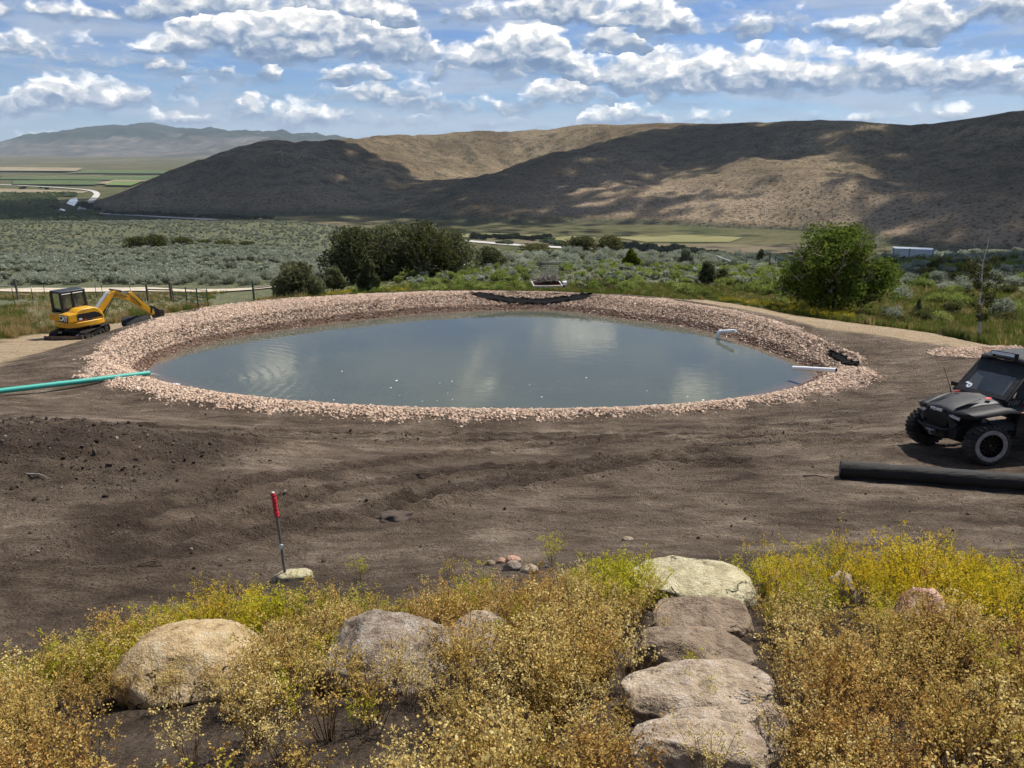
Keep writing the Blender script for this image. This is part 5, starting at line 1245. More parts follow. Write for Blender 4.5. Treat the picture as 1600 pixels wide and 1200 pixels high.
def mat_world_noise(name, c0, c1, sc, rough=1.0, det=5):
    m, t, b = material(name); P = t.new('ShaderNodeNewGeometry').outputs['Position']; n = t.noise(P, sc, det, .65)
    setp(t, b, color=t.mix(t.mapr(n, .35, .65), c0, c1), rough=rough, spec=.1)
mat_world_noise('gravel_road', (.36, .30, .225), (.50, .43, .34), .6); mat_world_noise('pale_road', (.36, .34, .31), (.48, .45, .41), .02)
mat_world_noise('field_green', (.06, .085, .032), (.10, .125, .05), .006); mat_world_noise('field_bright', (.10, .145, .045), (.14, .18, .06), .01); mat_world_noise('field_tan', (.19, .155, .095), (.25, .205, .13), .008)
mat_world_noise('meadow', (.15, .145, .06), (.20, .18, .08), .02); mat_world_noise('meadow_brown', (.11, .09, .055), (.155, .125, .075), .02); mat_world_noise('river', (.32, .40, .44), (.42, .48, .50), .02, .15)
strip('dirt_road', ROAD, 7.0, 'gravel_road', .12, lambda x, y: gz(x, y), sub=10)
def vz(x, y): return VZ + float((fbm(np.array([x / 900]), np.array([y / 900]), 3, .5, 3) * 5 * sstep(1600, 3500, np.array([y])) + fbm(np.array([x / 2500.]), np.array([y / 2500.]), 3, .5, 8) * 14 * sstep(3500, 6000, np.array([y])))[0])
def vp(px, py): p = at_z(px, py, VZ); return (p.x, p.y)
strip('valley_road', [vp(*q) for q in [(-40, 287), (0, 289), (50, 291.5), (100, 294.5), (138, 298), (151, 303), (147, 311), (136, 320), (128, 327), (135, 332), (165, 335.5), (220, 338.5), (280, 342), (340, 345)]], 12, 'pale_road', 1.6, vz, sub=8)
strip('valley_road', [vp(*q) for q in [(700, 375), (750, 379), (800, 383), (850, 386), (900, 389), (960, 393)]], 13, 'pale_road', .8, vz)
def patch(name, pts, mat, zoff):
    P = [vp(*q) for q in pts]; me = bpy.data.meshes.new(name); me.from_pydata([(x, y, vz(x, y) + zoff) for x, y in P], [], [tuple(range(len(P)))]); me.materials.append(MATS[mat]); return tag(link(bpy.data.objects.new(name, me)), kind='structure')
for pts, m_, z_ in [([(-60, 281), (150, 282), (265, 283), (262, 275), (90, 277), (-60, 279)], 'field_green', 3), ([(20, 290), (150, 291), (160, 284), (60, 283), (20, 285)], 'field_green', 4), ([(163, 292), (205, 293), (222, 286), (178, 286)], 'field_bright', 5), ([(150, 289), (170, 290), (240, 284), (180, 283)], 'field_tan', 4.4), ([(-80, 301), (130, 302), (140, 299), (-80, 293)], 'field_tan', 1.0), ([(100, 272), (280, 273), (280, 268), (140, 268)], 'field_green', 5), ([(-80, 269), (120, 270), (130, 265), (-80, 263)], 'field_tan', 8), ([(960, 372), (1000, 368), (1100, 368), (1160, 372), (1140, 379), (1010, 379)], 'meadow', .7), ([(760, 374), (860, 376), (960, 380), (1000, 381), (1250, 384), (1240, 400), (960, 397), (870, 383), (760, 378)], 'meadow_brown', .4), ([(680, 361), (800, 366), (930, 371), (930, 379), (760, 374), (680, 367)], 'meadow', .5)]:
    patch('field', pts, m_, z_)
for pts in [[(104, 319), (110, 312), (120, 310), (122, 315), (116, 323)], [(90, 330), (96, 327), (105, 330), (104, 333), (94, 333)]]: patch('river', pts, 'river', 1.2)
# far trees: crowns on the valley floor
def far_tree_mesh(seed, mat):
    L = Leafs(seed); r = np.random.RandomState(seed)
    for i in range(6): L.cloud((r.randn() * .28, r.randn() * .28, r.uniform(.3, .75)), (.34, .34, .3), 60, .13, 0, .5)
    return L.mesh('far_tree', [mat])
mat_leaf('leaf_far', [(0.1, (.014, .022, .010)), (.5, (.028, .038, .016)), (.95, (.05, .06, .026))], .2, posvar=.3); mat_leaf('leaf_far_light', [(0.1, (.07, .09, .036)), (.5, (.12, .145, .062)), (.95, (.18, .2, .1))], .2, posvar=.3)
FT_D = [far_tree_mesh(500 + i, 'leaf_far') for i in range(4)]; FT_L = [far_tree_mesh(510 + i, 'leaf_far_light') for i in range(4)]
rg = random.Random(9)
def far_row(n, px0, px1, py0, py1, hpx, protos, label, group, name='valley_tree'):
    for i in range(n):
        px = px0 + (px1 - px0) * (i + rg.uniform(.2, .8)) / n; py = py0 + (py1 - py0) * (i + .5) / n + rg.uniform(-1.2, 1.2); p = at_z(px, py, VZ); t = depth(p); h = hpx / FPX * t * rg.uniform(.7, 1.25)
        o = link(bpy.data.objects.new(name, rg.choice(protos))); o.location = (p.x, p.y, VZ - .5); o.scale = (h * rg.uniform(1.0, 1.7), h * 1.2, h); o.rotation_euler = (0, 0, rg.uniform(0, 6)); tag(o, label, 'tree', group)
far_row(22, 734, 862, 372, 376, 9, FT_D, 'dark tree in the far row across the valley meadow', 'far row across the meadow')
far_row(14, 778, 800, 380, 382, 6, FT_L, 'small pale tree beside the valley road', 'small trees by the valley road')
far_row(16, 850, 905, 379, 388, 8, FT_L, 'pale green tree in the scattered grove left of the willow clump', 'scattered pale grove')
far_row(34, 960, 1048, 386, 397, 11, FT_D, 'dark tree in the grove right of the willow clump', 'dark valley grove')
far_row(22, 1052, 1130, 391, 402, 10, FT_D, 'dark tree in the low belt behind the sagebrush right of centre', 'dark belt behind the sagebrush')
far_row(44, 160, 425, 335, 343, 7, FT_D, 'dark tree in the line along the foot of the left hill', 'tree line under the left hill')
far_row(16, 1215, 1390, 402, 404, 9, FT_D, 'dark tree in the low belt behind the big green bush', 'dark belt behind the big bush')
for px, py, h, lb in [(136, 325, 11, 'dark tree beside the bend of the pale valley road'), (152, 333, 9, 'dark tree at the corner where the valley road meets the hill'), (35, 297, 5, 'leftmost small tree by the far farm'), (63, 295, 4, 'middle small tree by the far farm'), (75, 296, 5, 'rightmost small tree by the far farm')]: far_row(1, px, px, py, py, h, FT_D, lb, None)
rng = np.random.RandomState(31); pts = []
for i in range(2600):
    px = rng.uniform(-60, 150); py = rng.uniform(303, 352)
    if px > 128 - max(0, 330 - py) * .2 + (py > 333) * 60 - 8: continue
    if 86 < px < 124 and 308 < py < 334: continue
    q = at_z(px, py, VZ); pts.append((q.x, q.y, VZ - .4))
pts = np.array(pts); n = len(pts); scatter('valley_willows', FT_D[:1] + FT_L + [FT_L[0]], pts, np.stack([np.zeros(n), np.zeros(n), rng.uniform(0, 6, n)], -1), np.stack([rng.uniform(6, 13, n)] * 2 + [rng.uniform(3.5, 7, n)], -1), rng.randint(0, 6, n), label='dense green willows along the river on the valley floor at left', cat='willows')

# haze over the whole valley
def haze():
    m = bpy.data.materials.new('haze'); m.use_nodes = True; t = NT(m.node_tree); t.n.clear(); out = t.new('ShaderNodeOutputMaterial'); pv = t.new('ShaderNodeVolumePrincipled')
    pv.inputs['Color'].default_value = (.70, .84, 1.0, 1); pv.inputs['Density'].default_value = HAZE; pv.inputs['Anisotropy'].default_value = .1
    t.l.new(pv.outputs[0], out.inputs['Volume']); MATS['haze'] = m
    o = MB().box((0, 12000, 180), (26000, 40000, 760)).build('haze', 'haze'); tag(o, 'thin blue haze over the valley', 'haze', None, 'stuff')
# ------------------------------------------------------------------ machine materials
simple('black_gloss', (.008, .008, .009), .6, 0, .3, .2, 5, 0, .0, (.06, .05, .042), .25); simple('black_matte', (.011, .011, .012), .6, 0, .35, .3, 10, 0, 0, (.05, .042, .035), .3)
simple('graphite_panel', (.026, .027, .029), .55, .0, .35, .2, 4, 0, .0, (.09, .078, .066), .4); simple('tyre_rubber', (.022, .021, .020), .9, 0, .2, .3, 9, .2, 0, (.075, .062, .052), .55)
simple('dusty_sidewall', (.26, .25, .235), .9, 0, .2, .35, 14, .2); simple('rim_black', (.012, .012, .013), .3, .6, .5); simple('steel', (.28, .28, .29), .35, .9); simple('dark_steel', (.045, .043, .042), .5, .7, .5, .4, 6, 0, 0, (.10, .085, .07), .5)
simple('lamp_glass', (.55, .58, .60), .15, .2); simple('orange_lens', (.75, .30, .01), .3); simple('red_trim', (.42, .01, .03), .4); simple('sticker_white', (.82, .82, .82), .4); simple('sticker_blue', (.05, .10, .3), .4)
simple('seat_vinyl', (.014, .014, .015), .55, 0, .4, .2, 20)
simple('machine_yellow', (.62, .315, .010), .4, 0, .5, .12, 3, 0, .15, (.36, .20, .05), .25); simple('machine_black', (.010, .010, .011), .45, 0, .5, .3, 6); simple('blade_steel', (.085, .068, .066), .6, .3, .5, .35, 4, .3, 0, (.20, .16, .13), .5)
simple('polished_edge', (.5, .48, .46), .35, .8); simple('rubber_track', (.016, .015, .014), .9, 0, .2, .3, 8, 0, 0, (.09, .07, .055), .4); simple('plastic_grey', (.12, .12, .12), .6)
def mat_glass():
    m, t, b = material('tinted_glass'); t.n.remove(b); out = [n for n in t.n if n.type == 'OUTPUT_MATERIAL'][0]
    tr = t.new('ShaderNodeBsdfTransparent'); tr.inputs[0].default_value = (.62, .70, .66, 1); gl = t.new('ShaderNodeBsdfGlossy'); gl.inputs[0].default_value = (1, 1, 1, 1); gl.inputs['Roughness'].default_value = .06; df = t.new('ShaderNodeBsdfDiffuse'); df.inputs[0].default_value = (.30, .32, .29, 1)
    fr = t.new('ShaderNodeFresnel'); fr.inputs[0].default_value = 1.5; m1 = t.new('ShaderNodeMixShader'); m2 = t.new('ShaderNodeMixShader')
    m1.inputs[0].default_value = .22; t.l.new(tr.outputs[0], m1.inputs[1]); t.l.new(df.outputs[0], m1.inputs[2]); t.put(m2.inputs[0], t.math('MULTIPLY', fr.outputs[0], 1.3, clamp=True)); t.l.new(m1.outputs[0], m2.inputs[1]); t.l.new(gl.outputs[0], m2.inputs[2]); t.l.new(m2.outputs[0], out.inputs[0])
mat_glass()
def text(name, body, size, mat, parent, loc, rot, extrude=.002, bold=0.0, xs=1.0, align='CENTER'):
    c = bpy.data.curves.new(name, 'FONT'); c.body = body; c.size = size; c.extrude = extrude; c.offset = bold; c.align_x = align; c.align_y = 'CENTER'
    o = bpy.data.objects.new(name, c); COL.objects.link(o); dg = bpy.context.evaluated_depsgraph_get(); me = bpy.data.meshes.new_from_object(o.evaluated_get(dg)); bpy.data.objects.remove(o); bpy.data.curves.remove(c)
    me.materials.clear(); me.materials.append(MATS[mat]); q = link(bpy.data.objects.new(name, me), parent); q.location = loc; q.rotation_euler = rot; q.scale = (xs, 1, 1); return q
def grid_surf(mb, rows):
    n = len(rows[0]); vs = [p for r in rows for p in r]; return mb.add(vs, [(i * n + j, i * n + j + 1, (i + 1) * n + j + 1, (i + 1) * n + j) for i in range(len(rows) - 1) for j in range(n - 1)])

# ------------------------------------------------------------------ side by side off-road vehicle
fl = hit(1541, 725); gzu = fl.z
fr_ = hit(1452, 694); yl_ = (fl - fr_).normalized(); xf_ = yl_.cross(Vector((0, 0, 1))).normalized(); zu_ = xf_.cross(yl_).normalized(); uc = fl - yl_ * .70
UTV = empty('off_road_vehicle', (uc.x - .05, uc.y, uc.z), 0, 'black side by side off-road vehicle parked at the right edge', 'vehicle')
UTV.rotation_euler = Matrix((xf_, yl_, zu_)).transposed().to_euler(); UTV.scale = (1.03, 1.03, .985)
RW = .375
def tyre_mb(n=156):
    prof = [(.205, -.105), (.225, -.128), (.27, -.138), (.315, -.136), (.348, -.122), (.362, -.095), (.366, -.045), (.366, 0), (.366, .045), (.362, .095), (.348, .122), (.315, .136), (.27, .138), (.225, .128), (.205, .105)]
    mb = MB(); vs = []; m = len(prof)
    for k in range(n):
        a = 2 * math.pi * k / n; g = k % 6
        for i, (r, w) in enumerate(prof):
            rr = r
            if 4 <= i <= 10:
                side = i >= 7; lug = (g < 3) if side else (2 < g)
                if i in (6, 7, 8): lug = (k % 3) < 2 if i == 7 else lug
                rr = r + (.012 if lug else -.014)
            vs.append((rr * math.cos(a), w * (1 + (.05 if 3 < i < 11 and g % 2 else 0)), rr * math.sin(a)))
    fs = [(k * m + i, k * m + i + 1, ((k + 1) % n) * m + i + 1, ((k + 1) % n) * m + i) for k in range(n) for i in range(m - 1)]
    return mb.add(vs, fs)
def make_wheel(x, y, steer):
    s = 1 if y > 0 else -1
    w = MB()
    o = tyre_mb().build('wheel', 'tyre_rubber', UTV); o.location = (x, y, RW); o.rotation_euler = (0, RAD(random.uniform(0, 40)), steer)
    MB().lathe([(.212, s * .134), (.232, s * .1405), (.262, s * .1415), (.285, s * .1405), (.29, s * .136)], 48, 'y').build('sidewall_band', 'dusty_sidewall', o, smooth=True)
    MB().lathe([(.208, -.10), (.20, -.06), (.19, .0), (.20, .06), (.208, .10), (.215, s * .118), (.200, s * .124), (.192, s * .105), (.180, s * .06), (.178, s * .04)], 40, 'y').build('rim', 'rim_black', o, smooth=True)
    MB().lathe([(.001, s * .075), (.045, s * .075), (.05, s * .06), (.19, s * .035), (.19, s * .02)], 32, 'y').build('rim_disc', 'black_matte', o, smooth=True)
    for k in range(14):
        a = 2 * math.pi * k / 14; sp = MB(); ca, sa = math.cos(a), math.sin(a); d2 = .011
        sp.add([(.045 * ca - d2 * sa, s * .085, .045 * sa + d2 * ca), (.045 * ca + d2 * sa, s * .085, .045 * sa - d2 * ca), (.19 * ca + d2 * .9 * sa, s * .105, .19 * sa - d2 * .9 * ca), (.19 * ca - d2 * .9 * sa, s * .105, .19 * sa + d2 * .9 * ca), (.045 * ca, s * .045, .045 * sa), (.19 * ca, s * .05, .19 * sa)], [(0, 1, 2, 3), (1, 4, 5, 2), (4, 0, 3, 5), (0, 4, 1), (3, 2, 5)])
        sp.build('spoke', 'rim_black', o)
    MB().lathe([(.001, s * .11), (.028, s * .108), (.034, s * .08)], 16, 'y').build('hub_cap', 'dark_steel', o, smooth=True)
    return o
for x, y, st in [(0, .70, RAD(-9)), (0, -.70, RAD(-9)), (-2.28, .72, 0), (-2.28, -.72, 0)]: make_wheel(x, y, st)
# tub and floor
mb = MB(); mb.prism([(.38, .42), (.36, .62), (-.30, .74), (-.42, .50), (-1.75, .46), (-1.85, .75), (-2.75, .78), (-2.75, .50), (-1.9, .32), (-.3, .30), (.22, .34)], 'y', -.40, .40); mb.build('chassis', 'black_matte', UTV, bevel=.02)
# hood: stations from nose to cowl
st = []
for x, hw, zc, ze in [(.42, .30, .93, .86), (.34, .36, .985, .90), (.15, .40, 1.04, .95), (-.10, .45, 1.09, 1.0), (-.36, .52, 1.13, 1.03), (-.46, .56, 1.13, 1.02)]:
    st.append([(x, y * hw, zc + (ze - zc) * abs(y) ** 2.2 + (-.012 if abs(abs(y) - .45) < .05 else 0)) for y in (-1, -.8, -.47, -.43, 0, .43, .47, .8, 1)])
grid_surf(MB(), st).build('hood', 'graphite_panel', UTV, smooth=True, sharp=20, solid=.02)
for s in (1, -1):
    MB().add([(.36, s * .30, .965), (.10, s * .36, 1.062), (-.18, s * .33, 1.118), (.12, s * .22, 1.07)], [(0, 1, 2, 3)]).build('hood_decal', 'black_gloss', UTV, solid=.008)
    MB().add([(-.22, s * .36, 1.118), (-.31, s * .30, 1.142), (-.36, s * .36, 1.135), (-.28, s * .41, 1.118)], [(0, 1, 2, 3)]).build('hood_accent', 'red_trim', UTV, solid=.006)
    # front fender wing and the fascia side
    f = MB(); rows = [[(.40, s * .28, .90), (.38, s * .40, .86), (.30, s * .52, .80)], [(.28, s * .38, .945), (.26, s * .56, .91), (.22, s * .70, .86)], [(.0, s * .43, .99), (-.02, s * .62, .96), (-.05, s * .78, .91)], [(-.30, s * .50, 1.03), (-.32, s * .66, 1.0), (-.36, s * .80, .94)], [(-.56, s * .56, 1.03), (-.58, s * .68, .99), (-.62, s * .78, .90)], [(-.72, s * .60, 1.0), (-.74, s * .68, .92), (-.76, s * .74, .80)]]
    grid_surf(f, rows).build('fender', 'black_gloss', UTV, smooth=True, sharp=25, solid=.018)
    MB().add([(.42, s * .17, .90), (.43, s * .33, .80), (.38, s * .44, .70), (.40, s * .34, .60), (.42, s * .25, .74)], [(0, 1, 2, 3, 4)]).build('fascia_blade', 'graphite_panel', UTV, solid=.02)
    MB().add([(.405, s * .26, .885), (.36, s * .46, .835), (.35, s * .44, .775), (.405, s * .28, .82)], [(0, 1, 2, 3)]).build('headlight', 'lamp_glass', UTV, solid=.02)
    # vents, side panel, reflector
    for k in range(4): MB().box((-.50 - k * .055, s * (.60 + k * .004), 1.075), (.02, .012, .10), (0, -.5, 0)).build('vent_slat', 'plastic_grey', UTV)
    MB().box((-.66, s * .785, .935), (.16, .012, .028), (0, .12, 0)).build('side_reflector', 'orange_lens', UTV, bevel=.004)
    mb = MB(); mb.prism([(-.68, .92), (-.62, .45), (-.75, .40), (-.95, .44), (-.88, .9)], 'y', s * .60, s * .66); mb.build('foot_guard', 'black_matte', UTV, bevel=.01)
    d = MB(); d.prism([(-.86, .98), (-.92, .52), (-1.12, .42), (-1.62, .44), (-1.78, .62), (-1.80, 1.0), (-1.35, .93)], 'y', s * .68, s * .715); do = d.build('door', 'black_gloss', UTV, bevel=.008)
    MB().add([(-1.0, s * .718, .84), (-1.10, s * .718, .56), (-1.55, s * .718, .56), (-1.42, s * .718, .70)], [(0, 1, 2, 3)]).build('door_decal', 'graphite_panel', do, solid=.004)
    MB().add([(-1.05, s * .722, .60), (-1.12, s * .722, .54), (-1.30, s * .722, .54), (-1.2, s * .722, .60)], [(0, 1, 2, 3)]).build('door_stripe', 'lamp_glass', do, solid=.004)
    # suspension
    for z0, xx in [(.40, .10), (.40, -.16), (.56, .05)]: MB().tube([(xx, s * .26, z0), (0, s * .58, z0 - .03)], .019, 8).build('control_arm', 'dark_steel', UTV, smooth=True)
    a_, b2 = Vector((-.06, s * .50, .42)), Vector((-.20, s * .40, .90)); MB().tube([a_, b2], .02, 8).build('shock_absorber', 'steel', UTV, smooth=True)
    co = []
    for k in range(90): f_ = k / 89; q = a_.lerp(b2, .18 + .74 * f_); ang = f_ * 9 * 2 * math.pi; co.append((q.x + .046 * math.cos(ang), q.y + .046 * math.sin(ang), q.z))
    MB().tube(co, .0085, 6).build('coil_spring', 'steel', UTV, smooth=True)
    MB().box((-2.25, s * .62, 1.0), (.95, .22, .05), (0, .05, 0)).build('rear_fender', 'black_gloss', UTV, bevel=.015)
    # cage
    cage = [[(-.44, s * .60, 1.10), (-.98, s * .56, 1.72), (-1.08, s * .54, 1.77), (-1.85, s * .54, 1.82), (-2.35, s * .56, 1.10)], [(-1.85, s * .54, 1.82), (-1.80, s * .64, 1.30), (-1.82, s * .66, .72)]]
    for c_ in cage: MB().tube(c_, .025, 10).build('cage_tube', 'black_matte', UTV, smooth=True)
    MB().box((-1.62, s * .30, .62), (.52, .50, .20)).build('seat_base', 'seat_vinyl', UTV, bevel=.05)
    bk = MB(); bk.prism([(-1.80, .66), (-1.68, .68), (-1.84, 1.18), (-1.90, 1.40), (-1.98, 1.40), (-1.96, 1.1)], 'y', s * .30 - .22, s * .30 + .22); bo = bk.build('seat_back', 'seat_vinyl', UTV, bevel=.04)
    MB().tube([(-1.86, s * .30 + .12, 1.32), (-1.72, s * .30 + .14, 1.0), (-1.60, s * .30 + .10, .74)], .018, 6).build('seat_belt', 'red_trim', UTV, smooth=True)
MB().tube([(-1.08, -.54, 1.77), (-1.08, .54, 1.77)], .025, 10).build('cage_tube', 'black_matte', UTV, smooth=True); MB().tube([(-1.85, -.54, 1.82), (-1.85, .54, 1.82)], .025, 10).build('cage_tube', 'black_matte', UTV, smooth=True)
# grille and nose
MB().add([(.40, -.20, .60), (.40, .20, .60), (.425, .26, .74), (.425, .24, .88), (.425, -.24, .88), (.425, -.26, .74)], [(0, 1, 2, 3, 4, 5)]).build('grille', 'black_matte', UTV, solid=.03)
for k in range(5): MB().box((.444, 0, .64 + k * .045), (.006, .40 + .02 * min(k, 3), .010)).build('grille_bar', 'black_gloss', UTV)
text('nose_lettering', 'POLARIS', .072, 'sticker_white', UTV, (.448, 0, .905), (math.pi / 2, 0, math.pi / 2), .002, .002, 1.0)
MB().box((.435, 0, .905), (.016, .42, .05), (0, .2, 0)).build('nose_band', 'black_gloss', UTV, bevel=.006)
MB().box((.36, 0, .48), (.14, .44, .20)).build('skid_plate', 'black_matte', UTV, bevel=.03)
MB().tube([(.34, -.36, .62), (.50, -.34, .60), (.53, -.24, .58), (.53, .24, .58), (.50, .34, .60), (.34, .36, .62)], .02, 10).build('bumper_tube', 'black_matte', UTV, smooth=True)
MB().box((.50, 0, .52), (.08, .26, .07)).build('fairlead', 'dark_steel', UTV, bevel=.01); MB().tube([(.54, -.09, .525), (.54, .09, .525)], .014, 8).build('fairlead_roller', 'steel', UTV, smooth=True); MB().tube([(.55, .0, .52), (.58, .03, .47), (.56, .06, .44)], .012, 8).build('winch_hook', 'steel', UTV, smooth=True)
for s in (1, -1): MB().tube([(.53, s * .24, .58), (.46, s * .26, .46), (.34, s * .24, .42)], .018, 8).build('bumper_strut', 'black_matte', UTV, smooth=True)
# windshield: black panel frame, pane and stickers
A, B, C, D = Vector((-.44, -.57, 1.12)), Vector((-.44, .57, 1.12)), Vector((-.99, .53, 1.73)), Vector((-.99, -.53, 1.73))
def wp_(u, v): return A.lerp(B, u).lerp(D.lerp(C, u), v)
U0, U1, V0, V1 = .10, .90, .10, .62
wf = MB()
for (u0, v0, u1, v1) in [(0, 0, 1, V0), (0, V1, 1, 1), (0, V0, U0, V1), (U1, V0, 1, V1)]: wf.quad(wp_(u0, v0), wp_(u1, v0), wp_(u1, v1), wp_(u0, v1))
me_o = wf.build('windshield_frame', 'black_matte', UTV, solid=.02); MB().quad(wp_(U0, V0), wp_(U1, V0), wp_(U1, V1), wp_(U0, V1)).build('windshield', 'tinted_glass', UTV, solid=.006)
nw = (B - A).cross(D - A).normalized(); nw = nw if nw.x > 0 else -nw
def disc(name, mat, u, v, r, off):
    c = wp_(u, v) + nw * off; e1 = (B - A).normalized(); e2 = (D - A).normalized(); MB().add([c] + [c + (e1 * math.cos(k * math.pi / 8) + e2 * math.sin(k * math.pi / 8)) * r for k in range(16)], [(0, 1 + k, 1 + (k + 1) % 16) for k in range(16)]).build(name, mat, UTV)
disc('round_sticker', 'sticker_white', .20, .17, .055, .010); disc('sticker_centre', 'sticker_blue', .20, .17, .022, .013); c = wp_(.135, .23) + nw * .011; e1 = (B - A).normalized(); e2 = (D - A).normalized(); MB().quad(c - e1 * .04 - e2 * .018, c + e1 * .04 - e2 * .018, c + e1 * .04 + e2 * .018, c - e1 * .04 + e2 * .018).build('small_sticker', 'sticker_white', UTV)
# roof and light bar
rows = [[(x, y * hw, z - .05 * abs(y) ** 2.5) for y in (-1, -.7, -.35, 0, .35, .7, 1)] for x, hw, z in [(-.90, .50, 1.775), (-.98, .57, 1.815), (-1.3, .60, 1.86), (-1.7, .60, 1.87), (-2.02, .58, 1.85)]]
grid_surf(MB(), rows).build('roof', 'graphite_panel', UTV, smooth=True, solid=.035)
MB().box((-.90, 0, 1.865), (.07, .56, .085), (0, -.15, 0)).build('light_bar', 'black_matte', UTV, bevel=.012); MB().box((-.862, 0, 1.868), (.01, .50, .055), (0, -.15, 0)).build('light_bar_lens', 'lamp_glass', UTV)
for s in (1, -1): MB().box((-.92, s * .24, 1.815), (.05, .03, .06)).build('light_bar_bracket', 'black_matte', UTV)
MB().lathe([(.165, 0), (.178, .012), (.19, 0), (.178, -.012)], 24, 'x', (0, 0, 0), close=True).build('steering_wheel', 'black_matte', UTV, smooth=True); sw = bpy.data.objects['steering_wheel']; sw.location = (-1.02, .30, 1.08); sw.rotation_euler = (0, RAD(-28), 0)
MB().tube([(-.62, .30, .92), (-1.01, .30, 1.07)], .02, 8).build('steering_column', 'black_matte', UTV, smooth=True); MB().box((-.62, 0, 1.0), (.22, 1.1, .22), (0, .2, 0)).build('dashboard', 'black_matte', UTV, bevel=.03)
MB().tube([(-.30, -.50, 1.05), (-.25, -.50, 1.20), (-.10, -.52, 1.58)], [.012, .006, .003], 6).build('antenna', 'black_matte', UTV); MB().box((-.50, -.66, 1.20), (.06, .14, .09)).build('mirror', 'black_matte', UTV, bevel=.02); MB().tube([(-.47, .58, 1.12), (-.56, .60, 1.24)], .012, 6).build('grab_strap', 'red_trim', UTV)
MB().box((-2.35, 0, .92), (.85, 1.1, .28)).build('cargo_bed', 'black_matte', UTV, bevel=.03)

# ------------------------------------------------------------------ roll of black fabric
def mat_cloth():
    m, t, b = material('roll_fabric'); P = t.new('ShaderNodeTexCoord').outputs['Object']; n = t.noise(t.vmath('MULTIPLY', P, (1, 5, 5)), 2.2, 5, .6, .5)
    setp(t, b, color=t.mix(t.noise(P, 5, 5, .7), (.009, .009, .0085), (.024, .023, .02)), rough=.75, spec=.3, normal=t.bump(n, .5, .06))
mat_cloth()
ra = hit(1311, 745); rb = hit(1640, 772); ra.z += 0; d = Vector((rb.x - ra.x, rb.y - ra.y, 0)); rb2 = ra + d * 1.25; nrm = Vector((-d.y, d.x, 0)).normalized()
rr = .148; roll = empty('fabric_roll', (ra.x, ra.y, ra.z), 0, 'long roll of black fabric lying on the dirt before the vehicle', 'roll')
pts = []; rs = []
for k in range(25):
    f = k / 24; q = ra.lerp(rb2, f); pts.append((q.x - ra.x, q.y - ra.y, gz(q.x, q.y) + rr * .93 - ra.z)); rs.append(rr * (1 + .03 * math.sin(k * 1.9) + .02 * math.sin(k * .7 + 1)))
MB().tube(pts, rs, 22).build('rolled_fabric', 'roll_fabric', roll, smooth=True, sharp=50)
fl_ = MB(); rows = []
for k in range(1, 25):
    q = Vector(pts[k]); w_ = .12 + .09 * abs(math.sin(k * .45)); rows.append([tuple(q + Vector((0, 0, -rr * .55)) - nrm * rr * .82), tuple(q + Vector((0, 0, -rr * .90)) - nrm * (rr * 1.05)), tuple(q + Vector((0, 0, -rr * .90 + .012 * math.sin(k * 2.3))) - nrm * (rr + w_ * .6)), tuple(q + Vector((0, 0, -rr * .9 + .02 * abs(math.sin(k * 1.3)))) - nrm * (rr + w_))])
grid_surf(fl_, rows).build('loose_flap', 'roll_fabric', roll, smooth=True, solid=.006)
so = Vector(pts[0]); dn = -d.normalized(); sp_ = []
for k in range(70): a = k / 69 * 2 * math.pi * 4; r_ = .02 + .115 * k / 69; sp_.append(so + dn * .004 + nrm * r_ * math.cos(a) + Vector((0, 0, r_ * math.sin(a))))
MB().tube(sp_, .004, 4).build('fabric_layers', 'plastic_grey', roll)

# ------------------------------------------------------------------ mini excavator
ex = at_t(126, 521, 38.0); EX = empty('excavator', (ex.x, ex.y, gz(ex.x, ex.y) - .02), RAD(0), 'yellow and black mini excavator parked left of the pond', 'excavator')
EX.scale = (.92, .92, .94)
def stadium(n, L, h):
    r = h / 2; c = L / 2 - r; out = []
    per = 2 * (2 * c) + 2 * math.pi * r
    for k in range(n):
        s = per * k / n
        if s < 2 * c: out.append((-c + s, r, 0, 1))
        elif s < 2 * c + math.pi * r: a = math.pi / 2 - (s - 2 * c) / r; out.append((c + r * math.cos(a), r * math.sin(a), math.cos(a), math.sin(a)))
        elif s < 4 * c + math.pi * r: out.append((c - (s - 2 * c - math.pi * r), -r, 0, -1))
        else: a = -math.pi / 2 - (s - 4 * c - math.pi * r) / r; out.append((-c + r * math.cos(a), r * math.sin(a), math.cos(a), math.sin(a)))
    return out
for s in (1, -1):
    mb = MB(); n = 120; ring = stadium(n, 2.5, .54); vs = []
    for k, (a, b_, na, nb) in enumerate(ring):
        o_ = .018 if k % 4 < 2 else -.008
        for w, ro_ in [(-.19, o_), (.19, o_), (.19, -.05), (-.19, -.05)]: vs.append((s * .78 + w, a + na * ro_, .29 + b_ + nb * ro_))
    mb.add(vs, [(k * 4 + j, k * 4 + (j + 1) % 4, ((k + 1) % n) * 4 + (j + 1) % 4, ((k + 1) % n) * 4 + j) for k in range(n) for j in range(4)]); tr = mb.build('track', 'rubber_track', EX)
    MB().box((s * .76, 0, .31), (.24, 1.9, .16)).build('track_frame', 'machine_black', EX, bevel=.03)
    for y, r in [(-.98, .20), (.98, .20), (-.5, .10), (-.1, .10), (.3, .10), (.65, .10)]: MB().lathe([(.001, -.16), (r * .6, -.16), (r, -.14), (r, .14), (r * .6, .16), (.001, .16)], 20, 'x', (s * .78, y, .29 if r > .15 else .16)).build('track_roller', 'dark_steel', tr, smooth=True)
MB().box((0, 0, .42), (1.3, 1.2, .24)).build('car_body', 'machine_black', EX, bevel=.04); MB().lathe([(.001, .5), (.5, .5), (.52, .62), (.5, .74), (.001, .74)], 32, 'z').build('slew_ring', 'machine_black', EX, smooth=True)
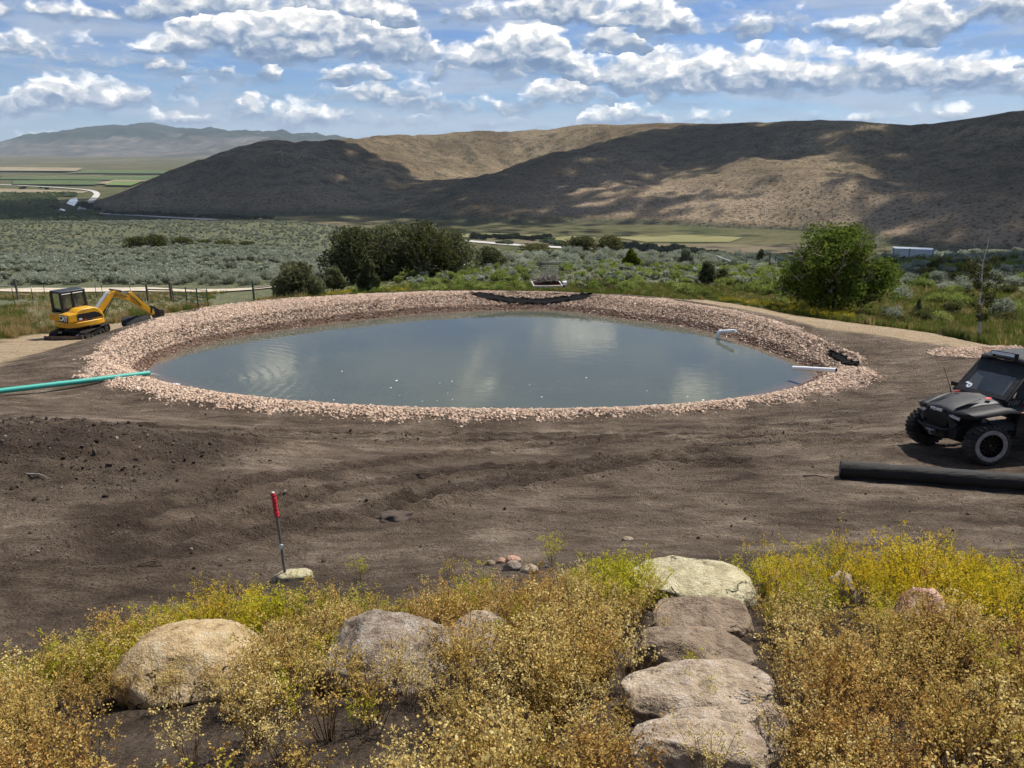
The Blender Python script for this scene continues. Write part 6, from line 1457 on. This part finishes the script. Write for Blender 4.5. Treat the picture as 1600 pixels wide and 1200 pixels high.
bl = MB(); bl.prism([(-1.62, .02), (-1.56, .0), (-1.50, .20), (-1.56, .44), (-1.62, .47), (-1.57, .22)], 'x', -.99, .99); bo = bl.build('dozer_blade', 'blade_steel', EX, bevel=.008); MB().box((0, -1.60, .03), (1.98, .035, .06), (.3, 0, 0)).build('cutting_edge', 'polished_edge', bo)
for s in (1, -1): MB().tube([(s * .42, -1.52, .25), (s * .36, -.6, .42)], .06, 8).build('blade_arm', 'machine_black', EX, smooth=True); MB().box((s * .97, -1.58, .24), (.03, .10, .46)).build('blade_end', 'blade_steel', bo)
HS = bpy.data.objects.new('upper_body', None)
HR = RAD(58)
def hp(o): o.rotation_euler = (0, 0, HR); return o           # house parts turn together about the slew axis
# house outline (x forward, y left)
def house(pts, z0, z1, name, mat, bev=.05, seg=3): return hp(MB().prism(pts, 'z', z0, z1).build(name, mat, EX, bevel=bev, seg=seg, smooth=True))
tail = [(-.55, -.93), (.72, -.95), (.98, -.78), (1.0, -.25), (1.0, .3), (.92, .9), (-.6, .93), (-.88, .72), (-1.04, .35), (-1.08, 0), (-1.04, -.35), (-.88, -.72)]
cw = house(tail, .74, 1.02, 'counterweight', 'machine_yellow')
cover_prof = [(-.98, 1.03), (-.98, 1.40), (-.90, 1.46), (-.55, 1.48), (-.42, 1.60), (-.25, 1.66), (.45, 1.66), (.68, 1.56), (.88, 1.30), (.95, 1.03)]
ec = hp(MB().prism(cover_prof, 'y', -.90, -.12).build('engine_cover', 'machine_yellow', EX, bevel=.06, seg=3, smooth=True))
rc = hp(MB().prism([(-1.0, 1.03), (-1.0, 1.42), (-.62, 1.42), (-.62, 1.03)], 'y', -.12, .88).build('rear_cover', 'machine_yellow', EX, bevel=.05, seg=3, smooth=True))
# side vent panel, rear plate and lettering (on the covers they belong to)
MB().prism([(-.52, 1.10), (-.52, 1.42), (.40, 1.43), (.62, 1.36), (.80, 1.20), (.84, 1.12)], 'y', -.912, -.897).build('vent_panel', 'machine_black', ec)
MB().box((.12, -.908, 1.065), (.28, .012, .05)).build('side_grille', 'machine_black', ec)
text('model_number', '305', .125, 'sticker_white', ec, (-.36, -.914, 1.16), (math.pi / 2, 0, 0), .002, .004); text('model_suffix', 'CR', .07, 'red_trim', ec, (-.14, -.914, 1.14), (math.pi / 2, 0, 0), .002, .002)
MB().box((-.30, -.913, 1.092), (.42, .006, .012)).build('red_stripe', 'red_trim', ec)
MB().box((-.983, -.42, 1.225), (.012, .80, .35)).build('rear_plate', 'machine_black', ec); text('rear_lettering', 'CAT', .36, 'sticker_white', ec, (-.992, -.42, 1.225), (math.pi / 2, 0, -math.pi / 2), .002, .014, 1.1)
for y in (-.55, -.15): MB().lathe([(.001, -1.085), (.03, -1.085), (.03, -1.05)], 10, 'x', (0, y, .88)).build('tow_hole', 'machine_black', cw)
# cab
CX0, CX1, CY0, CY1, CZ0, CZ1 = -.78, .62, -.08, .90, 1.05, 2.52
def cbar(name, a, b, w=.09, mat='machine_black'): return hp(MB().tube([a, b], w / 2 * 1.2, 4).build(name, mat, EX))
roof = hp(MB().prism([(CX0, CY0), (CX1 - .08, CY0), (CX1 - .02, CY0 + .06), (CX1 - .02, CY1 - .06), (CX1 - .08, CY1), (CX0, CY1)], 'z', CZ1 - .10, CZ1).build('cab_roof', 'machine_black', EX, bevel=.03, smooth=True))
hp(MB().box(((CX0 + CX1) / 2, (CY0 + CY1) / 2, 1.22), (CX1 - CX0, CY1 - CY0, .36)).build('cab_base', 'machine_black', EX, bevel=.03))
hp(MB().box(((CX0 + CX1) / 2, CY0 + .02, 1.53), (1.3, .05, .26)).build('cab_lower_panel', 'machine_black', EX, bevel=.01))
for (x, y, xt) in [(CX0 + .05, CY0 + .05, CX0 + .05), (CX0 + .05, CY1 - .05, CX0 + .05), (CX1 - .04, CY0 + .05, CX1 - .14), (CX1 - .04, CY1 - .05, CX1 - .14), (-.12, CY0 + .05, -.16), (-.12, CY1 - .05, -.16)]: cbar('cab_pillar', (x, y, 1.35), (xt, y, CZ1 - .05), .15)
for (a, b_) in [((CX0 + .05, CY0 + .05, 1.44), (CX1 - .05, CY0 + .05, 1.66)), ((CX0 + .05, CY1 - .05, 1.42), (CX1 - .05, CY1 - .05, 1.42)), ((CX0 + .05, CY0 + .05, 1.58), (CX0 + .05, CY1 - .05, 1.58)), ((CX0 + .05, CY0 + .05, CZ1 - .14), (CX1 - .14, CY0 + .05, CZ1 - .14))]: cbar('cab_rail', a, b_, .12)
for q in [[(CX0 + .10, CY0 + .04, 1.50), (-.17, CY0 + .04, 1.60), (-.20, CY0 + .04, CZ1 - .15), (CX0 + .10, CY0 + .04, CZ1 - .15)], [(-.06, CY0 + .04, 1.62), (CX1 - .09, CY0 + .04, 1.70), (CX1 - .17, CY0 + .04, CZ1 - .15), (-.10, CY0 + .04, CZ1 - .15)], [(CX0 + .04, CY0 + .1, 1.63), (CX0 + .04, CY1 - .1, 1.63), (CX0 + .04, CY1 - .1, CZ1 - .15), (CX0 + .04, CY0 + .1, CZ1 - .15)], [(CX1 - .04, CY0 + .1, 1.45), (CX1 - .04, CY1 - .1, 1.45), (CX1 - .14, CY1 - .1, CZ1 - .12), (CX1 - .14, CY0 + .1, CZ1 - .12)], [(CX0 + .1, CY1 - .04, 1.46), (CX1 - .1, CY1 - .04, 1.46), (CX1 - .17, CY1 - .04, CZ1 - .15), (CX0 + .1, CY1 - .04, CZ1 - .15)]]: hp(MB().quad(*q).build('cab_window', 'tinted_glass', EX))
hp(MB().prism([(-.55, 1.35), (-.02, 1.40), (-.05, 1.52), (-.36, 1.50), (-.46, 2.12), (-.58, 2.14)], 'y', .18, .66).build('operator_seat', 'seat_vinyl', EX, bevel=.04))
for y in (.12, .70): hp(MB().tube([(.12, y, 1.4), (.18, y, 1.72)], .02, 6).build('control_lever', 'machine_black', EX))
# boom, stick, bucket
def plate(prof, y0, y1, name, mat, bev=.02): return hp(MB().prism(prof, 'y', y0, y1).build(name, mat, EX, bevel=bev))
BY = .12
plate([(.86, .70), (1.12, .74), (1.16, 1.14), (.98, 1.24), (.84, 1.1)], BY - .22, BY + .22, 'swing_bracket', 'machine_black')
plate([(1.0, .88), (1.18, .92), (2.08, 1.80), (2.22, 1.84), (3.02, 1.46), (3.10, 1.58), (2.95, 1.76), (2.34, 2.14), (2.10, 2.14), (1.86, 2.02), (.98, 1.14)], BY - .12, BY + .12, 'boom', 'machine_yellow', .025)
plate([(1.10, 1.30), (1.84, 2.05), (1.92, 2.08), (1.92, 2.12), (1.80, 2.11), (1.04, 1.36)], BY - .10, BY + .10, 'boom_top_glare', 'lamp_glass', .005)  # pale plate stands in for the sun's glare along the boom top
hp(MB().tube([(1.14, BY, .82), (1.62, BY, 1.24)], .062, 12).build('boom_cylinder', 'machine_black', EX, smooth=True)); hp(MB().tube([(1.60, BY, 1.22), (2.10, BY, 1.74)], .034, 10).build('boom_rod', 'steel', EX, smooth=True))
hp(MB().tube([(2.02, BY, 2.24), (2.66, BY, 2.05)], .055, 12).build('stick_cylinder', 'machine_black', EX, smooth=True)); hp(MB().tube([(2.64, BY, 2.06), (3.16, BY, 1.86)], .03, 10).build('stick_rod', 'steel', EX, smooth=True))
plate([(2.86, 1.62), (3.02, 1.42), (3.20, 1.34), (4.32, .44), (4.46, .50), (4.44, .64), (3.42, 1.72), (3.26, 1.94), (3.10, 1.92)], BY - .09, BY + .09, 'stick', 'machine_yellow', .02)
hp(MB().tube([(3.30, BY, 1.86), (3.86, BY, 1.34)], .05, 12).build('bucket_cylinder', 'machine_black', EX, smooth=True)); hp(MB().tube([(3.84, BY, 1.36), (4.28, BY, .96)], .028, 10).build('bucket_rod', 'steel', EX, smooth=True))
plate([(4.20, .62), (4.27, .58), (4.36, .94), (4.28, .98)], BY - .13, BY + .13, 'link_bar', 'machine_black', .008); plate([(4.30, .92), (4.36, .98), (4.72, .72), (4.66, .64)], BY - .10, BY + .10, 'bucket_link', 'machine_black', .008)
hp(MB().tube([(1.2, BY - .14, 1.0), (1.42, BY - .18, .88), (1.58, BY - .16, 1.12), (2.2, BY - .14, 1.98), (2.9, BY - .12, 1.72)], .02, 6).build('hydraulic_hose', 'machine_black', EX, smooth=True)); hp(MB().tube([(2.3, BY - .13, 2.16), (2.8, BY - .13, 2.0), (3.3, BY - .11, 1.6), (3.7, BY - .11, 1.1)], .018, 6).build('hydraulic_hose', 'machine_black', EX, smooth=True))
def bucket_mb(w):
    ring = [(.10, .36), (-.02, .30), (-.10, .12), (-.06, -.12), (.10, -.28), (.34, -.32), (.58, -.26)]; inner = [(x * .93 + .012, z * .93 + .012) for x, z in ring]
    mb = MB(); n = len(ring)
    vs = [(x, -w / 2, z) for x, z in ring] + [(x, w / 2, z) for x, z in ring] + [(x, -w / 2 + .02, z) for x, z in inner] + [(x, w / 2 - .02, z) for x, z in inner]
    fs = [(i, i + 1, n + i + 1, n + i) for i in range(n - 1)] + [(2 * n + i, 3 * n + i, 3 * n + i + 1, 2 * n + i + 1) for i in range(n - 1)]
    fs += [tuple(range(n)), tuple(range(2 * n - 1, n - 1, -1)), tuple(range(3 * n - 1, 2 * n - 1, -1)), tuple(range(3 * n, 4 * n))]
    return mb.add(vs, fs)
bo = bucket_mb(.66).build('bucket', 'dark_steel', EX); bo.rotation_euler = (0, RAD(28), HR); cpos = Vector((4.60, BY, .42)); R3 = Matrix.Rotation(HR, 3, 'Z'); bo.location = R3 @ cpos
for k in range(4): MB().box((.62, -.27 + k * .18, -.26), (.14, .05, .04), (0, .1, 0), .6).build('bucket_tooth', 'polished_edge', bo)
# spare bucket on the sand in front
sbp = at_t(214, 504, 41.0); sb = bucket_mb(1.35).build('spare_bucket', 'black_matte'); sb.location = (sbp.x, sbp.y, gz(sbp.x, sbp.y) + .42); sb.rotation_euler = (0, RAD(150), RAD(112)); sb.scale = (1.25, 1.0, 1.15); tag(sb, 'wide black spare bucket lying on the sand under the excavator boom', 'bucket')
# ------------------------------------------------------------------ fences, gate, trailer and other small things
simple('old_wood', (.16, .125, .095), .95, 0, .1, .4, 9, .5); simple('grey_wood', (.27, .245, .21), .95, 0, .1, .35, 9, .5); simple('green_pipe', (.012, .055, .035), .45, .2, .5, .3, 8); simple('post_steel', (.06, .065, .05), .6, .6, .4, .3, 10)
simple('trailer_white', (.66, .66, .64), .5, 0, .4, .1, 5, 0, 0, (.4, .36, .3), .3); simple('rust', (.20, .075, .025), .9, .2, .2, .4, 6); simple('mesh_steel', (.30, .29, .26), .6, .5, .4, .25, 12); simple('wire', (.22, .21, .2), .5, .8); simple('container_white', (.60, .63, .66), .5, .1, .4, .08, 1.2, 0, 0, (.45, .45, .44), .3); simple('container_frame', (.20, .24, .30), .5, .3)
def gp(px, py, t):
    p = at_t(px, py, t); p.z = gz(p.x, p.y); return p
def t_post(px, py, t, label, h=1.35, group='steel fence posts', tip=True):
    p = gp(px, py, t); r = empty('fence_post', p, random.uniform(0, 1), label, 'post', group)
    MB().box((0, 0, h / 2 - .15), (.045, .02, h + .3)).build('stem', 'post_steel', r)
    MB().box((0, .02, h / 2), (.012, .03, h)).build('spine', 'post_steel', r)
    if tip: MB().box((0, .005, h - .05), (.05, .05, .13)).build('white_tip', 'white_paint', r)
    return p
P_L = []
for px, t, nm in [(-40, 60, 'steel fence post cut by the left edge of the picture'), (22, 57, 'steel fence post with a white tip in the grass at far left'), (52, 58, 'steel fence post with a white tip left of the excavator'), (72, 72, 'thin steel fence post just left of the cab'), (152, 66, 'steel fence post behind the excavator boom foot'), (162, 66, 'steel fence post with a white tip above the boom'), (206, 67, 'steel fence post with a white tip above the stick')]:
    P_L.append(t_post(px, 470, t, nm))
for px, py, t, nm in [(683, 430, 72, 'steel fence post in front of the thicket'), (1090, 418, 90, 'leftmost fence post right of centre'), (1120, 420, 88, 'second fence post right of centre'), (1165, 424, 84, 'third fence post right of centre'), (1210, 425, 83, 'fence post next to the pale diagonal rail'), (1408, 432, 90, 'fence post in front of the white container'), (1470, 428, 92, 'fence post between container and aspen'), (1558, 430, 92, 'fence post right of the aspen')]: t_post(px, py, t, nm, 1.4, 'steel fence posts', False)
def wood_post(p, h, label, r=.09):
    o = MB().tube([(0, 0, -.3), (.01, 0, h * .5), (0, .01, h)], [r, r * .97, r * .9], 10).build('wood_post', 'old_wood', None, smooth=True); o.location = p; return tag(o, label, 'post', 'wooden fence posts')
def rail(a, b, label, r=.06, mat='grey_wood'):
    o = MB().tube([Vector((0, 0, 0)), (b - a) * .5 + Vector((0, 0, -.015)), b - a], r, 8).build('brace_rail', mat, None, smooth=True); o.location = a; return tag(o, label, 'rail')
a = gp(29, 470, 62); b_ = gp(-34, 470, 61); wood_post(a, 1.7, 'wooden brace post at the left of the fence'); wood_post(b_, 1.6, 'wooden brace post cut by the left picture edge'); rail(b_ + Vector((0, 0, 1.15)), a + Vector((0, 0, 1.15)), 'grey wooden rail between the left brace posts')
a = gp(232, 474, 62); b_ = gp(269, 474, 62); wood_post(a, 1.5, 'wooden post left of the green gate'); wood_post(b_, 1.75, 'tall wooden post holding the green gate', .11); rail(a + Vector((0, 0, 1.1)), b_ + Vector((0, 0, 1.1)), 'grey wooden rail beside the green gate')
# wires
for z_ in (.45, .8, 1.15):
    o = MB().tube([p + Vector((0, 0, z_)) for p in P_L[:3]] + [gp(232, 474, 62) + Vector((0, 0, z_))], .006, 4).build('fence_wire', 'wire', None); tag(o, {.45: 'lowest', .8: 'middle', 1.15: 'top'}[z_] + ' wire of the fence behind the excavator', 'wire', 'fence wires')
# gate swung open towards the track
g0 = gp(272, 475, 61.5); g1 = gp(326, 481, 54.0); gt = empty('field_gate', g0, 0, 'dark green pipe gate standing open beside the sandy track', 'gate'); dv = g1 - g0; L_ = Vector((dv.x, dv.y, 0))
sl = dv.z
for f in (0, .42, .73, 1.0): q = L_ * f + Vector((0, 0, sl * f)); MB().tube([q + Vector((0, 0, .12)), q + Vector((0, 0, 1.42 if f else 1.6))], .045 if f in (.42, .73) else .03, 8).build('gate_upright', 'green_pipe', gt, smooth=True)
for k in range(5): z_ = .25 + k * .26; MB().tube([Vector((0, 0, z_)), L_ + Vector((0, 0, sl + z_))], .024, 6).build('gate_rail', 'green_pipe', gt, smooth=True)
p = gp(397, 468, 62); gr = empty('gate_post', p, 0, 'tall green gate post with a folded gate right of the track', 'post'); MB().tube([(0, 0, -.3), (0, 0, 1.55)], .075, 10).build('post', 'green_pipe', gr, smooth=True)
for k in range(5): MB().tube([(-.02, 0, .2 + k * .28), (-.28, .7, .2 + k * .28)], .022, 6).build('folded_rail', 'green_pipe', gr, smooth=True)
a = p + Vector((0, 0, 1.05)); b2 = gp(428, 466, 63); wood_post(b2, 1.3, 'wooden post at the edge of the dark spreading bush'); rail(a, b2 + Vector((0, 0, 1.0)), 'wooden rail between the green post and the dark bush')
# pale rails right of centre
a = gp(1118, 424, 86); b_ = gp(1140, 428, 84); rail(a + Vector((0, 0, 1.3)), b_ + Vector((0, 0, .8)), 'pale pole leaning in the brush right of centre', .05, 'white_paint'); a = gp(1188, 424, 84); b_ = gp(1201, 424, 84); rail(a + Vector((0, 0, .3)), b_ + Vector((0, 0, 1.5)), 'pale diagonal brace rail by the fence', .05); wood_post(b_, 1.75, 'pale yellow post at the top of the diagonal brace')
# utility trailer with its mesh gate up and a load of brush
p = gp(857, 453, 50.0); p.z += .10; TR = empty('utility_trailer', p, RAD(4), 'small white utility trailer with mesh gate parked behind the pond', 'trailer')
def tb(name, c, d, m, par=None): return MB().box(c, d).build(name, m, par or TR, bevel=.006)
W_ = 1.62
MB().prism([(-1.02, .30), (.82, .30), (.82, .38), (-1.02, .38)], 'y', -.03, .03).build('front_beam', 'trailer_white', TR)
fr2 = bpy.data.objects['front_beam']; fr2.location = (0, -.60, 0)
tb('deck', (-.1, .25, .32), (1.82, 1.7, .06), 'rust'); tb('rear_beam', (-.1, 1.1, .34), (1.84, .06, .08), 'trailer_white')
for x in (-1.0, .82): tb('side_beam', (x, .25, .34), (.06, 1.72, .09), 'trailer_white')
for k in range(6): tb('stake', (-.95 + k * .34, -.60, .19), (.05, .05, .22), 'trailer_white')
MB().prism([(-.30, .34), (-.22, .52), (.32, .54), (.46, .36), (.42, .36), (.30, .49), (-.20, .47), (-.26, .34)], 'x', .90, 1.16).build('fender', 'trailer_white', TR); MB().lathe([(.001, .98), (.14, .98), (.26, .96), (.29, .90), (.26, .84), (.001, .84)], 20, 'x', (.08, .1, .22)).build('wheel', 'tyre_rubber', TR, smooth=True); MB().lathe([(.001, 0), (.13, .0), (.16, -.09), (.001, -.10)], 16, 'x', (1.085, .1, .22)).build('hub', 'trailer_white', bpy.data.objects['wheel.004'] if 'wheel.004' in bpy.data.objects else TR, smooth=True)
GH = 1.28
for x in (-.35, .25, .84): MB().tube([(x, 1.05, .35), (x, 1.05, .35 + GH)], .022, 6).build('gate_upright', 'mesh_steel', TR)
for k in range(11): MB().tube([(-.35, 1.05, .42 + k * .121), (.84, 1.05, .42 + k * .121)], .024 if k < 10 else .04, 5).build('gate_bar', 'mesh_steel', TR)
for k in range(9): MB().tube([(-.26 + k * .13, 1.05, .40), (-.26 + k * .13, 1.05, 1.62)], .010, 4).build('gate_wire', 'mesh_steel', TR)
MB().prism([(-.92, .35), (.76, .35), (.7, .5), (.3, .62), (-.2, .58), (-.7, .45)], 'y', -.1, .9).build('soil_load', 'clod', TR)
def twig_heap(n, w, d, h, seed, r=.014):
    rg_ = random.Random(seed); mb = MB()
    for k in range(n):
        a = Vector((rg_.gauss(0, w * .35), rg_.gauss(0, d * .35), rg_.random() * h * .5)); dv = Vector((rg_.gauss(0, .5), rg_.gauss(0, .4), rg_.uniform(.0, .55))); e = a + dv * w * .6; e.z = max(.02, min(e.z, h)); m_ = a.lerp(e, .5) + Vector((0, 0, rg_.gauss(0, .06))); mb.tube([a, m_, e], [r * rg_.uniform(.6, 1.6), r, r * .4], 4, cap=False)
    return mb
bb = twig_heap(190, 1.05, .6, .85, 3, .02).build('brush_load', 'bark_pale', None); bb.location = p + Vector((-.05, .25, .42)); tag(bb, 'grey dead brush heaped on the white trailer', 'brush')
bp = gp(928, 458, 46.5); b3 = twig_heap(110, 1.4, .9, .8, 5, .016).build('brush_pile', 'bark', None); b3.location = bp; tag(b3, 'pile of dead branches right of the trailer', 'branches')
b4 = MB().tube([(0, 0, .55), (.7, -.1, .25), (1.5, -.2, .02)], [.05, .045, .03], 8).build('fallen_branch', 'grey_wood', None, smooth=True); b4.location = bp + Vector((-.95, -.15, .05)); tag(b4, 'long grey branch leaning on the dead branch pile', 'branch')
# container on the right slope
p0 = gp(1422, 420, 126); CT = empty('storage_container', p0, RAD(-20), 'white storage container half hidden beyond the brush on the right', 'container')
cl, cwid, chh = 5.9, 2.4, 2.55
MB().box((0, 0, chh / 2), (cl, cwid, chh)).build('shell', 'container_white', CT)
for k in range(30): MB().box((-cl / 2 + .25 + k * (cl - .5) / 29, -cwid / 2 - .012, chh / 2), (.09, .03, chh - .35)).build('corrugation', 'container_white', CT)
for x in (-cl / 2, -.6, cl / 2 - .2): MB().box((x, -cwid / 2 - .03, chh / 2 + .03), (.16, .08, chh + .12)).build('corner_post', 'container_frame', CT)
for z_ in (.06, chh - .06): MB().box((0, -cwid / 2 - .025, z_), (cl + .1, .07, .12)).build('side_rail', 'container_white', CT)
MB().box((1.2, -cwid / 2 - .035, chh * .62), (.9, .02, .22)).build('faded_sign', 'plastic_grey', CT)
# loose branch and stones on the dirt
for i, (px, py, l, lb) in enumerate([(40, 742, .5, 'short pale stick at the left of the soil heap'), (1255, 745, .4, 'dark stick on the dirt left of the fabric roll'), (650, 742, .35, 'small root lying on the dirt in the middle'), (215, 885, .3, 'small dark twig on the dirt at lower left')]):
    q = hit(px, py); o = MB().tube([(0, 0, .015), (l * .5, .03, .035), (l, -.02, .02)], [.012, .01, .004], 6).build('stick', 'bark_pale' if i == 0 else 'bark', None); o.location = q; o.rotation_euler = (0, 0, random.uniform(-.5, .5)); tag(o, lb, 'stick')
rgs = np.random.RandomState(4)
q = hit(610, 812); o = rock('soil_mound', 'clod', (q.x, q.y + .1, q.z - .02), (.26, .2, .09), .3, 71, 'small dark mound of soil in the middle of the dirt', 'soil', lump=.3)
HAZE = 3.6e-5
haze()
